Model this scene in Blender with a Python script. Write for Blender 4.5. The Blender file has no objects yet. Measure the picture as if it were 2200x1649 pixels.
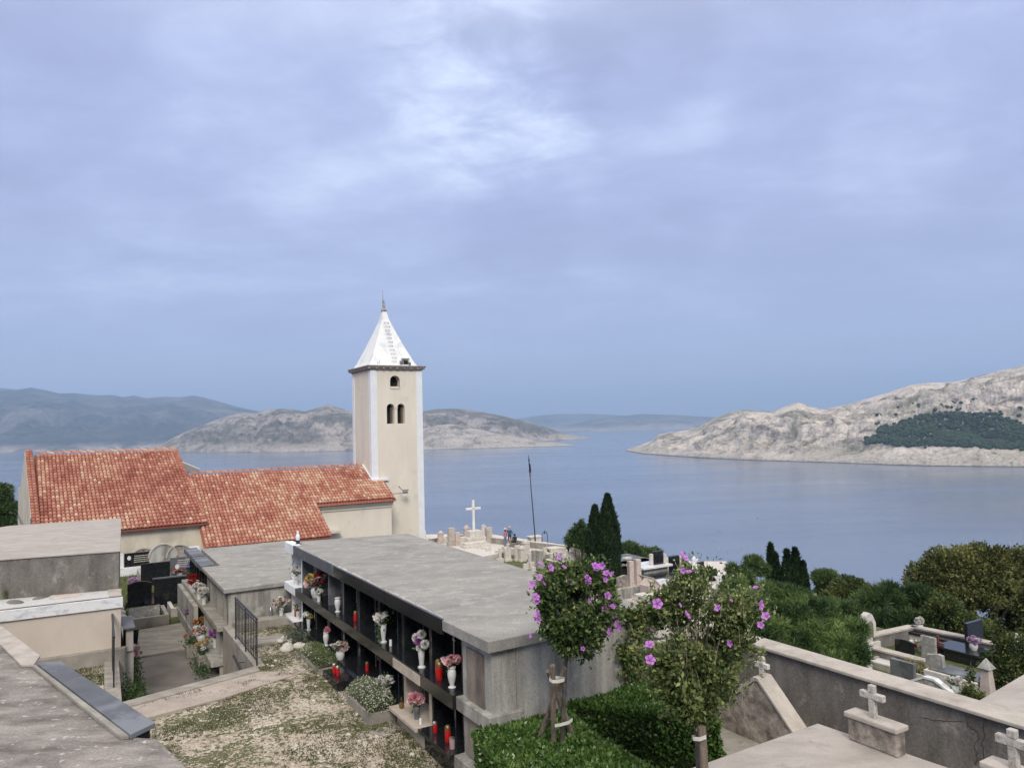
import bpy, bmesh, math, random
import numpy as np
from mathutils import Matrix, Vector

# ---------------------------------------------------------------- camera, sky, sun, exposure
SC = bpy.context.scene
COL = SC.collection
random.seed(7); rng = np.random.default_rng(7)
F = 1600.; CX = 1100.; CY = 824.5
PIT = math.radians(3.307); ROL = math.radians(1.5); TH = math.radians(30.4); TH2 = math.radians(33.9)
fw = np.array([0, math.cos(PIT), math.sin(PIT)]); r0 = np.array([1., 0, 0]); u0 = np.cross(r0, fw)
rt = r0*math.cos(ROL) - u0*math.sin(ROL); up = u0*math.cos(ROL) + r0*math.sin(ROL)
cam_d = bpy.data.cameras.new('camera'); cam = bpy.data.objects.new('camera', cam_d); COL.objects.link(cam)
cam_d.sensor_width = 36; cam_d.lens = 36*F/2200; cam_d.clip_start = .1; cam_d.clip_end = 60000
cam.matrix_world = Matrix(((rt[0], up[0], -fw[0], 0), (rt[1], up[1], -fw[1], 0), (rt[2], up[2], -fw[2], 0), (0, 0, 0, 1)))
SC.camera = cam
SEA = -100.0

SUN_DIR = Vector((0.10, -0.90, 0.70)).normalized()
world = bpy.data.worlds.new('World'); SC.world = world; world.use_nodes = True
def build_world():
    nt = world.node_tree; nt.nodes.clear(); L = nt.links.new
    def N(t, **k):
        n = nt.nodes.new(t)
        for a, b in k.items(): setattr(n, a, b)
        return n
    out = N('ShaderNodeOutputWorld'); bg = N('ShaderNodeBackground'); bg.inputs[1].default_value = .1
    sky = N('ShaderNodeTexSky', sky_type='NISHITA', sun_disc=False)
    sky.sun_elevation = math.asin(SUN_DIR.z); sky.sun_rotation = math.atan2(SUN_DIR.x, SUN_DIR.y); sky.dust_density = 2
    tc = N('ShaderNodeTexCoord'); sep = N('ShaderNodeSeparateXYZ'); L(tc.outputs['Generated'], sep.inputs[0])
    def math_(op, a, b=None, c=None, clamp=False):
        n = N('ShaderNodeMath', operation=op, use_clamp=clamp)
        for i, x in enumerate((a, b, c)):
            if x is None: continue
            if isinstance(x, (int, float)): n.inputs[i].default_value = x
            else: L(x, n.inputs[i])
        return n.outputs[0]
    zc = math_('MAXIMUM', sep.outputs[2], 0.0); zz = math_('ADD', zc, .16)
    X = math_('DIVIDE', sep.outputs[0], zz); Y = math_('DIVIDE', sep.outputs[1], zz)
    cmb = N('ShaderNodeCombineXYZ'); L(X, cmb.inputs[0]); L(Y, cmb.inputs[1])
    def noise(scale, det, rough, dist, sx=1, sy=1, off=0, rot=0.):
        mp = N('ShaderNodeMapping'); mp.inputs['Scale'].default_value = (sx, sy, 1); mp.inputs['Location'].default_value = (off, off*.7, off)
        mp.inputs['Rotation'].default_value = (0, 0, rot)
        L(cmb.outputs[0], mp.inputs[0])
        n = N('ShaderNodeTexNoise'); n.inputs['Scale'].default_value = scale; n.inputs['Detail'].default_value = det
        n.inputs['Roughness'].default_value = rough; n.inputs['Distortion'].default_value = dist; L(mp.outputs[0], n.inputs[0]); return n.outputs[0]
    big = noise(.9, 3, .45, .4, 1, 1.5, 3.1, .5); mid = noise(2.1, 8, .56, .35, 1, 1.5, 5.7, .35); fine = noise(6.5, 10, .62, .35, 1, 1.2, 1.3, .3)
    def mask(px, py, r_in, r_out):
        d = fw + rt*(px-CX)/F - up*(py-CY)/F; d = d/np.linalg.norm(d)
        v = N('ShaderNodeVectorMath', operation='DOT_PRODUCT'); L(tc.outputs['Generated'], v.inputs[0]); v.inputs[1].default_value = tuple(d)
        mr = N('ShaderNodeMapRange', interpolation_type='SMOOTHERSTEP'); L(v.outputs['Value'], mr.inputs[0])
        mr.inputs[1].default_value = math.cos(math.radians(r_out)); mr.inputs[2].default_value = math.cos(math.radians(r_in)); return mr.outputs[0]
    # openings of brighter cloud high in the middle, a heavier bank right of them
    bright = mask(1080, 120, 0, 12); b2 = mask(1440, 215, 0, 6); b3 = mask(700, 60, 0, 17); dark = mask(1350, 105, 0, 8); bank = mask(1120, 500, 0, 6); b4 = mask(1930, 340, 0, 6); bk2 = mask(1400, 470, 0, 6)
    d2 = mask(1650, 60, 0, 8); d3 = mask(1750, 470, 0, 13)
    dens = math_('MULTIPLY_ADD', big, .9, math_('MULTIPLY', mid, .75))
    dens = math_('ADD', dens, math_('MULTIPLY', math_('SUBTRACT', fine, .5), math_('MULTIPLY_ADD', bright, .95, .42)))
    for m_, k in ((bright, .26), (b2, .17), (b3, .2), (b4, .13), (dark, -.36), (bank, -.22), (bk2, -.17), (d2, -.14), (d3, -.12)):
        dens = math_('MULTIPLY_ADD', m_, k, dens)
    nr_ = N('ShaderNodeMapRange'); L(dens, nr_.inputs[0]); nr_.inputs[1].default_value = .5; nr_.inputs[2].default_value = 1.45
    ramp = N('ShaderNodeValToRGB'); L(nr_.outputs[0], ramp.inputs[0]); e = ramp.color_ramp; e.interpolation = 'B_SPLINE'
    e.elements[0].position = 0; e.elements[0].color = (.325, .375, .59, 1)
    e.elements[1].position = 1; e.elements[1].color = (.74, .84, 1.0, 1)
    a = e.elements.new(.36); a.color = (.39, .455, .70, 1)
    a = e.elements.new(.66); a.color = (.51, .59, .84, 1)
    # lighter at the zenith, blue-grey veil towards the horizon
    hz = N('ShaderNodeMapRange', interpolation_type='SMOOTHSTEP'); L(sep.outputs[2], hz.inputs[0]); hz.inputs[1].default_value = 0.0; hz.inputs[2].default_value = .30
    mh = N('ShaderNodeMix', data_type='RGBA'); L(hz.outputs[0], mh.inputs[0]); mh.inputs[6].default_value = (.375, .44, .665, 1); L(ramp.outputs[0], mh.inputs[7])
    zn = N('ShaderNodeMapRange', interpolation_type='SMOOTHSTEP'); L(sep.outputs[2], zn.inputs[0]); zn.inputs[1].default_value = .42; zn.inputs[2].default_value = .95
    mz = N('ShaderNodeMix', data_type='RGBA'); L(zn.outputs[0], mz.inputs[0]); L(mh.outputs[2], mz.inputs[6]); mz.inputs[7].default_value = (1.45, 1.36, 1.26, 1)
    sc10 = N('ShaderNodeVectorMath', operation='SCALE'); L(mz.outputs[2], sc10.inputs[0]); sc10.inputs['Scale'].default_value = 10.0
    mix = N('ShaderNodeMix', data_type='RGBA'); mix.inputs[0].default_value = .96; L(sky.outputs[0], mix.inputs[6]); L(sc10.outputs[0], mix.inputs[7])
    L(mix.outputs[2], bg.inputs[0]); L(bg.outputs[0], out.inputs[0])
build_world()
sun_d = bpy.data.lights.new('sun', 'SUN'); sun_d.energy = 2.15; sun_d.angle = math.radians(18); sun_d.color = (1, .93, .82)
sun = bpy.data.objects.new('sun', sun_d); COL.objects.link(sun); sun.rotation_euler = SUN_DIR.to_track_quat('Z', 'Y').to_euler()
SC.view_settings.view_transform = 'Standard'; SC.view_settings.look = 'None'; SC.view_settings.gamma = 1
SC.view_settings.exposure = 0.33; SC.view_settings.use_curve_mapping = False
SC.cycles.max_bounces = 6; SC.cycles.diffuse_bounces = 3; SC.cycles.transparent_max_bounces = 8; SC.cycles.volume_bounces = 0

# ---------------------------------------------------------------- places: grid of the graveyard (u, v) seen from above, z from eye level
U = np.array([math.cos(TH), math.sin(TH), 0]); V = np.array([-math.sin(TH), math.cos(TH), 0])
def W(u, v, z=0., th=TH):
    c, s = math.cos(th), math.sin(th); return np.array([c*u - s*v, s*u + c*v, z])
def ray(px, py): return fw + rt*(px-CX)/F - up*(py-CY)/F
def toG(p, th=TH):
    c, s = math.cos(th), math.sin(th); return (float(c*p[0] + s*p[1]), float(-s*p[0] + c*p[1]), float(p[2]))
def atz(px, py, z): d = ray(px, py); return toG(d*(z/d[2]))
def atd(px, py, D): d = ray(px, py); return toG(d*(D/d[1]))
def atu(px, py, u): d = ray(px, py); return toG(d*(u/(d @ U)))
def atv(px, py, v): d = ray(px, py); return toG(d*(v/(d @ V)))

# ---------------------------------------------------------------- helpers
def tag(o, label=None, cat=None, group=None, kind=None):
    if label: o['label'] = label
    if cat: o['category'] = cat
    if group: o['group'] = group
    if kind: o['kind'] = kind
    return o
def thing(name, label, cat, o=(0, 0, 0), group=None, th=TH, rz=0.):
    e = bpy.data.objects.new(name, None); e.empty_display_size = .2
    e.location = Vector(W(*o, th=th)); e.rotation_euler = (0, 0, th + rz); COL.objects.link(e)
    return tag(e, label, cat, group)
class M:
    def __init__(s, org=(0, 0, 0)): s.v = []; s.f = []; s.mi = []; s.o = org; s.smooth = False; s.k = 0
    def add(s, vs, fs, k=None):
        b = len(s.v); o = s.o
        s.v += [(x-o[0], y-o[1], z-o[2]) for x, y, z in vs]; s.f += [tuple(b+i for i in f) for f in fs]; s.mi += [s.k if k is None else k]*len(fs); return s
    def box(s, x0, x1, y0, y1, z0, z1, k=None):
        return s.add([(x0, y0, z0), (x1, y0, z0), (x1, y1, z0), (x0, y1, z0), (x0, y0, z1), (x1, y0, z1), (x1, y1, z1), (x0, y1, z1)],
              [(0, 3, 2, 1), (4, 5, 6, 7), (0, 1, 5, 4), (1, 2, 6, 5), (2, 3, 7, 6), (3, 0, 4, 7)], k)
    def cbox(s, cx, cy, w, d, z0, z1, k=None): return s.box(cx-w/2, cx+w/2, cy-d/2, cy+d/2, z0, z1, k)
    def prism(s, poly, z0, z1, k=None):
        a = sum(poly[i][0]*poly[(i+1) % len(poly)][1] - poly[(i+1) % len(poly)][0]*poly[i][1] for i in range(len(poly)))
        if a < 0: poly = poly[::-1]
        n = len(poly); zt = [z1]*n if not hasattr(z1, '__len__') else list(z1) if a >= 0 else list(z1)[::-1]
        vs = [(p[0], p[1], z0) for p in poly] + [(p[0], p[1], zt[i]) for i, p in enumerate(poly)]
        fs = [tuple(range(n-1, -1, -1)), tuple(range(n, 2*n))] + [(i, (i+1) % n, n+(i+1) % n, n+i) for i in range(n)]
        return s.add(vs, fs, k)
    def slabx(s, prof, x0, x1, k=None):      # profile in (y, z), thick along x
        n = len(prof); vs = [(x0, y, z) for y, z in prof] + [(x1, y, z) for y, z in prof]
        return s.add(vs, [tuple(range(n-1, -1, -1)), tuple(range(n, 2*n))] + [(i, (i+1) % n, n+(i+1) % n, n+i) for i in range(n)], k)
    def slaby(s, prof, y0, y1, k=None):      # profile in (x, z), thick along y
        n = len(prof); vs = [(x, y0, z) for x, z in prof] + [(x, y1, z) for x, z in prof]
        return s.add(vs, [tuple(range(n)), tuple(range(2*n-1, n-1, -1))] + [(i, n+i, n+(i+1) % n, (i+1) % n) for i in range(n)], k)
    def lathe(s, prof, c=(0, 0, 0), n=14, k=None, sx=1, sy=1):
        vs = []
        for r, z in prof:
            for i in range(n):
                a = 2*math.pi*i/n; vs.append((c[0]+r*math.cos(a)*sx, c[1]+r*math.sin(a)*sy, c[2]+z))
        fs = [(j*n+i, j*n+(i+1) % n, (j+1)*n+(i+1) % n, (j+1)*n+i) for j in range(len(prof)-1) for i in range(n)]
        fs += [tuple(range(n-1, -1, -1)), tuple(range((len(prof)-1)*n, len(prof)*n))]
        return s.add(vs, fs, k)
    def tube(s, pts, r, n=6, k=None):
        pts = [Vector(p) for p in pts]; rs = r if hasattr(r, '__len__') else [r]*len(pts); vs = []
        for i, p in enumerate(pts):
            t = (pts[min(i+1, len(pts)-1)] - pts[max(i-1, 0)]).normalized()
            a = t.cross(Vector((0.3, .2, 1) if abs(t.z) < .9 else (1, 0.2, 0))).normalized(); b = t.cross(a)
            for j in range(n):
                q = p + (a*math.cos(2*math.pi*j/n) + b*math.sin(2*math.pi*j/n))*rs[i]; vs.append(tuple(q))
        fs = [(i*n+j, i*n+(j+1) % n, (i+1)*n+(j+1) % n, (i+1)*n+j) for i in range(len(pts)-1) for j in range(n)]
        fs += [tuple(range(n-1, -1, -1)), tuple(range((len(pts)-1)*n, len(pts)*n))]
        return s.add(vs, fs, k)
    def mesh(s, name, mats, smooth=False):
        me = bpy.data.meshes.new(name); me.from_pydata(s.v, [], s.f)
        for m in (mats if isinstance(mats, (list, tuple)) else [mats]): me.materials.append(m)
        if any(s.mi): me.polygons.foreach_set('material_index', s.mi)
        bm = bmesh.new(); bm.from_mesh(me); bmesh.ops.recalc_face_normals(bm, faces=bm.faces); bm.to_mesh(me); bm.free()
        if smooth: me.polygons.foreach_set('use_smooth', [True]*len(me.polygons)); me.set_sharp_from_angle(angle=math.radians(38))
        return me
    def build(s, name, mats, parent=None, smooth=False, bevel=0, th=TH, rz=0.):
        o = bpy.data.objects.new(name, s.mesh(name, mats, smooth)); COL.objects.link(o)
        if parent: o.parent = parent
        else: o.location = Vector(W(*s.o, th=th)); o.rotation_euler = (0, 0, th+rz)
        if bevel:
            b = o.modifiers.new('bevel', 'BEVEL'); b.width = bevel; b.segments = 2; b.limit_method = 'ANGLE'; b.angle_limit = math.radians(40)
        return o
def inst(me, name, loc, parent=None, rot=(0, 0, 0), sc=1.):
    o = bpy.data.objects.new(name, me); COL.objects.link(o); o.location = loc; o.rotation_euler = rot
    o.scale = (sc,)*3 if not hasattr(sc, '__len__') else sc
    if parent: o.parent = parent
    return o
def npmesh(name, V_, Q, mat, tint=None, smooth=False):
    me = bpy.data.meshes.new(name); k = Q.shape[1]
    me.vertices.add(len(V_)); me.vertices.foreach_set('co', np.asarray(V_, 'f').ravel())
    me.loops.add(Q.size); me.loops.foreach_set('vertex_index', Q.astype('i').ravel())
    me.polygons.add(len(Q)); me.polygons.foreach_set('loop_start', np.arange(len(Q), dtype='i')*k)
    if tint is not None: me.attributes.new('tint', 'FLOAT', 'POINT').data.foreach_set('value', np.asarray(tint, 'f'))
    me.materials.append(mat); me.update(calc_edges=True)
    if smooth: me.polygons.foreach_set('use_smooth', [True]*len(Q))
    return me
def _h(i, j, k, s):
    n = (i*374761393 + j*668265263 + k*2147483647 + s*1274126177) & 0xffffffff
    n = ((n ^ (n >> 13))*1274126177) & 0xffffffff; return ((n ^ (n >> 16)) & 0xffff)/65535.
def vnoise(x, y, z=None, s=0):
    x = np.asarray(x, float); y = np.asarray(y, float); z = np.zeros_like(x) if z is None else np.asarray(z, float)
    xi, yi, zi = np.floor(x).astype(np.int64), np.floor(y).astype(np.int64), np.floor(z).astype(np.int64)
    f = lambda t: t*t*(3-2*t); a, b, c = f(x-xi), f(y-yi), f(z-zi); r = 0
    for dx in (0, 1):
        for dy in (0, 1):
            for dz in (0, 1):
                r = r + _h(xi+dx, yi+dy, zi+dz, s)*(a if dx else 1-a)*(b if dy else 1-b)*(c if dz else 1-c)
    return r
def fbm(x, y, z=None, o=4, s=0, ridged=False):
    r = 0; a = 1; t = 0
    for i in range(o):
        n = vnoise(x*2**i, y*2**i, None if z is None else z*2**i, s+i)
        if ridged: n = 1-abs(2*n-1)
        r = r + a*n; t += a; a *= .5
    return r/t

# ---------------------------------------------------------------- materials
def nodes(name):
    m = bpy.data.materials.new(name); m.use_nodes = True; nt = m.node_tree
    return m, nt, nt.nodes['Principled BSDF'], nt.links.new
def ramp_(nt, fac, cols, L, interp='LINEAR'):
    r = nt.nodes.new('ShaderNodeValToRGB'); L(fac, r.inputs[0]); e = r.color_ramp; e.interpolation = interp
    for i, (p, c) in enumerate(cols):
        x = e.elements[i] if i < 2 else e.elements.new(p)
        x.position = p; x.color = (*c, 1)
    return r.outputs[0]
def noise_(nt, L, vec, scale, det=6, rough=.6, dist=0, sc=(1, 1, 1), rot=(0, 0, 0)):
    mp = nt.nodes.new('ShaderNodeMapping'); mp.inputs['Scale'].default_value = sc; mp.inputs['Rotation'].default_value = rot; L(vec, mp.inputs[0])
    n = nt.nodes.new('ShaderNodeTexNoise'); n.inputs['Scale'].default_value = scale; n.inputs['Detail'].default_value = det
    n.inputs['Roughness'].default_value = rough; n.inputs['Distortion'].default_value = dist; L(mp.outputs[0], n.inputs[0]); return n.outputs[0]
def mixc(nt, L, f, a, b, mode='MIX'):
    n = nt.nodes.new('ShaderNodeMix'); n.data_type = 'RGBA'; n.blend_type = mode
    for i, x in ((0, f), (6, a), (7, b)):
        if isinstance(x, (int, float)): n.inputs[i].default_value = x
        elif isinstance(x, tuple): n.inputs[i].default_value = (*x, 1)
        else: L(x, n.inputs[i])
    return n.outputs[2]
def surf(name, base, dark, scale=1.5, aniso=(1, 1, 1), rough=.85, bump=.25, fine=60, fac=(.35, .7), spots=None, spot_scale=6, spot_at=(.6, .68), spec=.3, rot=0., mott=.25, bscale=None, coord='pos'):
    m, nt, b, L = nodes(name)
    g = nt.nodes.new('ShaderNodeNewGeometry').outputs['Position'] if coord == 'pos' else nt.nodes.new('ShaderNodeTexCoord').outputs['Object']
    n1 = noise_(nt, L, g, scale, 7, .62, .3, aniso, (0, 0, rot)); n2 = noise_(nt, L, g, fine, 4, .7)
    c = ramp_(nt, n1, [(fac[0], dark), (fac[1], base)], L)
    if spots:
        n3 = noise_(nt, L, g, spot_scale, 6, .65, .2); s = ramp_(nt, n3, [(spot_at[0], (0, 0, 0)), (spot_at[1], (1, 1, 1))], L); c = mixc(nt, L, s, c, spots)
    c = mixc(nt, L, mott*2, c, ramp_(nt, n2, [(.3, (.45, .45, .45)), (.7, (1, 1, 1))], L), 'MULTIPLY')
    L(c, b.inputs['Base Color']); b.inputs['Roughness'].default_value = rough; b.inputs['Specular IOR Level'].default_value = spec
    if bump:
        bp = nt.nodes.new('ShaderNodeBump'); bp.inputs['Strength'].default_value = bump; bp.inputs['Distance'].default_value = .02
        L(noise_(nt, L, g, bscale or fine*.6, 6, .7), bp.inputs['Height']); L(bp.outputs[0], b.inputs['Normal'])
    return m
def plain(name, c, rough=.5, metal=0, spec=.5, emit=None, alpha=None, trans=0):
    m, nt, b, L = nodes(name); b.inputs['Base Color'].default_value = (*c, 1); b.inputs['Roughness'].default_value = rough
    b.inputs['Metallic'].default_value = metal; b.inputs['Specular IOR Level'].default_value = spec
    if trans: b.inputs['Transmission Weight'].default_value = trans
    g = nt.nodes.new('ShaderNodeTexCoord').outputs['Object']; n = noise_(nt, L, g, 30, 4, .6)
    L(mixc(nt, L, .35, c, ramp_(nt, n, [(.3, tuple(x*.6 for x in c)), (.7, tuple(min(1, x*1.2) for x in c))], L)), b.inputs['Base Color'])
    return m
def leafmat(name, cols, rough=.5, trans=.25, spec=.35):
    m, nt, b, L = nodes(name); a = nt.nodes.new('ShaderNodeAttribute'); a.attribute_name = 'tint'
    n = len(cols); c = ramp_(nt, a.outputs['Fac'], [(i/(n-1), x) for i, x in enumerate(cols)], L)
    L(c, b.inputs['Base Color']); b.inputs['Roughness'].default_value = rough; b.inputs['Specular IOR Level'].default_value = spec
    t = nt.nodes.new('ShaderNodeBsdfTranslucent'); L(c, t.inputs[0]); mx = nt.nodes.new('ShaderNodeMixShader'); mx.inputs[0].default_value = trans
    L(b.outputs[0], mx.inputs[1]); L(t.outputs[0], mx.inputs[2]); L(mx.outputs[0], nt.nodes['Material Output'].inputs[0]); return m

roof_conc = surf('roof_concrete', (.39, .375, .34), (.27, .258, .235), 1.1, (1, 1.8, 1), fine=30, fac=(.32, .66), spots=(.48, .465, .43), spot_scale=3.5, spot_at=(.52, .74), rot=-TH, mott=.36, bump=.35)
roof_conc2 = surf('pale_roof_concrete', (.45, .41, .37), (.33, .30, .265), 1.6, (1, 2.2, 1), fine=45, fac=(.3, .65), rot=-TH, mott=.15, spots=(.3, .27, .24), spot_scale=2.5, spot_at=(.6, .7))
slab_conc = surf('foreground_concrete', (.40, .365, .325), (.17, .152, .135), 1.3, (1, 2.3, 1), fine=34, fac=(.36, .62), spots=(.58, .545, .50), spot_scale=8, spot_at=(.60, .64), rot=.5, mott=.42, bump=.7)
wall_conc = surf('streaked_concrete', (.50, .485, .44), (.215, .205, .182), 3.6, (1, 1, .14), fine=30, fac=(.34, .66), mott=.3, spots=(.52, .51, .47), spot_scale=1.8, spot_at=(.56, .72), bump=.35)
dark_conc = surf('weathered_dark_concrete', (.255, .235, .21), (.13, .12, .108), 3.0, (1, 1, .35), fine=28, fac=(.33, .66), spots=(.40, .365, .325), spot_scale=2.4, spot_at=(.58, .72), mott=.36, bump=.6)
brown_conc = surf('brown_stained_concrete', (.33, .28, .23), (.15, .125, .105), 3.2, (1, 1, .45), fine=35, fac=(.35, .65), mott=.25)
cap_conc = surf('pale_cap_concrete', (.50, .455, .40), (.34, .305, .265), 3, fine=55, mott=.18, fac=(.3, .6))
rough_stone = surf('rough_render_stone', (.48, .42, .36), (.17, .145, .125), 5, fine=22, fac=(.36, .62), bump=1.2, mott=.3)
path_conc = surf('path_concrete', (.43, .40, .35), (.25, .23, .20), 1.6, (1, 2.2, 1), fine=45, mott=.25, spots=(.15, .14, .12), spot_scale=2.2, spot_at=(.62, .74))
path_dark = surf('dark_path_concrete', (.22, .20, .18), (.135, .122, .11), 1.2, fine=45, mott=.2)  # darker tone of path concrete for the sunken path
plaster = surf('cream_plaster', (.78, .715, .60), (.67, .61, .505), .8, (1, 1, .3), spots=(.585, .53, .44), spot_scale=1.3, spot_at=(.56, .8), fine=70, mott=.1, bump=.12, fac=(.3, .7))
plaster_old = surf('weathered_cream_plaster', (.66, .60, .475), (.42, .375, .30), 1.3, (1, 1, .5), fine=40, mott=.14, fac=(.3, .62), bump=.15)
plaster_pink = surf('pinkish_plaster', (.62, .55, .47), (.54, .475, .41), 1.1, fine=50, mott=.1, spots=(.36, .31, .265), spot_scale=1.5, spot_at=(.66, .72), bump=.15)
white_band = surf('white_band_plaster', (.80, .81, .81), (.70, .72, .74), 2, fine=60, mott=.06, bump=.1)
spire_m = surf('spire_limewash', (.78, .79, .77), (.52, .55, .56), 1.6, (1, 1, .7), fine=30, mott=.08, fac=(.25, .48), bump=.3)
cornice_m = surf('brown_cornice_stone', (.44, .39, .345), (.24, .205, .18), 6, fine=40, mott=.2)
white_stone = surf('white_limestone', (.70, .66, .60), (.50, .46, .41), 4, fine=60, mott=.15)
pink_stone = surf('pink_limestone', (.64, .55, .49), (.46, .385, .335), 3.5, fine=50, mott=.22)
grey_stone = surf('grey_gravestone', (.42, .41, .38), (.24, .23, .21), 5, fine=60, mott=.2, spots=(.56, .55, .5), spot_scale=6, spot_at=(.55, .65))
marble = surf('white_marble', (.74, .74, .74), (.50, .52, .55), 2.2, (1, 3, 3), fine=9, mott=.04, rough=.25, bump=.02, fac=(.36, .5), spec=.5)
beige_marble = surf('beige_marble', (.58, .51, .43), (.44, .375, .31), 5, (1, 1, 1), rough=.4, mott=.08, bump=.03)
granite = surf('black_granite', (.022, .024, .026), (.012, .013, .015), 9, fine=300, mott=.3, rough=.13, bump=0, spec=.5)
granite_g = surf('grey_granite', (.15, .155, .165), (.095, .10, .11), 3, fine=160, mott=.4, rough=.55, bump=.0, spec=.5, spots=(.22, .235, .25), spot_scale=1.1, spot_at=(.5, .6))
iron = plain('black_iron', (.02, .021, .025), .45); steel = plain('grey_steel', (.35, .35, .36), .35, .8); white_glaze = surf('white_vase_marble', (.70, .70, .68), (.52, .53, .52), 9, rough=.35, mott=.06, bump=.02, coord='obj')
wood = surf('weathered_stake_wood', (.32, .26, .20), (.14, .11, .085), 5, (6, 6, .6), fine=40, mott=.3, bump=.5, coord='obj'); bark = surf('tree_bark', (.16, .14, .12), (.06, .05, .045), 8, fine=30, bump=.8, coord='obj')
strap_m = plain('white_strap', (.62, .60, .54), .6); hose_m = plain('black_hose', (.03, .033, .04), .5)
red_glass = plain('red_lantern_plastic', (.42, .012, .012), .2); gold = plain('bronze_lid', (.25, .16, .07), .4, .7); dark_void = plain('painted_dark_interior', (.012, .012, .012), .9)  # dark_void: near-black colour painted in place of unlit depth
silver = plain('silver_fitting', (.6, .6, .6), .3, .9); bell_wood = plain('louvre_brown', (.12, .085, .06), .7)
white_grav = surf('white_marble_chips', (.72, .72, .70), (.42, .42, .40), 45, fine=120, bump=1, mott=.25, fac=(.35, .5))
pano = plain('solar_panel_back', (.42, .42, .42), .5); red_brown = plain('rusty_brown', (.15, .04, .03), .6)
terr, nt, b, L = nodes('terracotta'); a = nt.nodes.new('ShaderNodeAttribute'); a.attribute_name = 'tint'
g = nt.nodes.new('ShaderNodeNewGeometry').outputs['Position']; n2 = noise_(nt, L, g, 9, 5, .65)
c = ramp_(nt, a.outputs['Fac'], [(0, (.26, .08, .055)), (.3, (.38, .14, .095)), (.6, (.48, .215, .145)), (.82, (.56, .32, .215)), (1, (.62, .44, .31))], L)
c = mixc(nt, L, .6, c, ramp_(nt, n2, [(.3, (.55, .52, .5)), (.68, (1, 1, 1))], L), 'MULTIPLY'); L(c, b.inputs['Base Color']); b.inputs['Roughness'].default_value = .85

# gravel yard: pale crushed stone with dark moss patches
gravel_m, nt, b, L = nodes('gravel_and_moss'); g = nt.nodes.new('ShaderNodeNewGeometry').outputs['Position']
vo = nt.nodes.new('ShaderNodeTexVoronoi'); vo.inputs['Scale'].default_value = 42; L(g, vo.inputs[0])
vs = nt.nodes.new('ShaderNodeSeparateColor'); L(vo.outputs['Color'], vs.inputs[0])
st = ramp_(nt, vs.outputs[0], [(0, (.34, .29, .235)), (.5, (.54, .475, .40)), (1, (.72, .66, .57))], L)
ear = ramp_(nt, noise_(nt, L, g, 1.7, 6, .6, .4), [(.35, (.62, .56, .48)), (.62, (1, 1, 1))], L); st = mixc(nt, L, .8, st, ear, 'MULTIPLY')
mo = ramp_(nt, noise_(nt, L, g, 30, 4, .7), [(.3, (.055, .065, .025)), (.7, (.16, .16, .075))], L)
mm = nt.nodes.new('ShaderNodeMath'); mm.operation = 'MULTIPLY_ADD'; L(noise_(nt, L, g, 1.15, 7, .68, .7), mm.inputs[0]); mm.inputs[1].default_value = 1; L(noise_(nt, L, g, 13, 5, .7), mm.inputs[2])
L(mixc(nt, L, ramp_(nt, mm.outputs[0], [(.995, (0, 0, 0)), (1.07, (1, 1, 1))], L), st, mo), b.inputs['Base Color'])
nt.nodes[-1].name; b.inputs['Roughness'].default_value = .95
bp = nt.nodes.new('ShaderNodeBump'); bp.inputs['Strength'].default_value = .8; bp.inputs['Distance'].default_value = .02; L(vo.outputs['Distance'], bp.inputs['Height']); L(bp.outputs[0], b.inputs['Normal'])
gravel_path = surf('pale_gravel_path', (.56, .48, .42), (.40, .34, .29), 2.5, fine=40, mott=.35, bump=.8)
grass_m = surf('grass_ground', (.13, .145, .05), (.055, .075, .022), 1.8, fine=35, mott=.3, fac=(.35, .62), spots=(.24, .22, .10), spot_scale=3, spot_at=(.6, .7))
soil_m = surf('dry_hillside', (.16, .15, .09), (.06, .07, .035), .5, fine=9, mott=.3)
earth = surf('dark_planter_earth', (.07, .055, .04), (.03, .025, .02), 8, fine=40)

sea_m, nt, b, L = nodes('sea_water'); g = nt.nodes.new('ShaderNodeNewGeometry').outputs['Position']
b.inputs['Base Color'].default_value = (.035, .065, .12, 1); b.inputs['Roughness'].default_value = .17; b.inputs['IOR'].default_value = 1.333; b.inputs['Specular IOR Level'].default_value = .5
c1 = ramp_(nt, noise_(nt, L, g, .0016, 5, .6, .5, (1, 2.2, 1), (0, 0, .35)), [(.35, (.10, .135, .20)), (.7, (.15, .19, .265))], L); L(c1, b.inputs['Base Color'])
rr = nt.nodes.new('ShaderNodeMapRange'); L(noise_(nt, L, g, .0022, 6, .6, .8, (1, 3.0, 1), (0, 0, .25)), rr.inputs[0]); rr.inputs[1].default_value = .35; rr.inputs[2].default_value = .7; rr.inputs[3].default_value = .08; rr.inputs[4].default_value = .24; L(rr.outputs[0], b.inputs['Roughness'])
bp = nt.nodes.new('ShaderNodeBump'); bp.inputs['Strength'].default_value = .32; bp.inputs['Distance'].default_value = .6; L(noise_(nt, L, g, .22, 8, .7, .2, (1, 1.8, 1)), bp.inputs['Height'])
L(bp.outputs[0], b.inputs['Normal'])

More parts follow.
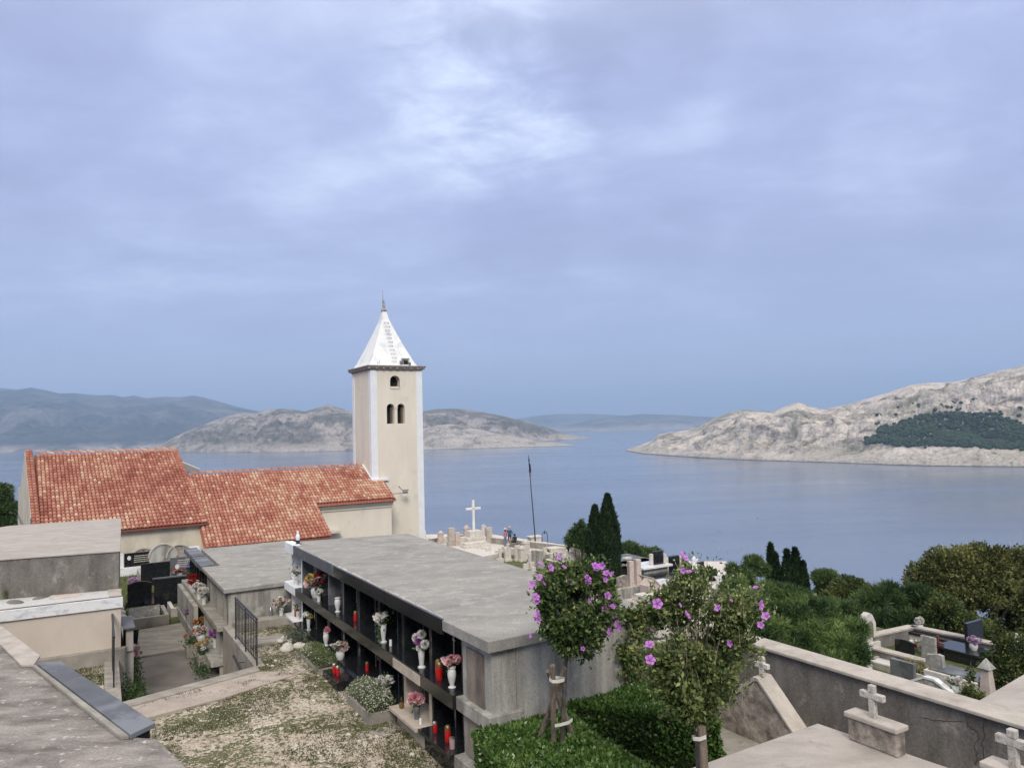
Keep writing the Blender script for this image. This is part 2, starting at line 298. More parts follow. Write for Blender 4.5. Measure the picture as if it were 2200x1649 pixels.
def rock(name, pale, mid, dark, green, sc, gt=(.52, .62), lowpale=None, zr=(0, 60)):
    m, nt, b, L = nodes(name); g = nt.nodes.new('ShaderNodeNewGeometry'); P = g.outputs['Position']
    n = noise_(nt, L, P, sc, 9, .68, .9, (1, 1, 2.2)); c = ramp_(nt, n, [(.36, dark), (.44, mid), (.55, pale)], L)
    gr = noise_(nt, L, P, sc*.22, 6, .62, .5); c = mixc(nt, L, ramp_(nt, gr, [(gt[0], (0, 0, 0)), (gt[1], (1, 1, 1))], L), c, mixc(nt, L, ramp_(nt, n, [(.4, (0, 0, 0)), (.62, (1, 1, 1))], L), green, mid))
    if lowpale:
        s = nt.nodes.new('ShaderNodeSeparateXYZ'); L(P, s.inputs[0]); mr = nt.nodes.new('ShaderNodeMapRange'); L(s.outputs[2], mr.inputs[0])
        mr.inputs[1].default_value = SEA+zr[0]; mr.inputs[2].default_value = SEA+zr[1]; mr.inputs[3].default_value = 1; mr.inputs[4].default_value = 0
        c = mixc(nt, L, mr.outputs[0], c, mixc(nt, L, ramp_(nt, n, [(.38, (0, 0, 0)), (.5, (1, 1, 1))], L), mid, lowpale))
        m2 = nt.nodes.new('ShaderNodeMapRange'); L(s.outputs[2], m2.inputs[0]); m2.inputs[1].default_value = SEA; m2.inputs[2].default_value = SEA+2.5; m2.inputs[3].default_value = 1; m2.inputs[4].default_value = 0
        c = mixc(nt, L, m2.outputs[0], c, (.05, .045, .04))       # wet tide line
    fn = noise_(nt, L, P, sc*9, 6, .75); c = mixc(nt, L, .7, c, ramp_(nt, fn, [(.36, (.34, .34, .36)), (.54, (1, 1, 1))], L), 'MULTIPLY')
    L(c, b.inputs['Base Color']); b.inputs['Roughness'].default_value = .95; b.inputs['Specular IOR Level'].default_value = .1
    bp = nt.nodes.new('ShaderNodeBump'); bp.inputs['Strength'].default_value = .9; bp.inputs['Distance'].default_value = .12/sc; L(n, bp.inputs['Height']); L(bp.outputs[0], b.inputs['Normal'])
    return m
rock_near = rock('pale_karst_rock', (.60, .54, .47), (.38, .335, .29), (.11, .105, .10), (.20, .20, .13), .016, (.50, .60), (.47, .43, .375), (4, 30))
rock_head = rock('headland_rock', (.46, .41, .36), (.33, .295, .255), (.14, .13, .12), (.19, .185, .125), .012, (.52, .62), (.44, .40, .35), (4, 30))
rock_isl = rock('grey_karst_rock', (.40, .35, .305), (.19, .165, .14), (.06, .056, .052), (.095, .09, .055), .008, (.42, .54), (.43, .38, .33), (8, 60))
rock_far = rock('far_scrub_rock', (.24, .21, .20), (.06, .06, .06), (.02, .025, .025), (.022, .026, .024), .0022, (.35, .6), (.42, .36, .32), (0, 70))
rock_far2 = rock('far_island_rock', (.20, .18, .17), (.10, .09, .085), (.04, .04, .04), (.03, .032, .028), .004, (.42, .56), (.40, .35, .31), (0, 110))

# ---------------------------------------------------------------- land, sea, hills
def fullgrid(name, X, Y, Z, mat, smooth=True):
    n, m = X.shape; idx = np.arange(n*m).reshape(n, m)
    Q = np.stack([idx[:-1, :-1], idx[1:, :-1], idx[1:, 1:], idx[:-1, 1:]], -1).reshape(-1, 4)
    o = bpy.data.objects.new(name, npmesh(name, np.stack([X, Y, Z], -1).reshape(-1, 3), Q, mat, smooth=smooth)); COL.objects.link(o); return o
r_ = np.concatenate([np.linspace(0, 400, 30), np.geomspace(420, 40000, 50)]); a_ = np.linspace(0, 2*math.pi, 97)
sea = fullgrid('sea', np.outer(r_, np.cos(a_)), np.outer(r_, np.sin(a_)), np.full((80, 97), SEA), sea_m, False); tag(sea, kind='structure')

def coast(name, sil, shore, Dr, mat, nx=220, ny=60, amp=.10, cliff=.1, seed=1, hump=1.0, gul=9., label=None, D_shore=None):
    """land rising from a shoreline to a ridge line, both surveyed from the photograph, built at their true distances"""
    x0 = min(shore[0][0], sil[0][0]); x1 = max(shore[-1][0], sil[-1][0]); px = np.linspace(x0, x1, nx)
    sy = np.interp(px, *zip(*sil)); by = np.interp(px, *zip(*shore))
    d0 = np.array([ray(a, b_) for a, b_ in zip(px, by)]); d1 = np.array([ray(a, b_) for a, b_ in zip(px, sy)])
    t0 = SEA/d0[:, 2]; S = d0*t0[:, None]
    if D_shore: S = np.stack([d0[:, 0]/d0[:, 1]*D_shore, np.full(nx, D_shore), np.full(nx, SEA)], -1)
    depth = np.interp(px, *zip(*Dr)) if hasattr(Dr, '__len__') else np.full(nx, Dr)
    sd = S[:, 1]; rd = sd + depth; R = d1*(rd/d1[:, 1])[:, None]
    T = np.concatenate([np.linspace(0, 1, ny), np.linspace(1, 1.7, 16)[1:]]); h = np.maximum(R[:, 2]-SEA, 1.)
    X = np.zeros((nx, len(T))); Y = X.copy(); Z = X.copy()
    for j, t in enumerate(T):
        X[:, j] = S[:, 0]+(R[:, 0]-S[:, 0])*t; Y[:, j] = sd + depth*t
    Tm = np.broadcast_to(T, X.shape); H = h[:, None]; sc = 1/H.max()
    n = fbm(X*sc*2.2*hump, Y*sc*2.2*hump, o=6, s=seed, ridged=True); n2 = fbm(X*sc*gul, Y*sc*gul*.6, o=5, s=seed+9, ridged=True)
    prof = np.where(Tm < 1, cliff*np.clip(Tm/.05, 0, 1)**.6 + (1-cliff)*Tm**.95, 1-(Tm-1)*1.2)
    Z = prof*H; env = np.clip(Tm*6, 0, 1)*np.clip((1-Tm)*1.7, 0, 1)**1.3
    Lc = (X*1.0+Y*.35)*sc; wv = fbm(X*sc*3, Y*sc*3, o=3, s=seed+30)*.35
    n3 = fbm(Lc*gul*.28+wv*2, Tm*.55+wv, o=4, s=seed+40, ridged=True); n4 = fbm(Lc*gul*1.1+wv*3, Tm*1.3+wv, o=4, s=seed+44, ridged=True)
    top_ = np.clip((1-Tm)*2.6, .0, 1)*np.clip(Tm*6, 0, 1); hh = np.clip(H/H.max()*2, 0, 1)
    Z += ((n-.62)*1.2*env + (n3-.6)*2.1*env + (n4-.6)*.42*top_ + (n2-.6)*.35*env)*H.max()*amp*hh
    Z[:, 0] = -4; Z = Z + SEA
    o = fullgrid(name, X, Y, Z, mat, True); tag(o, kind='structure'); return o, (X, Y, Z, px, T)

coast('mountain_range', [(-600, 845), (-300, 838), (-60, 831), (0, 833), (40, 836), (68, 832), (100, 838), (128, 845), (160, 844), (186, 847), (215, 849), (240, 848), (265, 853), (288, 849), (315, 855), (350, 852), (385, 853), (415, 849), (440, 854), (470, 862), (500, 871), (540, 880), (600, 890), (680, 903), (800, 925)],
      [(-600, 978), (0, 972), (150, 968), (300, 962), (500, 956), (800, 948)], 3600, rock_far, 320, 70, .13, .03, 5, 1.4, 5)
coast('far_island', [(1060, 905), (1100, 901), (1150, 893), (1200, 889), (1260, 888), (1330, 892), (1420, 896), (1500, 902), (1620, 905)], [(1060, 922), (1350, 921), (1620, 918)], 1500, rock_far2, 120, 30, .1, .06, 8, D_shore=14500)
coast('middle_island', [(1180, 921), (1200, 917), (1230, 911), (1290, 899), (1340, 893), (1380, 889), (1450, 891), (1520, 895), (1640, 903)], [(1180, 925), (1350, 924), (1560, 921), (1640, 920)], 1300, rock_far2, 160, 36, .1, .25, 11, D_shore=11500)
coast('barren_island', [(312, 968), (330, 960), (360, 946), (400, 926), (440, 911), (480, 896), (520, 885), (545, 888), (570, 880), (600, 877), (630, 879), (655, 884), (680, 876), (705, 868), (725, 874), (760, 886), (830, 890), (905, 884), (940, 878), (970, 877), (1010, 880), (1060, 889), (1120, 902), (1160, 913), (1200, 926), (1240, 936), (1270, 941)],
      [(312, 970), (400, 971.5), (600, 971.5), (760, 968), (905, 962), (1050, 955), (1160, 948), (1270, 942)], [(312, 300), (500, 1100), (1000, 1300), (1200, 600), (1270, 60)], rock_isl, 520, 100, .24, .09, 21, 1.4, 7)
coast('pale_headland', [(880, 930), (905, 921), (940, 912), (975, 911), (1010, 919), (1080, 930), (1150, 947), (1200, 951), (1232, 955)], [(880, 967), (905, 966), (1000, 964), (1100, 961), (1180, 959), (1232, 957)], [(880, 500), (1100, 300), (1232, 40)], rock_head, 200, 40, .14, .16, 31, 1.2, 7)
hill, HG = coast('rocky_hillside', [(1344, 966), (1375, 956), (1402, 946), (1412, 934), (1440, 928), (1475, 924), (1500, 918), (1530, 900), (1570, 885), (1600, 880), (1660, 884), (1690, 872), (1715, 863), (1740, 872), (1770, 879), (1830, 866), (1900, 845), (1960, 826), (2000, 822), (2050, 820), (2100, 808), (2150, 795), (2200, 785), (2300, 762), (2500, 730)],
      [(1344, 968), (1380, 974), (1440, 979), (1500, 983), (1600, 988), (1700, 991), (1800, 994), (1900, 998), (2000, 1001), (2200, 1003), (2500, 1004)], [(1344, 90), (1420, 300), (1600, 700), (2000, 1100), (2500, 1300)], rock_near, 620, 150, .20, .12, 41, 1.3, 11)

# pine wood on the far slope
def far_wood():
    X, Y, Z, px, T = HG; vs = []; qs = []; tn = []
    uvr = []
    k = 0
    poly = lambda x: (np.interp(x, [1870, 1900, 1950, 2000, 2060, 2130, 2200, 2300], [950, 955, 962, 960, 957, 965, 966, 966]), np.interp(x, [1870, 1900, 1930, 1990, 2060, 2120, 2200, 2300], [938, 912, 905, 897, 892, 888, 905, 905]))
    nx = len(px)
    while k < 60000:
        i = rng.uniform(0, nx-1); j = rng.uniform(2, 96); i0 = int(i); j0 = int(j)
        p = np.array([X[i0, j0], Y[i0, j0], Z[i0, j0]]); p += (np.array([X[i0+1, j0+1], Y[i0+1, j0+1], Z[i0+1, j0+1]])-p)*rng.random() if i0 < nx-1 else 0
        q = p; kk = q @ fw; X_ = CX+F*(q @ rt)/kk; Y_ = CY-F*(q @ up)/kk
        k += 1
        if X_ < 1860: continue
        lo, hi = poly(X_); e = vnoise(q[0]*.02, q[1]*.02, s=3)*16-8
        inside = hi+e < Y_ < lo+e*.5 and (vnoise(q[0]*.011+5, q[1]*.011, s=9) > .16+.3*max(0, 1-(Y_-hi)/22))
        if not inside and not (hi-34 < Y_ < lo+3 and rng.random() < .16*vnoise(q[0]*.02, q[1]*.02, s=19)**3): continue
        r = rng.uniform(3.2, 6.5); uvr.append((*p, r))
    ico = bmesh.new(); bmesh.ops.create_icosphere(ico, subdivisions=1, radius=1); bv = np.array([v.co[:] for v in ico.verts]); bf = np.array([[v.index for v in f.verts] for f in ico.faces]); ico.free()
    for x, y, z, r in uvr:
        d = 1+.4*(rng.random(len(bv))-.5); vs.append(bv*d[:, None]*[r, r, r*.8]+[x, y, z+r*.35]); qs.append(bf+len(qs)*len(bv)); tn.append(np.full(len(bv), rng.random()))
    m = leafmat('far_pine_green', [(.018, .035, .022), (.04, .06, .03)], .9, 0, .1)
    o = bpy.data.objects.new('pine_wood', npmesh('pine_wood', np.concatenate(vs), np.concatenate(qs), m, np.concatenate(tn))); COL.objects.link(o)
    tag(o, 'dark pine wood covering the lower slope of the bare hill across the bay', 'wood', kind='stuff')
far_wood()

def hillside():
    gu = np.concatenate([np.linspace(-260, -30, 24), np.linspace(-28, 70, 99), np.linspace(74, 330, 40)]); gv = np.concatenate([np.linspace(-160, -22, 16), np.linspace(-20, 95, 116), np.linspace(99, 330, 38)])
    A, B = np.meshgrid(gu, gv, indexing='ij')
    z = -6.9-.175*np.clip(A, 0, 42)
    dx = np.maximum(np.maximum(-9-A, A-43), 0); dy = np.maximum(B-69, 0); d = np.hypot(dx, dy); z = z-.62*np.maximum(d-2, 0)
    z = z+(fbm(A*.12, B*.12, s=5)-.5)*.5*np.clip(d, .3, 6)
    t = np.clip((1.5-B)/3, 0, 1)*np.clip((14-A)/3, 0, 1)*np.clip((A+12)/4, 0, 1); t = t*t*(3-2*t); z = z*(1-t)+(-1.75)*t
    z = np.maximum(z, SEA-6)
    P = np.stack([W(a, b_, c) for a, b_, c in zip(A.ravel(), B.ravel(), z.ravel())]).reshape(*A.shape, 3)
    tag(fullgrid('hillside_ground', P[..., 0], P[..., 1], P[..., 2], soil_m), kind='structure')
hillside()

# ---------------------------------------------------------------- church
def tile_shape(r=.084, L_=.36, n=5, h=.075):
    vs = []; fs = []
    for y, k, zo in ((0, 1, .055), (L_, .80, 0)):
        for i in range(n+1):
            a = math.pi*i/n; vs.append((-r*k*math.cos(a), y, zo+h*k*math.sin(a)))
    for i in range(n): fs.append((i, i+1, n+2+i, n+1+i))
    b = len(vs)
    for i in range(n+1):
        a = math.pi*i/n; vs.append((-r*.80*math.cos(a), 0, .022+(h-.02)*math.sin(a)))
    for i in range(n): fs.append((i, b+i, b+i+1, i+1))
    return np.array(vs), np.array(fs)
TV, TF = tile_shape()
TINTS = np.linspace(.02, .98, 12)
TILE_ME = [npmesh('roof_tile', TV, TF, terr, np.full(len(TV), t)) for t in TINTS]
def tiles(parent, org, ua, ub, ve, ze, vr, zr, pitch=.178, row=.30, th=TH, keep=None, nbest=300, warm=.45):
    """barrel tiles course by course on the slope from eave (ve, ze) up to ridge (vr, zr)"""
    sl = math.atan2(zr-ze, vr-ve); Ls = math.hypot(zr-ze, vr-ve); nr = int(Ls/row); nc = int((ub-ua)/pitch)
    pl = []
    for j in range(nr):
        for i in range(nc):
            s = j*row-.03; u = ua+(i+.5)*pitch; v = ve+s*math.cos(sl); z = ze+s*math.sin(sl)
            if keep and not keep(u, v): continue
            t = warm+(vnoise(u*.9, v*.9, s=4)-.5)*.6+(random.random()-.5)*.5+(.3 if random.random() < .13 else 0)
            pl.append((u-org[0], v-org[1], z-org[2]+.02, min(11, max(0, int(t*12))), np.linalg.norm(W(u, v, z, th)), random.uniform(-.03, .03)))
    pl.sort(key=lambda p: p[4])
    for p in pl[:nbest]: inst(TILE_ME[p[3]], 'roof_tile', p[:3], parent, (sl, p[5]*.5, p[5]))
    cs, sn = math.cos(sl), math.sin(sl); vs = []; tn = []
    for x, y, z, k, _, a in pl[nbest:]:
        q = TV.copy(); q[:, 0] += a*q[:, 1]; vs.append(np.stack([q[:, 0]+x, q[:, 1]*cs-q[:, 2]*sn+y, q[:, 1]*sn+q[:, 2]*cs+z], -1)); tn.append(np.full(len(TV), TINTS[k]))
    n = len(pl)-nbest; Q = (TF[None]+np.arange(n)[:, None, None]*len(TV)).reshape(-1, 4)
    o = inst(npmesh('roof_tiles', np.concatenate(vs), Q, terr, np.concatenate(tn)), 'roof_tiles', (0, 0, 0), parent); tag(o, kind='stuff')
    # channel tiles between the covers, tinted dark to paint the shaded gaps
    cu = np.arange(ua-pitch*.5, ub+pitch*.5, pitch/4); rv = []; tt = []
    for j in range(nr+1):
        for e in (0, 1): rv.append((j*row + (row-.005 if e else 0), .016 if not e else 0))
    A = np.array([(u, s, o2) for s, o2 in rv for u in cu]); ph = (A[:, 0]-ua)/pitch*2*math.pi
    zz = A[:, 2]+.018*(np.cos(ph)-1)-.004; s = np.minimum(A[:, 1], Ls)
    P = np.stack([A[:, 0]-org[0], ve-org[1]+s*cs-zz*sn, ze-org[2]+s*sn+zz*cs+.02], -1); nc_ = len(cu); idx = np.arange(len(P)).reshape(-1, nc_)
    Q = np.stack([idx[:-1, :-1], idx[:-1, 1:], idx[1:, 1:], idx[1:, :-1]], -1).reshape(-1, 4)
    if keep:
        cen = P[Q].mean(1); m_ = np.array([keep(c[0]+org[0], c[1]+org[1]) for c in cen]); Q = Q[m_]
    o = inst(npmesh('channel_tiles', P, Q, terr, .0+.15*rng.random(len(P))), 'channel_tiles', (0, 0, 0), parent); tag(o, kind='stuff')
def ridge_tiles(parent, pts, org, pitch=.34, r=.10, tint=.55, name='ridge_tile'):
    """half-round tiles laid along a line (grid coordinates)"""
    for a, b_ in zip(pts[:-1], pts[1:]):
        a = np.array(a); b_ = np.array(b_); Ln = np.linalg.norm(b_-a); n = max(1, int(Ln/pitch)); d = (b_-a)/Ln
        yaw = math.atan2(-d[0], d[1]); pit = math.asin(d[2])
        for i in range(n):
            p = a+(b_-a)*i/n - np.array(org)
            o = inst(TILE_ME[min(11, max(0, int((tint+random.uniform(-.2, .2))*12)))], name, p, parent, (pit, 0, yaw), (r/.082, (Ln/n)/.33, r/.082))
            o.rotation_mode = 'XYZ'

o0 = (5.5, 39.2, -6.6)
ch = thing('church', 'long cream church with low red tiled roof and side aisle beneath the tower', 'church', o0)
m = M(o0)   # main nave, gable section right of the aisle
RV, RZ = 45.75, -2.22; SL = .5
def rz(v): return RZ-SL*(RV-v)
m.slabx([(42.25, -6.6), (42.25, rz(42.25)-.1), (RV, RZ-.12), (49.2, rz(42.3)-.1), (49.2, -6.6)], 5.52, 16.25)
m.build('nave_wall', plaster, ch)
m = M(o0); m.slabx([(39.45, -6.6), (39.45, rz(39.45)-.1), (42.3, rz(42.3)-.1), (42.3, -6.6)], 5.52, 11.52); m.build('aisle_wall', plaster, ch)
m = M(o0); m.slabx([(42.12, rz(42.1)-.34), (42.02, rz(42.1)-.2), (42.02, rz(42.1)-.09), (42.27, rz(42.3)-.09), (42.27, rz(42.1)-.34)], 11.6, 16.3)
m.box(11.6, 16.3, 42.18, 42.24, rz(42.1)-.48, rz(42.1)-.36); m.build('eaves_moulding', plaster, ch)
m = M(o0); m.box(12.1, 13.0, 41.7, 42.24, -5.72, -5.60); m.build('ledge', white_stone, ch, bevel=.01)
keepR = lambda u, v: (v >= 41.95 or u < 11.66) and not (u > 15.66 and v > 43.95)
m = M(o0)   # roof boards under the tiles
m.slabx([(39.15, rz(39.15)-.08), (39.15, rz(39.15)), (RV, RZ), (RV, RZ-.1)], 5.5, 11.6); m.slabx([(41.95, rz(41.95)-.08), (41.95, rz(41.95)), (44.08, rz(44.08)), (44.08, rz(44.08)-.1)], 11.6, 16.36)
m.slabx([(44.08, rz(44.08)-.08), (44.08, rz(44.08)), (RV, RZ), (RV, RZ-.1)], 11.6, 15.72); m.slabx([(RV, RZ-.1), (RV, RZ), (49.3, rz(42.2)), (49.3, rz(42.2)-.1)], 5.5, 15.72)
rf = m.build('roof', terr, ch)
tiles(rf, o0, 5.5, 16.4, 39.15, rz(39.15), RV, RZ, .178, .30, keep=keepR, warm=.62)
ridge_tiles(rf, [(5.6, RV, RZ+.03), (15.72, RV, RZ+.03)], o0, .4, .12, .55)
ridge_tiles(rf, [(11.62, 39.15, rz(39.15)+.03), (11.62, 41.95, rz(41.95)+.03)], o0, .3, .07, .5, 'verge_tile'); ridge_tiles(rf, [(16.33, 41.95, rz(41.95)+.03), (16.33, 43.95, rz(43.95)+.03)], o0, .3, .07, .35, 'verge_tile')
m = M(o0); m.slabx([(44.05, rz(44.05)+.02), (44.05, rz(44.05)+.16), (RV, RZ+.14), (RV, RZ)], 15.66, 15.73); m.box(15.66, 16.75, 43.93, 44.09, rz(44.0)+.01, rz(44.0)+.13); m.build('lead_flashing', white_band, ch)

# higher building on the left, turned a few degrees
o1 = (.5, 40.4, -6.8)
hb = thing('chapel_house', 'higher cream building with a steep red tiled roof, left of the church nave', 'building', o1, th=TH2)
EV, EZ, QV, QZ = 40.27, -4.40, 48.62, -.87; S2 = (QZ-EZ)/(QV-EV)
m = M(o1); ez = lambda v: EZ+S2*(v-EV)
m.prism([(8.12, 40.5), (8.12, 56.5), (.36, 56.5), (.80, 40.5)], -6.8, -4.55)
m.slabx([(40.5, -4.55), (40.5, ez(40.5)-.1), (QV, QZ-.14), (53.2, -2.95), (56.5, -4.55)], .95, 8.12)
m.build('wall', plaster_old, hb)
m = M(o1)    # parapet gable, slightly skewed
pr_ = [(40.4, -4.9), (40.4, ez(40.4)+.12), (QV, QZ+.22), (53.4, -2.8), (56.4, -2.95), (56.4, -4.9)]
vs = [(.80-.0275*(v-40.5), v, z) for v, z in pr_] + [(1.12-.0275*(v-40.5), v, z) for v, z in pr_]; n = len(pr_)
m.add(vs, [tuple(range(n-1, -1, -1)), tuple(range(n, 2*n))]+[(i, (i+1) % n, n+(i+1) % n, n+i) for i in range(n)]); m.build('gable_wall', plaster_old, hb)
m = M(o1); m.slabx([(40.2, ez(40.2)-.08), (40.2, ez(40.2)), (QV, QZ), (56.6, ez(40.7)), (56.6, ez(40.7)-.1), (QV, QZ-.1)], 1.08, 8.2); rf2 = m.build('roof', terr, hb)
tiles(rf2, o1, 1.12, 8.24, 40.2, ez(40.2), QV, QZ, .176, .335, th=TH2, warm=.48)
ridge_tiles(rf2, [(1.2, QV, QZ+.04), (8.2, QV, QZ+.04)], o1, .38, .125, .75)
for k in (0, 1): ridge_tiles(rf2, [(.90+.17*k, 40.45, ez(40.4)+.15), (.68+.17*k, QV, QZ+.25)], o1, .30, .095, .45, 'verge_tile')
ridge_tiles(rf2, [(8.2, 40.2, ez(40.2)+.03), (8.2, QV, QZ+.03)], o1, .30, .07, .5, 'verge_tile')
p = atd(398, 1004, 50.5)
so = thing('solar_panel', 'small solar panel on a steel bracket seen from behind above the church ridge', 'solar panel', p)
m = M(p); m.add([(p[0]-.55, p[1], p[2]+.55), (p[0]+.85, p[1]-.4, p[2]-.15), (p[0]+.75, p[1]-.1, p[2]-.62), (p[0]-.6, p[1]+.3, p[2]+.1),
    (p[0]-.52, p[1]+.06, p[2]+.6), (p[0]+.88, p[1]-.34, p[2]-.1), (p[0]+.78, p[1]-.04, p[2]-.57), (p[0]-.57, p[1]+.36, p[2]+.15)], [(0, 1, 2, 3), (4, 7, 6, 5), (0, 4, 5, 1), (1, 5, 6, 2), (2, 6, 7, 3), (3, 7, 4, 0)]); m.build('panel', pano, so)
m = M(p); m.tube([(p[0]+.2, p[1], p[2]), (p[0]+.1, p[1]+.1, p[2]-1.6)], .03); m.tube([(p[0]-.35, p[1]+.1, p[2]+.1), (p[0]+.1, p[1]+.1, p[2]-.9)], .025); m.build('bracket', steel, so)

# bell tower
TU, TVv, TW = 15.74, 44.10, 3.40
o2 = (TU, TVv, -9.)
bt = thing('bell_tower', 'tall cream bell tower with white corner strips and a white pyramid spire', 'bell tower', o2)
def arch(cx, z0, z1, w, n=10):
    r = w/2; return [(cx-r, z0), (cx+r, z0)] + [(cx+r*math.cos(math.pi*i/n), z1-r+r*math.sin(math.pi*i/n)) for i in range(n+1)]
m = M(o2); m.box(TU, TU+TW, TVv, TVv+TW+.1, -9, 3.78); body = m.build('tower_wall', plaster, bt)
cu = M(o2)
c1, c2 = TU+1.06+.17, TU+2.16-.17
cu.slaby(arch(TU+1.60, 2.65, 3.43, .66), TVv-.3, TVv+.55); cuts = [cu]
for cx in (TU+1.27, TU+1.97): cu2 = M(o2); cu2.slaby(arch(cx, .41, 1.66, .50), TVv-.3, TVv+.55); cuts.append(cu2)
for c_ in cuts:
    co = c_.build('cutter', plaster, bt); bo = body.modifiers.new('b', 'BOOLEAN'); bo.object = co; bo.operation = 'DIFFERENCE'; bo.solver = 'EXACT'
bpy.context.view_layer.update(); dg = bpy.context.evaluated_depsgraph_get(); nm = bpy.data.meshes.new_from_object(body.evaluated_get(dg)); body.modifiers.clear(); body.data = nm
for o in [o for o in bt.children if o.name.startswith('cutter')]: bpy.data.objects.remove(o)
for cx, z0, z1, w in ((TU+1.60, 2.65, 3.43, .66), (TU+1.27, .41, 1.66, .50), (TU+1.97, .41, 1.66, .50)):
    m = M(o2); m.slaby(arch(cx, z0, z1, w), TVv+.50, TVv+.54); ow = m.build('dark_window_panel', dark_void, bt)  # near-black panel closing the recess, paints the unlit belfry behind
    if w > .6:
        m = M(o2); m.box(cx-w/2+.02, cx+w/2-.02, TVv+.12, TVv+.2, z0, z0+.1); m.box(cx-w/2, cx+w/2, TVv-.04, TVv+.1, z0-.05, z0); m.build('sill', plaster, ow)
    else:
        m = M(o2); m.box(cx+.10, cx+.22, TVv+.30, TVv+.36, z0, z1-.22); m.build('shutter', bell_wood, ow)
m = M(o2); m.lathe([(.10, 0), (.10, .06), (.065, .1), (.062, .72), (.1, .8), (.12, .95), (.13, 1.0)], (TU+1.62, TVv+.12, .41), 12)
m.build('colonnette', white_stone, bt, True)
m = M(o2); m.box(TU+1.5, TU+1.74, TVv-.02, TVv+.3, 1.33, 1.46); m.build('capital', white_stone, bt)
for x0, x1, y0, y1 in ((TU-.03, TU+.40, TVv-.03, TVv+.35), (TU+TW-.38, TU+TW+.03, TVv-.03, TVv+.35), (TU-.03, TU+.4, TVv+TW-.28, TVv+TW+.13)):
    m = M(o2); m.box(x0, x1, y0, y1, -9, 3.74); m.build('corner_strip', white_band, bt)
m = M(o2)
for e, z0, z1 in ((.06, 3.76, 3.82), (.13, 3.82, 3.90), (.21, 3.92, 4.00), (.25, 4.00, 4.05)): m.box(TU-e, TU+TW+e, TVv-e, TVv+TW+.1+e, z0, z1)
cn = m.build('cornice', cornice_m, bt)
cbm = M((0, 0, 0)).box(-.05, .05, -.04, .06, -.07, .07).mesh('corbel', cornice_m)
for i in range(9):
    inst(cbm, 'corbel', (-.13+i*(TW+.26)/8, -.16, 12.90), cn); inst(cbm, 'corbel', (-.16, -.13+i*(TW+.36)/8, 12.90), cn)
m = M(o2); cx, cy = TU+TW/2-.1, TVv+TW/2+.05; hw = 1.60
lev = [(4.07, 1.0), (4.35, .90), (5.2, .655), (6.2, .395), (7.2, .155), (7.75, .075)]
vs = []; fs = []
for z, k in lev:
    for i in range(8):
        a = [(-1, -1), (0, -1.0), (1, -1), (1.0, 0), (1, 1), (0, 1), (-1, 1), (-1.0, 0)][i]; vs.append((cx+a[0]*hw*k, cy+a[1]*hw*k, z))
fs = [(j*8+i, j*8+(i+1) % 8, (j+1)*8+(i+1) % 8, (j+1)*8+i) for j in range(5) for i in range(8)]+[tuple(range(40, 48))]
m.add(vs, fs); sp = m.build('spire', spire_m, bt)
m = M(o2); m.lathe([(.13, 7.72), (.19, 7.78), (.19, 7.84), (.12, 7.9), (.07, 8.02), (.10, 8.1), (.05, 8.22)], (cx, cy, 0), 12); m.tube([(cx-.05, cy, 8.1), (cx-.06, cy, 8.45)], .045); m.tube([(cx-.05, cy, 8.2), (cx-.08, cy, 9.15)], [.03, .012]); m.tube([(cx+.12, cy, 8.2), (cx-.02, cy, 8.42), (cx+.08, cy, 8.5)], .02); m.build('finial', grey_stone, sp)
def sk(z): return np.interp(z, [l[0] for l in lev], [l[1] for l in lev])*hw
for i in range(11):
    z = 4.33+i*.262; xo = cx-.02+random.uniform(-.05, .05)+.10*(1-i/11); y = cy-sk(z)
    m = M(o2); m.tube([(xo-.14, y+.02, z), (xo-.14, y-.12, z+.01), (xo+.14, y-.12, z+.01), (xo+.14, y+.02, z)], .013, 5); m.build('rung', iron, sp)
m = M(o2); m.box(cx+.62, cx+1.02, cy-1.55, cy-1.1, 4.12, 4.5); dm = m.build('roof_hatch', grey_stone, sp); m = M(o2); m.box(cx+.68, cx+.97, cy-1.57, cy-1.54, 4.16, 4.42); m.build('dark_hatch_panel', dark_void, dm)  # black plate on the hatch face paints its dark inside
m = M(o2); m.box(cx+.58, cx+1.08, cy-1.6, cy-1.1, 4.5, 4.56); m.build('hatch_lid', grey_stone, dm)
m = M(o2); m.lathe([(.1, -.08), (.12, .08)], (cx+.5, cy-1.6, 4.3), 8); m.box(cx+1.0, cx+1.12, cy-1.7, cy-1.5, 4.12, 4.3); m.tube([(cx-.95, cy-1.55, 4.07), (cx-.95, cy-1.55, 4.42)], .015); m.tube([(cx-1.05, cy-1.55, 4.07), (cx-1.05, cy-1.55, 4.3)], .015); m.build('spire_lamp', steel, sp)
p = atv(868, 1056, 43.4)
fl = thing('floodlight', 'small floodlight on a thin arm sticking out beside the bell tower above the church roof', 'floodlight', p)
m = M(p); m.tube([(16.6, 43.6, p[2]-.08), (p[0]+.05, p[1], p[2]-.08)], .018); m.tube([(p[0]-.32, p[1], p[2]+.32), (p[0], p[1], p[2])], .018); m.lathe([(.035, 0), (.03, .07)], (p[0]-.32, p[1], p[2]+.3), 6); m.build('arm', iron, fl)
m = M(p); m.cbox(p[0]+.08, p[1], .3, .2, p[2]-.1, p[2]+.04); m.cbox(p[0]+.12, p[1], .34, .16, p[2]+.07, p[2]+.14); m.build('lamp_head', steel, fl, bevel=.02)

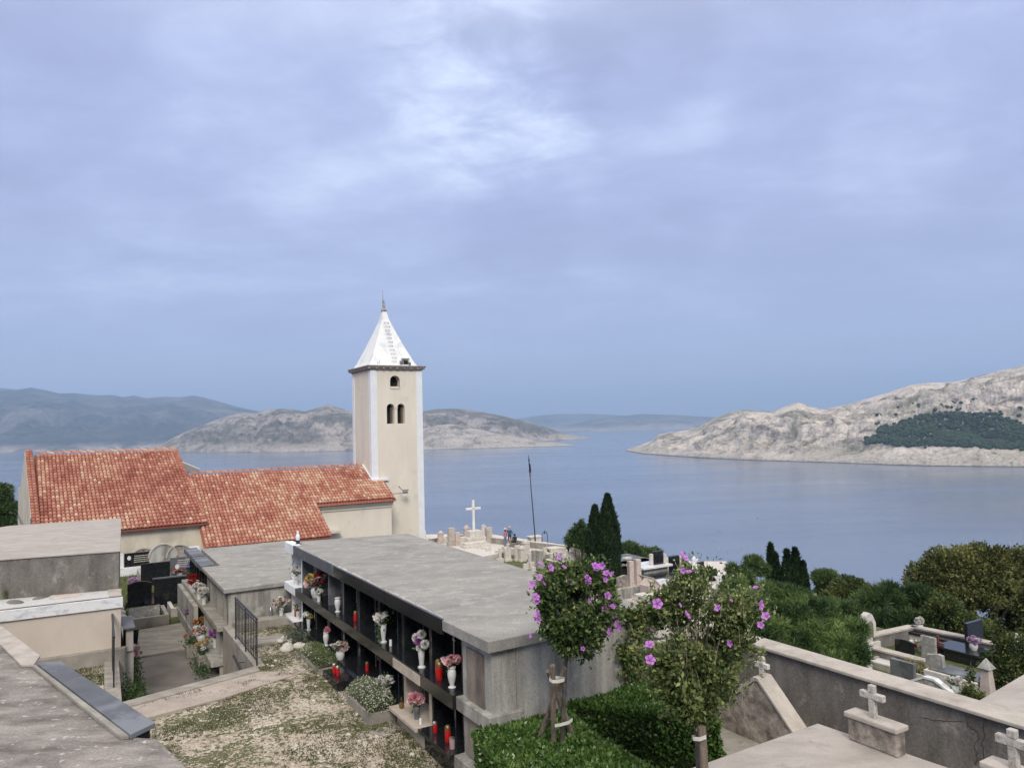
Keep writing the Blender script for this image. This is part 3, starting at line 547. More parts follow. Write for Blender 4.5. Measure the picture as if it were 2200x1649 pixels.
# ---------------------------------------------------------------- terraces and grounds
def gridpoly(name, u0_, u1_, v0_, v1_, zf, mat, step=.12, keep=None, skirt=None, amp=.02, kind='structure'):
    gu = np.arange(u0_, u1_+step*.5, step); gv = np.arange(v0_, v1_+step*.5, step); A, B = np.meshgrid(gu, gv, indexing='ij')
    z = np.vectorize(zf)(A, B)+(fbm(A*1.5, B*1.5, s=11, o=4)-.5)*amp*2
    P = np.stack([math.cos(TH)*A-math.sin(TH)*B, math.sin(TH)*A+math.cos(TH)*B, z], -1).reshape(-1, 3); n, k = A.shape; idx = np.arange(n*k).reshape(n, k)
    Q = np.stack([idx[:-1, :-1], idx[1:, :-1], idx[1:, 1:], idx[:-1, 1:]], -1).reshape(-1, 4)
    if keep:
        cen = np.stack([A, B], -1).reshape(-1, 2)[Q].mean(1); Q = Q[np.array([keep(*c) for c in cen])]
    o = bpy.data.objects.new(name, npmesh(name, P, Q, mat, smooth=True)); COL.objects.link(o); tag(o, kind=kind); return o
YZ = lambda u, v: -5.08-.042*max(0, 16.5-v)-.02*max(0, v-17)
edge_v = lambda u: 16.42+.29*(u-.8)
in_yard = lambda u, v: (v < edge_v(u)) or u < .78+.02*(v-16) or (u > 3.40 and v < 21.2)
gridpoly('gravel_yard', -4, 5.6, 4, 21.3, YZ, gravel_m, .1, in_yard, amp=.03)
gridpoly('planting_bed', 4.6, 9.4, 4.2, 9.45, lambda u, v: -5.33, earth, .2, amp=.05)
m = M((0, 0, -8)); zt = -5.045   # retaining walls round the sunken path, light concrete rims
m.prism([(.8, 16.42), (3.44, 17.2), (3.44, 16.85), (.8, 16.05)], -7, zt); m.prism([(.80, 16.42), (.92, 21.0), (.62, 21.0), (.5, 16.1), (.8, 16.1)], -7, zt-.004); m.box(3.40, 3.62, 17.15, 21.25, -7, zt-.008)
rw = m.build('retaining_wall', path_conc, bevel=.015); tag(rw, 'low concrete retaining wall with a pale rim around the sunken path', 'retaining wall')
m = M((0, 0, -8)); m.prism([(.5, 16.05), (3.44, 16.83), (4.3, 16.3), (2.5, 15.6), (.5, 15.2)], -7, -5.075)
g_ = m.build('concrete_landing', gravel_path); tag(g_, kind='structure')
m = M((0, 0, -8)); m.box(3.62, 5.1, 18.9, 19.5, -7, -5.04); m.box(3.62, 5.1, 20.7, 21.15, -7, -4.93); m.build('threshold_step', path_conc, bevel=.01)
tag(bpy.context.scene.objects['threshold_step'], 'pale concrete step between the two columbarium blocks behind the railing', 'step')
m = M((0, 0, -8)); m.box(.9, 3.5, 16.4, 24.6, -7, -6.42); a_ = m.build('lower_path', path_dark); tag(a_, kind='structure')
m = M((0, 0, -8)); m.prism([(1.55, 24.6), (3.5, 24.7), (3.5, 28.2), (1.85, 28.0)], -7, -6.37); a_ = m.build('path_slab', path_conc, bevel=.01); tag(a_, kind='structure')
gridpoly('grave_lawn', .6, 8.5, 24.2, 42, lambda u, v: -6.40+.012*(v-28), grass_m, .25, lambda u, v: not (1.5 < u < 3.5 and v < 28.1), amp=.05)

# lower graveyard terraces
def terrace(name, pts, z, mat, depth=3):
    poly = [atz(x, y, z)[:2] for x, y in pts]; m = M((0, 0, 0)); m.prism(poly, z-depth, z); o = m.build(name, mat); tag(o, kind='structure'); return poly
terrace('sea_terrace', [(880, 1150), (925, 1147), (1056, 1147), (1262, 1177), (1173, 1190), (1078, 1175), (1078, 1187), (1000, 1203), (880, 1190)], -11.2, white_stone, 2)
terrace('garden_terrace', [(900, 1165), (1262, 1172), (1290, 1225), (1300, 1262), (1180, 1262), (1000, 1215)], -11.75, grass_m, 2)
terrace('tomb_terrace', [(1300, 1205), (1560, 1205), (1600, 1300), (1560, 1345), (1380, 1318), (1290, 1260)], -10.4, white_stone, 2)
m = M((0, 0, -12)); m.box(21.0, 28.2, 8.5, 20.5, -12, -8.5); o = m.build('enclosure_ground', grass_m); tag(o, kind='structure')

# ---------------------------------------------------------------- flowers, vases, lanterns
def leafcloud(P, size, ratio=.5, up_bias=.3, outward=None, fold=.15, cent=None, jit=.35):
    n = len(P); d = rng.normal(size=(n, 3)); d[:, 2] += up_bias
    if outward is not None: d += outward*1.1
    d /= np.linalg.norm(d, axis=1)[:, None]; s = np.cross(d, rng.normal(size=(n, 3))); s /= np.linalg.norm(s, axis=1)[:, None]+1e-9
    nn = np.cross(d, s); L_ = (size*(1+jit*(rng.random(n)-.5)*2))[:, None] if np.isscalar(size) else size[:, None]
    a = P; b = P+d*L_*.5+s*L_*ratio*.5+nn*L_*fold; c = P+d*L_; e = P+d*L_*.5-s*L_*ratio*.5+nn*L_*fold
    vs = np.stack([a, b, c, e], 1).reshape(-1, 3); return vs, np.arange(n*4).reshape(-1, 4)
green_leaf = leafmat('bouquet_leaf', [(.02, .05, .02), (.06, .12, .04), (.11, .17, .06)], .45)
dull_leaf = leafmat('dull_leaf', [(.03, .05, .035), (.08, .11, .07), (.14, .17, .12)], .5)
def petalmat(name, c): return leafmat(name, [tuple(x*.62 for x in c), c, tuple(min(.95, x*1.15) for x in c)], .6, .3, .2)
PET = dict(white=petalmat('white_petal', (.72, .70, .66)), pink=petalmat('pink_petal', (.72, .32, .38)), palepink=petalmat('pale_pink_petal', (.72, .50, .50)), purple=petalmat('purple_petal', (.42, .12, .48)),
    lilac=petalmat('lilac_petal', (.50, .33, .52)), red=petalmat('red_petal', (.50, .02, .03)), yellow=petalmat('yellow_petal', (.62, .45, .12)), magenta=petalmat('magenta_petal', (.70, .09, .28)), blue=petalmat('blue_petal', (.25, .27, .55)), orange=petalmat('orange_petal', (.6, .25, .1)))
def ball_bloom(n=110, r=.05, rat=.55, flat=1.):
    d = rng.normal(size=(n, 3)); d /= np.linalg.norm(d, axis=1)[:, None]; d[:, 2] *= flat
    P = d*r*.45; s = np.cross(d, rng.normal(size=(n, 3))); s /= np.linalg.norm(s, axis=1)[:, None]; L_ = r*.62; nn = np.cross(d, s)
    vs = np.stack([P, P+d*L_*.6+s*L_*rat, P+d*L_+s*.0, P+d*L_*.6-s*L_*rat], 1).reshape(-1, 3); return vs, np.arange(n*4).reshape(-1, 4), np.repeat(rng.random(n), 4)
def open_bloom(k=6, r=.055, layers=2):
    vs = []; tn = []
    for l in range(layers):
        for i in range(k):
            a = 2*math.pi*(i+.5*l)/k; el = .35+.5*l; R = r*(1-.25*l); w = math.pi/k*R*.95
            ax = np.array([math.cos(a), math.sin(a), 0]); sd = np.array([-math.sin(a), math.cos(a), 0]); dz = np.array([0, 0, 1.])
            p = lambda f, h: ax*R*f*math.cos(el)+dz*R*(f*math.sin(el)-h*f*f*.5)
            vs += [p(.05, 0), p(.55, .3)+sd*w, p(1, .9)+sd*w*.5, p(1, .9)-sd*w*.5]; tn += [.1, .7, 1, 1]
            vs += [p(.05, 0), p(.55, .3)-sd*w, p(.55, .3)+sd*w, p(1, .9)-sd*w*.5]; tn += [.1, .6, .6, .9]
    vs = np.array(vs); return vs, np.arange(len(vs)).reshape(-1, 4), np.array(tn)
BL = {}
def bloom_me(kind, c):
    if (kind, c) not in BL:
        a = ball_bloom() if kind == 'ball' else open_bloom() if kind == 'open' else ball_bloom(40, .05, .8)
        BL[kind, c] = npmesh('bloom', a[0], a[1], PET[c], a[2])
    return BL[kind, c]
VASE = dict(
    urn=[(.055, 0), (.060, .012), (.035, .03), (.032, .05), (.055, .12), (.066, .20), (.058, .255), (.048, .275), (.062, .29), (.062, .305), (.045, .31)],
    tall=[(.058, 0), (.060, .015), (.034, .035), (.038, .10), (.052, .22), (.058, .30), (.048, .30)],
    cup=[(.045, 0), (.047, .012), (.04, .03), (.052, .15), (.060, .20), (.05, .20)],
    pot=[(.06, 0), (.085, .06), (.09, .12), (.075, .155), (.082, .165), (.07, .165)])
VM = {k: M().lathe(v, n=16).mesh('vase', white_glaze, True) for k, v in VASE.items()}
VMb = {k: M().lathe(v, n=16).mesh('vase', granite_g, True) for k, v in VASE.items()}
def leaves_me(n, spread, h, mat=None, size=.05):
    P = rng.normal(size=(n, 3))*[spread*.5, spread*.5, h*.35]+[0, 0, h*.45]; vs, q = leafcloud(P, size, .5, .3); return npmesh('leaves', vs, q, mat or green_leaf, np.repeat(rng.random(n), 4))
LV = [leaves_me(90, .11, .16) for _ in range(3)]+[leaves_me(90, .11, .16, dull_leaf) for _ in range(2)]
def vase(p, kind, label, blooms, group=None, sc=1., spread=.1, top=.12, leaf=0, hang=False, vm=None, name='flower_vase', rzj=0., cat='flower vase'):
    """vase standing at grid point p with its bouquet; blooms = [(kind, colour, count)]"""
    t = thing(name, label, cat, p, group, rz=rzj); t.scale = (sc,)*3
    h = VASE[kind][-1][1]; inst((vm or VM)[kind], 'vase', (0, 0, 0), t)
    if leaf is not None: inst(LV[leaf], 'leaves', (0, 0, h-.01), t, (0, 0, random.random()*6), (spread/.1, spread/.1, top/.12))
    for bk, c, n in blooms:
        for i in range(int(n*1.7)):
            a = random.random()*6.28; rr = 1.15*spread*math.sqrt(random.random()); z = h+top*(.35+1.05*random.random()*(1-.4*rr/spread))
            s = random.uniform(1.05, 1.5)
            inst(bloom_me(bk, c), 'bloom', (rr*math.cos(a), rr*math.sin(a), z), t, (random.uniform(-.6, .6)-.4*math.sin(a), random.uniform(-.6, .6)+.5*math.cos(a)-.3, a), s)
    if hang:
        P = np.stack([rng.normal(-.07, .02, 220), rng.normal(.03, .025, 220), h+.05-rng.random(220)*.62], -1); vs, q = leafcloud(P, .04, .45, -.6); inst(npmesh('trailing_ivy', vs, q, green_leaf, np.repeat(.4+.6*rng.random(220), 4)), 'trailing_ivy', (0, 0, 0), t)
    return t
LB = M().lathe([(.034, 0), (.037, .01), (.037, .125), (.030, .14)], n=12).mesh('lantern_body', red_glass, True)
LL = M().lathe([(.036, .135), (.036, .165), (.026, .185), (.010, .195)], n=12).mesh('lantern_lid', gold, True)
LW = M().lathe([(.038, .135), (.038, .165), (.020, .18)], n=12).mesh('lantern_lid', silver, True); LWH = M().lathe([(.024, 0), (.024, .10), (.018, .104)], n=10).mesh('candle_jar', marble, True)
def lantern(p, label, sc=1., lid=0, group=None):
    t = thing('grave_lantern', label, 'lantern', p, group); t.scale = (sc,)*3; inst(LB, 'lantern_body', (0, 0, 0), t); inst((LL, LW)[lid], 'lantern_lid', (0, 0, 0), t); return t
def candle(p, label, sc=1.):
    o = inst(LWH, 'candle_jar', Vector(W(*p)), None, (0, 0, 0), sc); return tag(o, label, 'candle')
def stone_me(r=.05, flat=.6, mat=None, seed=0):
    bm = bmesh.new(); bmesh.ops.create_icosphere(bm, subdivisions=2, radius=r)
    for v in bm.verts: v.co *= 1+.35*(float(vnoise(v.co.x/r+seed, v.co.y/r, v.co.z/r+3))-.5); v.co.z *= flat
    me = bpy.data.meshes.new('stone'); bm.to_mesh(me); bm.free(); me.materials.append(mat or white_stone); return me

# ---------------------------------------------------------------- main columbarium in front
oc = (5.0, 9.41, -5.6)
cb = thing('columbarium', 'long low columbarium with grey roof and two rows of black niches facing the gravel', 'tomb block', oc, 'columbarium blocks')
m = M(oc); m.prism([(5.55, 9.55), (8.1, 9.55), (8.22, 20.35), (5.55, 20.9)], -5.6, -3.2); m.build('core_wall', wall_conc, cb, bevel=.012)
m = M(oc); m.prism([(5.0, 10.9), (5.02, 9.41), (8.15, 9.52), (8.34, 20.42), (5.04, 21.06), (5.04, 10.9)], -3.17, -3.0); m.build('roof_slab', roof_conc, cb, bevel=.014)
m = M(oc); m.box(5.15, 5.55, 9.56, 10.50, -5.6, -3.17); m.box(5.03, 5.62, 9.46, 10.52, -4.27, -4.07); m.box(4.98, 5.62, 9.46, 10.52, -5.12, -4.93)
e_ = m.build('end_bay', wall_conc, cb, bevel=.01)
m = M(oc); m.box(5.125, 5.152, 9.78, 10.32, -4.07, -3.3); m.box(5.125, 5.152, 9.78, 10.32, -4.90, -4.30); m.build('stained_panel', brown_conc, cb)
JO = [10.89, 12.13, 13.4, 14.7, 16.62, 20.2, 21.1]
for i, (a, b_) in enumerate(zip(JO[:-1], JO[1:])):
    mt = white_band if i == 5 else granite_g if i == 4 else granite
    m = M(oc); m.box(4.99, 5.036 if i < 5 else 5.2, a+.004, b_-.004, -3.23, -2.99+(.012 if i in (4, 5) else 0)); m.build('fascia_stone', mt, cb, bevel=.004)
BAYS = [(10.5, 11.72), (11.72, 12.95), (12.95, 14.18), (14.18, 15.40), (15.40, 16.45), (16.45, 17.55), (17.55, 18.66), (18.66, 19.95), (19.95, 21.1)]
strokes = plain('engraved_letters', (.66, .62, .52), .5); oval_m = plain('enamel_portrait', (.62, .62, .60), .25)
def inscription(mm, x, y0, y1, z, rows, dz=.045, h=.018, density=.75):
    """rows of small engraved strokes, too small to read, on a face of constant x"""
    for r in range(rows):
        y = y0+random.uniform(0, .05); ye = y1-random.uniform(0, .12)
        while y < ye:
            w = random.uniform(.008, .018)
            if random.random() < density: mm.box(x-.0015, x, y, y+w, z-r*dz, z-r*dz+h*random.uniform(.7, 1))
            y += w+.009
for bi, (a, b_) in enumerate(BAYS):
    for tier in (0, 1):
        ztop, zbot = ((-3.2, -4.06), (-4.26, -4.92))[tier]
        white = bi == 8; beige = (bi == 1 and tier == 1)
        fr = white_band if white else beige_marble if beige else granite; bk = grey_stone if white else granite
        m = M(oc); m.box(5.50, 5.553, a, b_, zbot, ztop); mid = (a+b_)/2; pk = m.build('back_slab', bk, cb)
        w = .055 if not (white or beige) else .11
        for ya, yb in ((a+.003, a+w), (b_-w, b_-.003)):
            m = M(oc); m.box(5.16, 5.5, ya, yb, zbot, ztop); m.build('side_frame', fr if not (bi in (5, 6, 7) and tier == 0) else granite_g, cb, bevel=.004)
        if not white and not beige:
            m = M(oc); m.box(5.30, 5.5, mid-.025, mid+.025, zbot, ztop); m.build('divider', granite, cb)
        # ledge or lower shelf
        lm = white_band if white else granite
        m = M(oc)
        if tier == 0:
            m.box(4.97, 5.5, a+.004, b_-.004, -4.26, -4.05); m.build('ledge', beige_marble if bi == 1 and False else lm, cb, bevel=.005)
            if bi == 1: m = M(oc); m.box(4.955, 4.972, a+.02, b_+.0, -4.25, -4.085); m.build('ledge_facing', beige_marble, cb)
        else:
            lip = (4.90, 4.86, 4.96, 4.93, 4.93, 4.88, 4.93, 4.93, 4.95)[bi]; m.box(lip, 5.5, a+.004, b_-.004, -4.98, -4.92); m.build('shelf', fr, cb, bevel=.004)
            m = M(oc); m.box(5.02, 5.5, a+.003, b_-.003, -5.6, -4.98); m.build('base', white_stone if white else beige_marble if beige else granite_g if bi in (7,) else granite, cb)
        if not white:
            m = M(oc)
            if random.random() < .9: inscription(m, 5.498, a+.14, mid-.05, ztop-.24, random.choice((2, 3, 4)))
            if random.random() < .8: inscription(m, 5.498, mid+.06, b_-.14, ztop-.22, random.choice((2, 3)))
            if m.v: m.build('inscription', strokes, cb)
            for yy in ([a+.22, mid+.2] if random.random() < .5 else [mid+.13]):
                m = M(oc); m.slabx([(yy+.045*math.cos(k*math.pi/6), ztop-.16+.062*math.sin(k*math.pi/6)) for k in range(12)], 5.485, 5.498); m.build('portrait_medallion', oval_m, cb)
            if random.random() < .6:
                m = M(oc); yy = mid-.06; m.box(5.27, 5.282, yy, yy+.012, ztop-.5, ztop-.1); m.box(5.27, 5.282, yy-.05, yy+.062, ztop-.2, ztop-.188); m.build('metal_cross', silver, cb)
m = M(oc)
for i in range(150):
    v_ = 10.95+(21.0-10.95)*random.random(); w_ = random.uniform(.008, .035)*(1.6 if 14.5 < v_ < 16.5 or 12.2 < v_ < 13 else .8); l_ = random.uniform(.05, .22); u_ = 5.045+random.uniform(0, .02)
    m.prism([(u_, v_), (u_+w_*.6, v_-l_*.3), (u_+w_, v_), (u_+w_*.7, v_+l_*.4), (u_+w_*.2, v_+l_*.5)], -3.002, -2.992+random.uniform(0, .006))
tag(m.build('lime_crust', white_stone, cb), kind='stuff')
def SH(px, py, z=-4.05, du=0): q = atz(px, py, z); return q
G1 = 'vases on the niches of the front columbarium'
zs = -4.05
vase((5.12, 10.83, zs), 'urn', 'white urn vase with pink roses, nearest on the upper ledge of the front columbarium', [('rose', 'pink', 3), ('open', 'palepink', 4)], G1, 1.05, .085, .12, 2)
t = vase((5.12, 12.02, zs), 'tall', 'tall white vase with white chrysanthemum balls round one purple bloom on the upper ledge', [], G1, 1.12, .10, .12, 0)
for c, x, y, z, s in (('white', -.02, .13, .42, 1.35), ('white', .0, -.02, .50, 1.35), ('white', .0, -.14, .38, 1.3), ('purple', -.03, .03, .39, 1.2), ('white', -.03, .0, .30, 1.05), ('purple', .02, .06, .45, .9)):
    inst(bloom_me('ball', c), 'bloom', (x, y, z), t, (0, 0, 0), s*1.1)
vase((5.12, 13.85, zs), 'tall', 'white vase with white blooms and ivy trailing far below the ledge', [('open', 'white', 9)], G1, 1.12, .12, .16, 0, True)
vase((5.12, 16.75, zs), 'urn', 'empty white urn vase standing on the grey part of the upper ledge', [], G1, 1.05, leaf=None)
vase((5.14, 18.55, zs), 'pot', 'white pot with red, pink and yellow flowers crowding a niche of the upper row', [('open', 'red', 5), ('open', 'palepink', 4), ('rose', 'yellow', 3)], G1, 1.5, .15, .17, 3)
vase((5.06, 18.05, zs), 'cup', 'small pot with a white rose and dull green leaves beside the crowded red bouquet', [('rose', 'white', 2)], G1, .9, .1, .09, 3)
vase((5.10, 20.35, zs), 'cup', 'white cup with white lilies in the upper niche of the white marble end bay', [('open', 'white', 4)], G1, 1.2, .09, .15, 1)
vase((5.12, 20.25, -4.92), 'cup', 'white cup with pale flowers in the lower niche of the white marble end bay', [('open', 'white', 3), ('open', 'palepink', 1)], G1, 1.0, .1, .14, 2)
vase((5.05, 18.95, -4.92), 'tall', 'white fluted vase with creamy flowers next to the white end bay, lower row', [('open', 'white', 7), ('rose', 'yellow', 1)], G1, .95, .1, .12, 1)
vase((5.02, 17.35, -4.92), 'urn', 'white urn with a small green plant and reddish buds on the lower shelf', [('rose', 'pink', 2)], G1, 1., .05, .08, 0)
vase((4.98, 16.15, -4.92), 'pot', 'round white pot with big pale pink blooms behind the planter with grey herbs', [('open', 'palepink', 7), ('open', 'white', 3)], G1, 1.1, .13, .14, 2)
vase((5.02, 13.55, -4.98), 'pot', 'round white pot of white flowers behind the planter full of tiny white flowers', [('open', 'white', 9)], G1, 1.1, .11, .17, 0)
t = vase((5.06, 12.12, -4.92), 'cup', 'dark slim vase of bright and pale pink chrysanthemums in the beige niche', [('ball', 'pink', 5), ('ball', 'magenta', 1), ('open', 'palepink', 7)], G1, 1.05, .10, .17, 2, vm=VMb)
G2 = 'red lanterns on the front columbarium'
lantern((5.16, 11.42, zs), 'left one of two tall red lanterns standing together on the upper ledge', 1.5, 0, G2); lantern((5.12, 11.30, zs), 'right one of two tall red lanterns standing together on the upper ledge', 1.5, 0, G2)
lantern((5.08, 11.42, -4.92), 'short red lantern with a silver lid on the lowest near shelf', 1.0, 1, G2); lantern((5.10, 10.98, -4.92), 'tall red lantern with a white label in the middle of the lowest near shelf', 1.35, 0, G2)
gl = thing('glass_lantern', 'clear glass lantern with a pale lid at the near end of the lowest shelf', 'lantern', (5.05, 10.72, -4.92)); gm = plain('pinkish_glass', (.38, .27, .27), .15)
inst(M().lathe([(.042, 0), (.044, .14), (.040, .145)], n=14).mesh('glass_body', gm, True), 'glass_body', (0, 0, 0), gl); inst(M().lathe([(.045, .145), (.045, .165), (.02, .175)], n=14).mesh('lid', silver, True), 'lid', (0, 0, 0), gl)
lantern((5.10, 13.90, -4.92), 'small red lantern beside the round pot of white flowers', 1.0, 0, G2); lantern((5.2, 15.75, zs), 'red glass lantern alone in a black niche of the upper row', 1.1, 0, G2); lantern((5.2, 15.05, -4.92), 'red lantern in the black niche of the lower row', 1.0, 0, G2)
lantern((4.64, 15.45, -4.97), 'left red lantern on the low black step', 1.15, 1, G2); lantern((4.66, 15.28, -4.97), 'right red lantern on the low black step', 1.1, 1, G2)
lantern((5.1, 17.6, -4.92), 'thin red lantern behind the urn with the green plant', 1.2, 0, G2); lantern((5.16, 20.55, -4.92), 'dark red pointed lantern in the white lower niche', 1.7, 0, G2)
candle((5.15, 13.55, zs), 'short white candle on the upper ledge next to the ivy vase', 1.1); candle((5.02, 11.88, -4.92), 'white candle beside the pink chrysanthemums in the beige niche', .9)
t = thing('bronze_lamp', 'small bronze lamp with a ring handle in the beige niche', 'lantern', (5.02, 12.72, -4.92)); inst(M().lathe([(.03, 0), (.045, .03), (.045, .09), (.03, .10)], n=12).mesh('body', gold, True), 'body', (0, 0, 0), t)
mm = M(); mm.tube([(0, -.03, .1), (0, -.015, .18), (0, 0, .2), (0, .015, .18), (0, .03, .1)], .005, 5); mm.build('handle', gold, t)
m = M((0, 0, 0)); m.box(4.50, 5.02, 14.85, 15.8, -5.30, -4.97); o = m.build('black_step', granite, bevel=.005); tag(o, 'low black granite step holding two red lanterns at the columbarium foot', 'grave step')
# candle lamp standing on the roof corner
p = atz(640, 1169, -3.0); t = thing('roof_lamp', 'white glass grave lamp standing on the far roof corner of the front columbarium', 'lantern', p)
inst(M().lathe([(.09, 0), (.09, .02), (.05, .03), (.05, .12)], n=12).mesh('base', iron, True), 'base', (0, 0, 0), t); inst(M().lathe([(.05, .12), (.06, .2), (.05, .26), (.03, .28), (.035, .33), (.02, .36)], n=12).mesh('glass', marble, True), 'glass', (0, 0, 0), t)

# planters in front of it
def planter(o, label, cx, cy, w, d, h, rows, flowers, wild=.16, mt=None, cover=1400, col=None):
    t = thing('stone_planter', label, 'planter', (cx, cy, o)); m = M(); b = .05
    m.box(-w/2, w/2, -d/2, -d/2+b, 0, h); m.box(-w/2, w/2, d/2-b, d/2, 0, h); m.box(-w/2, -w/2+b, -d/2+b, d/2-b, 0, h); m.box(w/2-b, w/2, -d/2+b, d/2-b, 0, h)
    m.build('trough', mt or path_conc, t, bevel=.008); m = M(); m.box(-w/2+b, w/2-b, -d/2+b, d/2-b, 0, h*.85); m.build('soil', earth, t)
    P = rng.random((cover, 3))*[w*1.1, d*1.1, 1]-[w*.55, d*.55, 0]; hh = wild*(1-.5*((P[:, 0]/w*1.7)**2+(P[:, 1]/d*1.7)**2)); P[:, 2] = h*.85+P[:, 2]**.5*np.maximum(hh, .02)
    vs, q = leafcloud(P, .035, .3, .8); tn = np.repeat(rng.random(cover), 4); o_ = inst(npmesh('herbs', vs, q, col or green_leaf, tn), 'herbs', (0, 0, 0), t); tag(o_, kind='stuff')
    if flowers:
        k = flowers; Pf = P[rng.integers(0, cover, k)]; Pf[:, 2] += .02; vs, q = leafcloud(Pf, .024, .9, .5); o_ = inst(npmesh('tiny_white_flowers', vs, q, PET['white'], np.repeat(rng.random(k), 4)), 'tiny_white_flowers', (0, 0, 0), t); tag(o_, kind='stuff')
    return t
fresh = leafmat('fresh_herb', [(.06, .10, .03), (.14, .19, .06), (.22, .26, .12)], .6)
planter(-5.26, 'stone planter overflowing with tiny white flowers by the nearer black niches', 4.78, 13.65, .52, 1.25, .24, 4, 1500, .44, cover=5200, col=fresh)
planter(-5.2, 'concrete planter with grey-green herbs below the pale pink bouquet', 4.66, 16.7, .46, 1.45, .20, 4, 160, .36, cover=4200, col=fresh)
m = M((0, 0, 0)); m.prism([(4.40, 12.85), (4.55, 12.6), (5.1, 12.7), (5.1, 14.4), (4.5, 14.45), (4.36, 14.0)], -5.32, -5.235); o = m.build('concrete_pad', path_conc, bevel=.02); tag(o, 'rough concrete pad under the planter with tiny white flowers', 'slab')
# little rock garden by the white bay
rk = [(4.55, 18.75), (4.4, 18.4), (4.62, 18.2), (4.35, 18.9), (4.75, 18.05), (4.3, 18.1), (4.5, 19.1), (4.7, 17.85)]
for i, (a, b_) in enumerate(rk):
    o = inst(stone_me(.10+.03*(i % 3), .6, white_stone, i), 'border_rock', Vector(W(a, b_, -5.06)), None, (0, 0, i)); tag(o, 'white border rock of the little flower bed beside the white marble bay', 'rock', 'rocks edging the flower bed')
P = rng.normal(size=(900, 3))*[.14, .25, .06]+[4.68, 18.7, -4.95]; vs, q = leafcloud(P, .05, .4, .5); vs = vs-np.array([4.68, 18.7, -5.06])
o = inst(npmesh('low_shrub', vs, q, dull_leaf, np.repeat(rng.random(900), 4)), 'low_shrub', Vector(W(4.68, 18.7, -5.06)), None, (0, 0, TH)); tag(o, 'low green shrub between white rocks at the foot of the white marble bay', 'shrub')
vase((4.85, 20.95, -4.95), 'cup', 'white vase of pale pink lilies standing on the ground left of the white bay', [('open', 'palepink', 6), ('open', 'white', 2)], None, 1.2, .13, .16, 2)
t = thing('glass_jar', 'dull metal grave lamp on the ground against the concrete wall behind the railing', 'lantern', (4.6, 21.1, -4.93)); inst(M().lathe([(.05, 0), (.06, .05), (.055, .16), (.03, .2), (.02, .24)], n=12).mesh('body', steel, True), 'body', (0, 0, 0), t)

# ---------------------------------------------------------------- second columbarium with the side-facing niches
o3 = (3.42, 21.2, -6.5)
c2_ = thing('columbarium', 'smaller concrete columbarium behind the railing, its niches facing the sunken path', 'tomb block', o3, 'columbarium blocks')
m = M(o3); m.box(3.95, 7.0, 21.30, 29.1, -6.6, -4.2); m.box(3.55, 3.95, 21.30, 21.55, -6.6, -4.2); m.build('core_wall', wall_conc, c2_, bevel=.01)
m = M(o3); m.prism([(3.42, 21.2), (7.05, 21.2), (7.05, 29.25), (3.95, 29.25), (3.95, 25.2), (3.42, 25.2)], -4.21, -4.1); m.build('roof_slab', roof_conc, c2_, bevel=.012)
for a, b_ in ((25.22, 27.2), (27.24, 29.3)): m = M(o3); m.box(3.38, 3.80, a, b_, -4.2, -4.06+(.0 if a < 26 else .02)); m.build('coping_stone', granite_g, c2_, bevel=.004)
nb = 13
for tier, (z0, z1) in enumerate(((-5.10, -4.22), (-6.0, -5.24), (-6.6, -6.1))):
    uo = (3.40, 3.30, 3.20)[tier]
    m = M(o3); m.box(3.90, 3.953, 21.5, 29.1, z0, z1); m.build('niche_back', dark_conc, c2_)
    if tier < 2: m = M(o3); m.box((3.28, 3.12)[tier], 3.95, 21.4, 29.15, z0-.13, z0); m.build('niche_shelf', path_conc if tier == 0 else wall_conc, c2_, bevel=.008)
    for k in range(nb+1):
        y = 21.5+k*(29.1-21.5)/nb; far = y > 25.2
        m = M(o3); m.box(uo+.15, 3.9, y-.04, y+.04, z0, z1); m.build('niche_post', granite if far and tier == 0 else wall_conc, c2_)
m = M(o3); m.box(3.15, 3.28, 25.0, 29.15, -6.6, -5.23); m.build('panel_wall', wall_conc, c2_)
G3 = 'flowers on the niches facing the sunken path'
for p, k, lab, bl in (((3.4, 27.6, -5.1), 'cup', 'bright red flower pot high on the far black niches of the side columbarium', [('ball', 'red', 3)]), ((3.36, 26.6, -5.1), 'pot', 'red and white flower bowl on the far shelf of the side columbarium', [('open', 'red', 6), ('open', 'white', 2)]),
    ((3.36, 25.4, -5.1), 'cup', 'white hydrangea pot, farther of two on the side columbarium shelf', [('ball', 'white', 3)]), ((3.38, 24.5, -5.1), 'cup', 'larger white hydrangea pot, nearer of two on the side columbarium shelf', [('ball', 'white', 5)]),
    ((3.2, 26.3, -6.0), 'cup', 'purple flower bunch leaning over the middle shelf of the side columbarium', [('open', 'purple', 5), ('open', 'lilac', 3)]), ((3.25, 25.0, -6.0), 'pot', 'orange flower bowl on the middle shelf of the side columbarium', [('rose', 'orange', 3)]),
    ((3.2, 23.7, -6.0), 'pot', 'clay coloured bowl with a dull pink bloom on the middle shelf', [('rose', 'palepink', 3)]), ((3.45, 22.9, -6.0), 'cup', 'purple and magenta orchid bunch in front of the blue-black niche', [('open', 'purple', 7), ('open', 'magenta', 2)])):
    vase(p, k, lab, bl, G3, 1.35, .10, .12, 2)
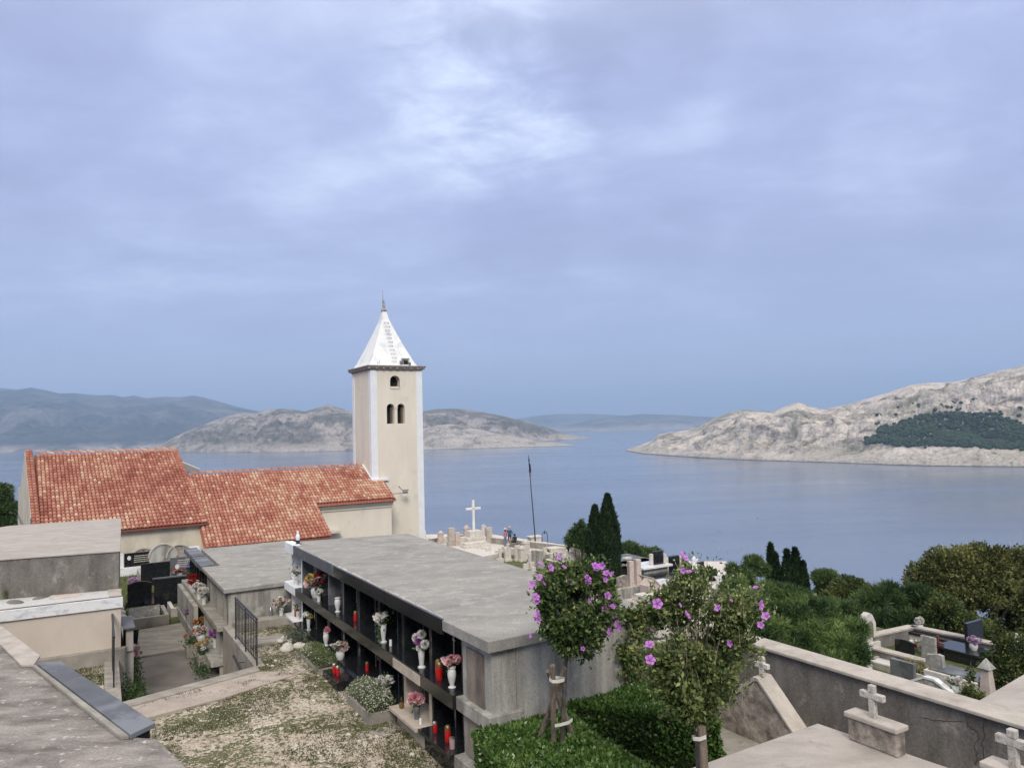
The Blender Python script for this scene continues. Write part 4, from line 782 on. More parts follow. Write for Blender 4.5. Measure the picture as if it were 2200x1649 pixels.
for p, lab in (((3.1, 22.6, -6.42), 'grey concrete pot with yellow and cream flowers low beside the sunken path'), ((2.95, 23.9, -6.42), 'pale square pot with dark dried flowers beside the sunken path')):
    t = thing('flower_pot', lab, 'flower pot', p); m = M(); m.cbox(0, 0, .3, .4, 0, .36); m.build('pot', path_conc, t, bevel=.02)
    P = rng.normal(size=(300, 3))*[.10, .13, .07]+[0, 0, .45]; vs, q = leafcloud(P, .06, .5, .2); inst(npmesh('leaves', vs, q, green_leaf, np.repeat(rng.random(300), 4)), 'leaves', (0, 0, 0), t)
    cs_ = (('yellow', 5), ('white', 7)) if 'yellow' in lab else (('orange', 2), ('palepink', 2))
    for c, n in cs_:
        for i in range(n): inst(bloom_me('ball', c), 'bloom', (random.gauss(0, .12), random.gauss(0, .14), random.uniform(.45, .75)), t, (0, 0, 0), 1.1)
P = rng.normal(size=(500, 3))*[.10, .45, .06]+[0, 0, .08]; vs, q = leafcloud(P, .08, .4, .4); o = inst(npmesh('path_weeds', vs, q, green_leaf, np.repeat(rng.random(500)*.6, 4)), 'path_weeds', Vector(W(3.0, 22.3, -6.42)), None, (0, 0, TH)); tag(o, 'dark green weeds round the pots by the sunken path', 'plant')
# planted strip along the left wall of the sunken path
P = rng.random((5200, 3))*[.50, 4.8, 1.25]; P[:, 2] *= .35+fbm(P[:, 0]*2, P[:, 1]*1.2, s=3)-.5*P[:, 0]; vs, q = leafcloud(P, .075, .45, .4); o = inst(npmesh('border_shrub', vs, q, leafmat('border_leaf', [(.02, .045, .015), (.055, .10, .03), (.12, .17, .05)], .5), np.repeat(rng.random(5200), 4)), 'border_shrub', Vector(W(.94, 17.6, -6.40)), None, (0, 0, TH)); tag(o, 'dense green border shrub along the left wall of the sunken path', 'shrub')
t = thing('peony_bush', 'pale pink peony blooms on a dark bush by the left wall of the sunken path', 'shrub', (1.15, 22.6, -6.4))
P = rng.normal(size=(900, 3))*[.13, .3, .22]+[0, 0, .45]; vs, q = leafcloud(P, .08, .5, .3); inst(npmesh('leaves', vs, q, green_leaf, np.repeat(rng.random(900)*.5, 4)), 'leaves', (0, 0, 0), t)
for i in range(11): inst(bloom_me('ball', 'palepink' if i % 3 else 'white'), 'bloom', (random.gauss(.0, .09), random.gauss(-2.2, .2), random.uniform(1.1, 1.4)), t, (0, 0, i), 1.5)
for i in range(7): inst(bloom_me('rose', 'red'), 'bloom', (random.gauss(.1, .12), random.gauss(-3.6, .35), random.uniform(.15, .35)), t, (0, 0, i), .9)

# railings
def railing(name, label, p0, p1, h, n, z0, feet=3):
    a = np.array(p0); b_ = np.array(p1); t = thing(name, label, 'railing', (*p0, z0)); L_ = np.linalg.norm(b_-a); d = (b_-a)/L_
    pt = lambda s, z: (d[0]*s, d[1]*s, z)
    m = M(); m.tube([pt(-.03, h), pt(L_+.03, h)], .024, 8); m.build('handrail', iron, t)
    m = M(); m.tube([pt(0, .1), pt(L_, .1)], .012, 6); m.tube([pt(0, h-.08), pt(L_, h-.08)], .012, 6); m.build('cross_rail', iron, t)
    bar = M().tube([(0, 0, .1), (0, 0, h-.05)], .010, 6).mesh('baluster', iron); post = M().tube([(0, 0, 0), (0, 0, h)], .016, 6).mesh('post', iron)
    for k in range(feet): inst(post, 'post', pt(L_*k/(feet-1), 0), t)
    for k in range(1, n): inst(bar, 'baluster', pt(L_*k/n, 0), t)
railing('iron_railing', 'black iron railing at the stair edge, in front of the smaller columbarium', (3.45, 17.2), (3.45, 19.7), 1.0, 14, -5.045)
railing('iron_railing', 'black iron railing seen end on beside the pinkish plastered wall', (.70, 17.45), (.76, 20.0), 1.0, 19, -5.045)
t = thing('stair_handrail', 'short dark sloping handrail below the concrete step of the sunken path', 'handrail', (3.3, 17.35, -6.4)); m = M(); m.tube([(0, 0, .9), (-.08, 1.3, 1.25)], .03, 8); m.tube([(0, .05, .9), (.15, .05, .9)], .012); m.tube([(-.05, 1.0, 1.15), (.13, 1.0, 1.15)], .012); m.build('rail', iron, t)

# ---------------------------------------------------------------- big tomb block on the left and the pink wall below it
o4 = (-1.5, 19.5, -5.3)
lb = thing('tomb_block', 'large concrete tomb block at the left edge with a marble-edged gravel ledge', 'tomb block', o4)
m = M(o4); m.prism([(-6, 22.2), (.94, 20.86), (1.34, 29.0), (-1.81, 29.3), (-6, 24.6)], -6.4, [-2.8]*5); up_ = m.build('upper_wall', dark_conc, lb, bevel=.01)
m = M(o4); m.prism([(-6, 22.15), (.965, 20.82), (1.37, 29.03), (-1.82, 29.34), (-6.0, 24.62)], -2.8, -2.765); m.build('roof_slab', roof_conc2, lb, bevel=.01)
m = M(o4); m.prism([(-6, 19.9), (.93, 19.66), (1.0, 21.0), (-6, 22.3)], -6.4, -3.72); m.build('lower_wall', plaster_pink, lb, bevel=.008)
m = M(o4); m.prism([(-6, 19.84), (.965, 19.60), (.965, 19.67), (-6, 19.92)], -3.90, -3.67)
m.build('marble_edge', marble, lb, bevel=.004)
m = M(o4); m.prism([(-6, 19.93), (.95, 19.675), (.95, 19.73), (-6, 19.99)], -3.72, -3.655); m.build('dark_kerb', dark_conc, lb)
m = M(o4); m.prism([(-6, 19.99), (.70, 19.74), (.70, 20.82), (-6, 22.1)], -3.72, -3.695); g_ = m.build('marble_chips', white_grav, lb)
m = M(o4); m.prism([(.70, 19.74), (.95, 19.73), (.96, 20.8), (.70, 20.85)], -3.72, -3.68); m.build('ledge_end', cap_conc, lb)
m = M(o4); m.prism([(-6, 19.76), (1.0, 19.52), (1.05, 19.68), (-6, 19.94)], -6.4, -4.80); m.build('plinth', path_conc, lb, bevel=.012)
for k, (px_, py_, r, fl_, mt, lab) in enumerate(((140, 1281, .30, .22, pink_stone, 'flat reddish stone slab on the marble chips'), (90, 1282, .22, .2, dark_conc, 'dark flat stone next to the reddish slab'), (32, 1293, .24, .2, dark_conc, 'dark broken slate at the left on the marble chips'))):
    q = atz(px_, py_, -3.69); o = inst(stone_me(r, fl_, mt, k), 'ledge_stone', Vector(W(*q)), None, (0, 0, k+TH), (1.25, .62, .9)); tag(o, lab, 'stone slab')
for k, (px_, py_, h, lab) in enumerate(((140, 1268, .42, 'larger feathery green weed growing at the wall foot above the marble chips'), (202, 1259, .26, 'smaller yellow-green weed on the right above the marble chips'), (14, 1283, .30, 'dim green weed at the left edge above the marble chips'))):
    q = atz(px_, py_, -3.69); nn_ = 420; P = np.abs(rng.normal(size=(nn_, 3)))*[.0, .0, h*.45]; ang = rng.random(nn_)*6.28; rr = (.25+P[:, 2]/h)*h*.42*rng.random(nn_); P[:, 0] = rr*np.cos(ang); P[:, 1] = rr*np.sin(ang)*.35-.05
    vs, q_ = leafcloud(P, .05, .16, 1.2); o = inst(npmesh('wall_weed', vs, q_, fresh, np.repeat(rng.random(nn_), 4)), 'wall_weed', Vector(W(q[0], q[1]-.05, -3.7)), None, (0, 0, TH)); tag(o, lab, 'weed')
# stepped side wall right of the block
m = M((1.05, 19.7, -6.4)); m.box(1.04, 1.20, 19.75, 28.6, -6.4, -4.95); m.box(1.04, 1.19, 19.7, 21.0, -4.95, -4.42)
o = m.build('garden_wall', cap_conc, bevel=.015); tag(o, 'narrow low garden wall with loose stones on top between tomb block and graves', 'wall')
m = M((1.05, 19.7, -4.38)); m.box(.98, 1.22, 19.6, 20.9, -4.42, -4.38); o = m.build('granite_slab', granite_g, bevel=.004); tag(o, 'blue-grey granite slab lying on the narrow garden wall', 'slab')
for i in range(9):
    o = inst(stone_me(.13, .7, pink_stone if i % 2 else cap_conc, i+20), 'loose_stone', Vector(W(1.12, 22.6+i*.62, -4.90)), None, (0, 0, i*1.3)); tag(o, 'rounded loose stone lying on top of the narrow garden wall', 'stone', 'stones lying on the garden wall')

# foreground roof with granite cap
o5 = (-.5, 9, -5.4); FS = [(-5.0, 12.0), (-3.2, 21.0), (-1.2, 14.75), (-.40, 11.88), (-.36, 11.84), (.47, 8.62), (.72, 8.4), (1.05, 6.7), (1.4, 5.0), (-3, 4.4)]
fs_ = thing('near_tomb_roof', 'weathered concrete tomb roof in the lower left corner with a granite edge cap', 'tomb block', o5)
m = M(o5); m.prism(FS, -3.12, -3.0); m.build('roof_slab', slab_conc, fs_, bevel=.015)
m = M(o5); m.prism([(-4.8, 11.9), (-3.3, 20.5), (-1.32, 14.5), (.28, 8.6), (.62, 8.3), (.9, 6.7), (1.25, 5.1), (-2.9, 4.5)], -5.6, -3.12); m.build('wall', wall_conc, fs_)
m = M(o5); m.prism([(-.42, 11.86), (-.16, 11.80), (.73, 8.70), (.49, 8.50)], -2.995, -2.945); m.build('granite_cap', granite_g, fs_, bevel=.005)
m = M(o5); m.prism([(-.20, 11.5), (-.17, 11.5), (.68, 8.70), (.5, 8.62), (.4, 8.8)], -3.7, -2.998); m.build('black_front', granite, fs_)
m = M(o5); m.prism([(-1.25, 14.75), (-.98, 14.6), (-.40, 12.35), (-.46, 11.9), (-.6, 12.0)], -3.0, -2.965); m.build('mortar_rim', cap_conc, fs_, bevel=.01)
m = M(o5); m.prism([(-.48, 11.86), (-.43, 11.86), (.48, 8.52), (.40, 8.55)], -3.0, -2.955); m.build('mortar_strip', path_conc, fs_, bevel=.01)

# ---------------------------------------------------------------- near right: gabled tomb, roofs with crosses, long wall
o6 = (9.4, 8, -5.4)
m = M(o6); m.box(9.47, 9.83, -2, 9.2, -8.6, -3.62); m.slabx([(9.2, -8.6), (9.2, -3.62), (11.5, -4.3), (11.5, -8.6)], 9.47, 9.83)
lw = thing('long_wall', 'long grey concrete wall with a pale flat cap crossing the lower right corner', 'wall', o6); m.build('wall_body', dark_conc, lw)
m = M(o6); m.box(9.40, 9.82, -2, 9.2, -3.62, -3.57); m.slabx([(9.2, -3.62), (9.2, -3.57), (11.5, -4.25), (11.5, -4.3)], 9.40, 9.82); m.build('wall_cap', cap_conc, lw, bevel=.012)
ck = plain('crack_dark', (.03, .028, .026), .9)
for pts_, lab_ in (([(2112, 1553), (2114, 1575), (2110, 1600), (2113, 1625), (2111, 1660)], 'vertical'), ([(2075, 1548), (2085, 1562), (2098, 1570), (2104, 1585), (2092, 1600), (2100, 1622), (2095, 1650)], 'branching'), ([(1980, 1540), (2010, 1546), (2040, 1548), (2075, 1548)], 'short')):
    m = M(o6); pts_ = [(a[0]+(b[0]-a[0])*k/4+random.uniform(-2.5, 2.5), a[1]+(b[1]-a[1])*k/4+random.uniform(-1.5, 1.5)) for a, b in zip(pts_[:-1], pts_[1:]) for k in range(4)]; g = [atu(x, y, 9.468) for x, y in pts_]; m.tube(g, [.002]+[.0035]*(len(g)-2)+[.0015], 4); m.build('crack', ck, lw)
o7 = (8.6, 8, -4.9)
gt = thing('gabled_tomb', 'concrete tomb with a pointed gable wall topped by a small stone cross', 'tomb', o7)
m = M(o7); m.slabx([(6.55, -5.1), (6.55, -4.9), (7.80, -3.80), (7.86, -3.80), (8.58, -4.40), (8.58, -5.1)], 8.6, 8.85); m.build('gable_wall', rough_stone, gt)
m = M(o7)
m.slabx([(6.5, -4.98), (7.76, -3.775), (7.80, -3.735), (7.88, -3.735), (8.62, -4.355), (8.62, -4.405), (7.86, -3.79), (7.80, -3.79), (6.55, -4.98)], 8.58, 8.88); m.build('gable_coping', cap_conc, gt, bevel=.006)
m = M(o7); m.box(8.70, 8.76, 7.79, 7.87, -3.74, -3.46); m.box(8.70, 8.76, 7.71, 7.95, -3.62, -3.55); m.build('cross', white_stone, gt, bevel=.006)
m = M(o7); m.box(7.62, 9.45, 4.5, 8.2, -5.6, -4.68); m.box(8.18, 9.45, 8.2, 9.3, -5.6, -4.682); m.build('base_slab', path_conc, gt, bevel=.01)
p = (8.15, 8.72, -4.68); m = M(p); m.box(8.0, 8.32, 8.50, 8.95, -4.68, -4.52); o = m.build('white_block', white_stone, bevel=.01); tag(o, 'small white stone block beside the foot of the second flowering tree', 'stone block')
o8 = (7.4, 4, -3.85)
rs = thing('tomb_roof', 'pale concrete tomb roof at the bottom right carrying a broken headstone base with a cross', 'tomb', o8)
m = M(o8); m.prism([(5.2, 6.42), (8.16, 6.46), (8.44, 3.2), (5.2, 2.9)], -3.95, -3.85); m.build('roof_slab', roof_conc2, rs, bevel=.014); m = M(o8); m.box(5.3, 8.1, 3.0, 6.35, -5.3, -3.95); m.build('wall', wall_conc, rs)
def rough_cross(t, x, y, z, h, w, th_, d=.07, mat=None):
    m = M(); m.box(x-d/2, x+d/2, y-th_/2, y+th_/2, z, z+h*.56); m.box(x-d/2, x+d/2, y-th_/2, y+th_/2, z+h*.56+th_, z+h); m.box(x-d/2, x+d/2, y-w/2, y+w/2, z+h*.56, z+h*.56+th_); return m.build('cross', mat or rough_white, t, bevel=.008)
rough_white = surf('rough_white_stone', (.66, .62, .56), (.36, .33, .29), 14, fine=60, bump=1.0, mott=.3, fac=(.3, .55))
t = thing('cross_headstone', 'crumbling concrete headstone block topped with a rough white stone cross', 'headstone', (8.13, 5.62, -3.85))
m = M(); m.box(-.09, .09, -.30, .32, 0, .27); o = m.build('block', rough_stone, t, bevel=.02); m = M(); m.box(-.12, .12, -.33, .35, .27, .335); m.build('coping', cap_conc, t, bevel=.018); rough_cross(t, 0, .03, .335, .37, .30, .075)
t = thing('cross_headstone', 'rough white stone cross on a block cut off by the right picture edge', 'headstone', (7.3, 3.72, -3.85)); m = M(); m.box(-.09, .09, -.30, .2, 0, .62); m.build('block', rough_stone, t, bevel=.02); m = M(); m.box(-.12, .12, -.33, .23, .62, .68); m.build('coping', cap_conc, t, bevel=.015); rough_cross(t, 0, -.02, .68, .34, .28, .075)
m = M((9.8, 5, -3.6)); m.prism([(9.83, 5.35), (11.9, 5.6), (12.5, 3.5), (9.83, 2.5)], -4.2, -3.575); o = m.build('side_roof', roof_conc2, bevel=.01); tag(o, 'pale concrete roof adjoining the long wall at the right edge', 'tomb roof')

# ---------------------------------------------------------------- graves by the church
def headstone(t, x, y, w, h, d=.1, mat=None, prof='flat', z=0., name='headstone'):
    """slab facing local -y"""
    m = M()
    if prof == 'flat': P = [(x-w/2, z), (x+w/2, z), (x+w/2, z+h), (x-w/2, z+h)]
    elif prof == 'round': P = [(x-w/2, z), (x+w/2, z)]+[(x+w/2*math.cos(a), z+h-w/2+w/2*math.sin(a)) for a in np.linspace(0, math.pi, 11)]
    elif prof == 'wave': P = [(x-w/2, z), (x+w/2, z)]+[(x+w/2*(1-2*k), z+h*(.82+.18*math.sin(math.pi*(.15+.7*k))**1.5)) for k in np.linspace(0, 1, 9)]
    elif prof == 'point': P = [(x-w/2, z), (x+w/2, z), (x+w/2, z+h*.78), (x+w*.22, z+h*.94), (x, z+h), (x-w*.22, z+h*.94), (x-w/2, z+h*.78)]
    elif prof == 'slant': P = [(x-w/2, z), (x+w/2, z), (x+w*.42, z+h*.97), (x+w*.2, z+h), (x-w*.44, z+h*.9)]
    m.slaby(P, y-d/2, y+d/2); return m.build(name, mat or granite, t, bevel=.008)
def kerb(t, x0, x1, y0, y1, h, w=.1, mat=None, name='kerb'):
    m = M(); m.box(x0, x1, y0, y0+w, 0, h); m.box(x0, x1, y1-w, y1, 0, h); m.box(x0, x0+w, y0+w, y1-w, 0, h); m.box(x1-w, x1, y0+w, y1-w, 0, h); return m.build(name, mat or path_conc, t, bevel=.01)
def rowtext(t, x0, x1, y, z, rows=3, name='inscription'):
    m = M()
    for r in range(rows):
        x = x0+random.uniform(0, .05)
        while x < x1-random.uniform(0, .1): w = random.uniform(.012, .03); m.box(x, x+w, y-.003, y, z-r*.09, z-r*.09+.035); x += w+.015
    m.build(name, strokes, t)
GZ = -6.40
def gp(px, py, z=GZ): return atz(px, py, z)
p = gp(287, 1308); t = thing('gravestone', 'black gravestone with a curved top, back to the viewer, at the left wall', 'gravestone', p, 'black gravestones near the church'); m = M(); m.cbox(.2, 0, .95, .35, 0, .24); m.cbox(.2, 0, .9, .28, .24, .29); m.build('plinth', granite, t, bevel=.005); headstone(t, .2, 0, .82, .72, .1, granite, 'wave', .29)
p = gp(312, 1262); t = thing('gravestone', 'wide black gravestone behind the curved one, with a grey top slab', 'gravestone', p, 'black gravestones near the church'); m = M(); m.cbox(.45, 0, 1.5, .4, 0, .3); m.build('plinth', granite, t); headstone(t, .4, 0, 1.15, .72, .12, granite, 'flat', .3); m = M(); m.cbox(.4, .9, 1.2, 1.7, 0, .55); m.build('grave_slab', grey_stone, t, bevel=.01); m = M(); m.cbox(1.05, .05, .12, .12, .3, .85); m.build('side_post', granite, t)
p = gp(368, 1307); t = thing('gravestone', 'wide black gravestone with a white edge in the middle of the lawn', 'gravestone', p, 'black gravestones near the church'); m = M(); m.cbox(.1, 0, 1.6, .35, 0, .28); m.cbox(.1, 0, 1.65, .42, .28, .32); m.build('plinth', granite, t, bevel=.005); headstone(t, 0, 0, 1.15, .82, .08, granite, 'flat', .32); m = M(); m.cbox(.62, .0, .08, .12, .32, 1.12); m.build('white_edge', marble, t); m = M(); m.cbox(.02, 0, 1.3, .13, 1.14, 1.19); m.build('coping', granite_g, t, bevel=.004)
m = M(); m.cbox(-.3, 1.1, 1.15, 1.9, 0, .3); m.build('grave_slab', granite, t, bevel=.01)
p = gp(311, 1350); t = thing('grave_plot', 'concrete-edged grave with a leaning grey plate and bushy weeds at the end of the path', 'grave', p); kerb(t, -.75, .75, .0, 1.75, .36, .13, path_conc); m = M(); m.add([(-.45, .35, .15), (.5, .35, .15), (.5, .62, .62), (-.45, .62, .62), (-.45, .4, .13), (.5, .4, .13), (.5, .67, .6), (-.45, .67, .6)], [(0, 1, 2, 3), (7, 6, 5, 4), (0, 4, 5, 1), (1, 5, 6, 2), (2, 6, 7, 3), (3, 7, 4, 0)]); m.build('plate', grey_stone, t); m = M(); m.box(-.62, .62, .13, 1.62, 0, .12); m.build('soil', grass_m, t)
P = rng.random((900, 3))*[1.1, .75, .3]+[-.55, .85, .1]; vs, q = leafcloud(P, .09, .4, .7); inst(npmesh('weeds', vs, q, fresh, np.repeat(rng.random(900)*.8, 4)), 'weeds', (0, 0, 0), t)
p = gp(398, 1318); t = thing('grave_plot', 'pale marble-edged grave with a lilac flower pot beside the side columbarium', 'grave', p); kerb(t, -.5, .6, -.3, 1.35, .32, .12, white_stone); m = M(); m.box(-.38, .5, -.18, 1.2, 0, .2); m.build('soil', grass_m, t); headstone(t, .42, .2, .5, .82, .1, granite_g, 'flat')
vase((p[0]+.05, p[1]+.25, GZ+.2), 'pot', 'white bowl with lilac blooms on the pale marble-edged grave', [('ball', 'lilac', 8)], None, 1.4, .13, .10, 2)
for k, (px_, py_, w, h, mt, prof, lab) in enumerate(((350, 1240, 1.12, 1.5, wall_conc, 'round', 'large round-topped old stone slab against the church wall, left of two'), (385, 1236, 1.05, 1.4, rough_stone, 'round', 'brown round-topped old stone slab against the church wall, right of two'), (308, 1228, 1.2, 1.1, rough_stone, 'round', 'low broken round-topped stone behind the framed black plaque'))):
    p = gp(px_, py_); t = thing('old_slab', lab, 'gravestone', p, 'old slabs leaning on the church wall'); headstone(t, 0, 0, w, h, .14, mt, prof)
    m = M(); aa = np.linspace(0, math.pi, 13); m.slaby([((w/2+.05)*math.cos(a), h-w/2+(w/2+.05)*math.sin(a)) for a in aa]+[((w/2-.01)*math.cos(a), h-w/2+(w/2-.01)*math.sin(a)) for a in aa[::-1]], -.12, .1); m.build('rim', cap_conc, t)
    if k == 0: m = M(); m.cbox(.1, -.25, 1.3, .08, 0, .42); m.build('foot_plate', granite_g, t)
p = gp(297, 1236); t = thing('gravestone', 'black plaque in a white marble frame against the church wall', 'gravestone', p); m = M(); m.cbox(0, -.4, 1.75, .3, 0, .50); m.build('marble_base', marble, t, bevel=.01); m = M(); m.cbox(-.74, -.35, .22, .2, .5, 1.12); m.build('frame', marble, t); headstone(t, .05, -.34, 1.3, .62, .08, granite, 'flat', .5); m = M(); m.slaby([(-.40+.08*math.cos(a), .9+.1*math.sin(a)) for a in np.linspace(0, 6.28, 13)[:-1]], -.40, -.385); m.build('portrait_medallion', oval_m, t); rowtext(t, -.2, .5, -.385, .95, 4)
vase((p[0]+.75, p[1]-.5, GZ+.5), 'cup', 'white flower bunch beside the framed black plaque', [('open', 'white', 8)], None, 1.3, .15, .16, 2)
p = gp(412, 1262); t = thing('gravestone', 'black grave with white lettering and blue flowers close to the side columbarium', 'gravestone', p); m = M(); m.cbox(0, -.15, 1.5, 2.2, 0, .32); m.cbox(0, -.15, 1.35, 2.05, .32, .4); m.build('grave_slab', granite, t, bevel=.01); headstone(t, 0, 1.1, 1.45, .85, .1, granite_g, 'flat', .32); rowtext(t, -.45, .55, 1.045, 1.02, 4); m = M(); m.slaby([(-.45+.09*math.cos(a), .78+.11*math.sin(a)) for a in np.linspace(0, 6.28, 13)[:-1]], 1.03, 1.045); m.build('portrait_medallion', oval_m, t)
vase((p[0]+.15, p[1]+.75, GZ+.4), 'cup', 'blue flower bunch on the black grave with white lettering', [('open', 'blue', 7)], None, 1.5, .16, .16, 2); vase((p[0]-.4, p[1]+.65, GZ+.4), 'pot', 'dark red flower bowl on the black grave with white lettering', [('open', 'red', 5), ('open', 'white', 2)], None, 1.3, .2, .06, 2)
p = gp(408, 1232); t = thing('church_vent', 'white framed square opening low in the church wall', 'wall opening', (p[0], 38.9, p[2])); 
m = M(); m.box(-.55, .55, -.05, .05, .9, 1.1); m.box(-.55, .55, -.05, .05, .1, .3); m.box(-.55, -.32, -.05, .05, .3, .9); m.box(.32, .55, -.05, .05, .3, .9); m.build('frame', white_band, t); m = M(); m.box(-.32, .32, .0, .04, .3, .9); m.build('opening', dark_void, t)  # black panel in the frame paints the unlit space behind
vase((gp(285, 1283)[0], gp(285, 1283)[1], GZ+.35), 'pot', 'lilac flower bunch by the left wall behind the curved black gravestone', [('ball', 'lilac', 7), ('open', 'white', 3)], None, 1.4, .15, .1, 2)
vase((gp(408, 1345)[0], gp(408, 1345)[1], GZ), 'pot', 'small reddish flower bunch on the ground at the corner of the concrete path', [('open', 'red', 3), ('open', 'palepink', 3)], None, .9, .12, .04, 2)

# ---------------------------------------------------------------- terrace with the tall white cross
TZ = -11.2; GDZ = -11.75
c0 = atz(1022, 1169, TZ)
t = thing('monumental_cross', 'tall white stone cross on a stepped block at the sea terrace', 'cross', c0)
m = M(); m.cbox(0, .4, 2.0, 1.5, 0, .72); m.build('plinth', white_stone, t, bevel=.02); m = M(); m.cbox(.05, .45, 1.3, 1.0, .72, 1.3); m.build('pedestal', white_stone, t, bevel=.02)
m = M(); m.cbox(.05, .45, .20, .20, 1.3, 4.22); m.cbox(.05, .45, 1.56, .20, 3.30, 3.50); m.build('cross', surf('cross_white', (.78, .77, .74), (.66, .65, .62), 1, mott=.05), t, bevel=.012)
m = M(); m.cbox(-.6, -1.15, 2.7, 1.1, 0.0, .22); m.cbox(-.65, -1.0, 2.3, .9, .22, .42); m.build('altar_step', white_stone, t, bevel=.02)
def parapet(name, label, pts, ztop, h, w=.28, mat=None, capm=None, floor=None):
    """wall whose top line passes through the given photo points at height ztop"""
    P = [atz(x, y, ztop) for x, y in pts]; t = thing(name, label, 'wall', (P[0][0], P[0][1], ztop-h))
    for a, b_ in zip(P[:-1], P[1:]):
        a = np.array(a[:2]); b_ = np.array(b_[:2]); d = (b_-a)/np.linalg.norm(b_-a); nrm = np.array([-d[1], d[0]])*w/2; o = np.array(P[0][:2])
        q = [tuple(x-o) for x in (a-nrm, b_-nrm, b_+nrm, a+nrm)]; q2 = [tuple(x-o) for x in (a-nrm*1.2, b_-nrm*1.2, b_+nrm*1.2, a+nrm*1.2)]
        m = M(); m.prism(q, 0, h-.06); m.build('wall_body', mat or wall_conc, t); m = M(); m.prism(q2, h-.06, h); m.build('wall_cap', capm or white_stone, t)
parapet('terrace_parapet', 'brownish parapet behind the row of old tombstones left of the tall cross', [(922, 1156), (1054, 1140)], -10.72, .7, mat=brown_conc); parapet('terrace_parapet', 'low parapet along the sea side of the terrace behind the three people', [(1056, 1153), (1256, 1175)], -10.62, .9, mat=path_conc)
parapet('terrace_parapet', 'short return wall from the sea parapet next to the cypress', [(1254, 1177), (1173, 1189)], -11.0, 1.2, mat=path_conc); parapet('terrace_parapet', 'pale kerb wall in front of the round-topped white tomb', [(1174, 1200), (1212, 1210), (1262, 1224)], -11.3, .7, mat=path_conc); parapet('terrace_parapet', 'front wall of the sea terrace behind the white tombstones', [(1078, 1173), (1128, 1180)], -11.15, .8, mat=path_conc)
def pillar(t, w, h, cap='point', mat=None, base=True):
    mat = mat or white_stone; m = M()
    if base: m.cbox(0, 0, w*1.25, w*1.05, 0, h*.16)
    m.prism([(-w/2, -w*.4), (w/2, -w*.4), (w/2, w*.4), (-w/2, w*.4)], h*.16 if base else 0, h*.78); m.build('shaft', mat, t, bevel=.015)
    m = M(); m.cbox(0, 0, w*1.14, w*.98, h*.78, h*.82)
    k = [(w*.5, h*.82), (w*.08, h)] if cap == 'point' else [(w*.5, h*.82), (w*.44, h*.91), (w*.18, h)]
    if cap == 'point': m.add([(-w*.5, -w*.4, h*.82), (w*.5, -w*.4, h*.82), (w*.5, w*.4, h*.82), (-w*.5, w*.4, h*.82), (0, 0, h)], [(3, 2, 1, 0), (0, 1, 4), (1, 2, 4), (2, 3, 4), (3, 0, 4)])
    else: m.lathe(k, n=8); m.build('capstone', mat, t)
def xcross(t, h, w, th_=.12, mat=None, z=0):
    m = M(); m.cbox(0, 0, th_, th_*.8, z, z+h*.58); m.cbox(0, 0, w, th_*.8, z+h*.58, z+h*.58+th_); m.cbox(0, 0, th_, th_*.8, z+h*.58+th_, z+h); m.build('cross', mat or white_stone, t, bevel=.01)
def grave_at(kind, px, py, z, w, h, label, mat=None, rz=0., group=None):
    p = atz(px, py, z); t = thing('tombstone', label, 'tombstone', p, group, rz=rz)
    if kind in ('point', 'dome'): pillar(t, w, h, kind, mat)
    elif kind == 'cross': m = M(); m.cbox(0, 0, w*.8, .35, 0, h*.3); m.build('base', mat or white_stone, t, bevel=.01); xcross(t, h*.7, w, w*.26, mat, h*.3)
    else:
        m = M(); m.cbox(0, 0, w*1.2, .4, 0, h*.14); m.build('base', mat or white_stone, t, bevel=.01); headstone(t, 0, 0, w, h*.86, .18, mat or white_stone, kind, h*.14)
    return t
GA = 'old tombstones in a row along the brown parapet'; GB = 'white tombstones in the small garden below the sea terrace'
for a in (('dome', 947, 1166, .5, 1.2, 'reddish pillar tombstone with a dome cap, first from the left along the parapet', pink_stone), ('round', 958, 1167, .45, .7, 'small tombstone with a round wreath on it', white_stone), ('point', 970, 1171, .62, 2.15, 'tallest yellowish tombstone with a jagged crown', cap_conc), ('point', 983, 1171, .45, 1.6, 'slender pointed tombstone just right of the tallest one', pink_stone),
    ('point', 993, 1170, .5, 1.0, 'small gothic pointed slab in front of the brown parapet', white_stone), ('dome', 1003, 1163, .6, 1.6, 'pinkish capped pillar partly hidden by the cross plinth', pink_stone), ('round', 1040, 1158, .45, 1.5, 'narrow slab just right of the tall cross', white_stone), ('point', 1050, 1166, .6, 1.95, 'wide stone gatepost-like pillar with a pointed cap right of the tall cross', cap_conc), ('cross', 886, 1152, .7, 1.2, 'stone cross at the foot of the bell tower', pink_stone), ('slant', 905, 1157, 1.1, .9, 'low white sloping tomb right of the tower foot', white_stone)):
    grave_at(a[0], a[1], a[2], TZ, a[3], a[4], a[5], a[6], group=GA)
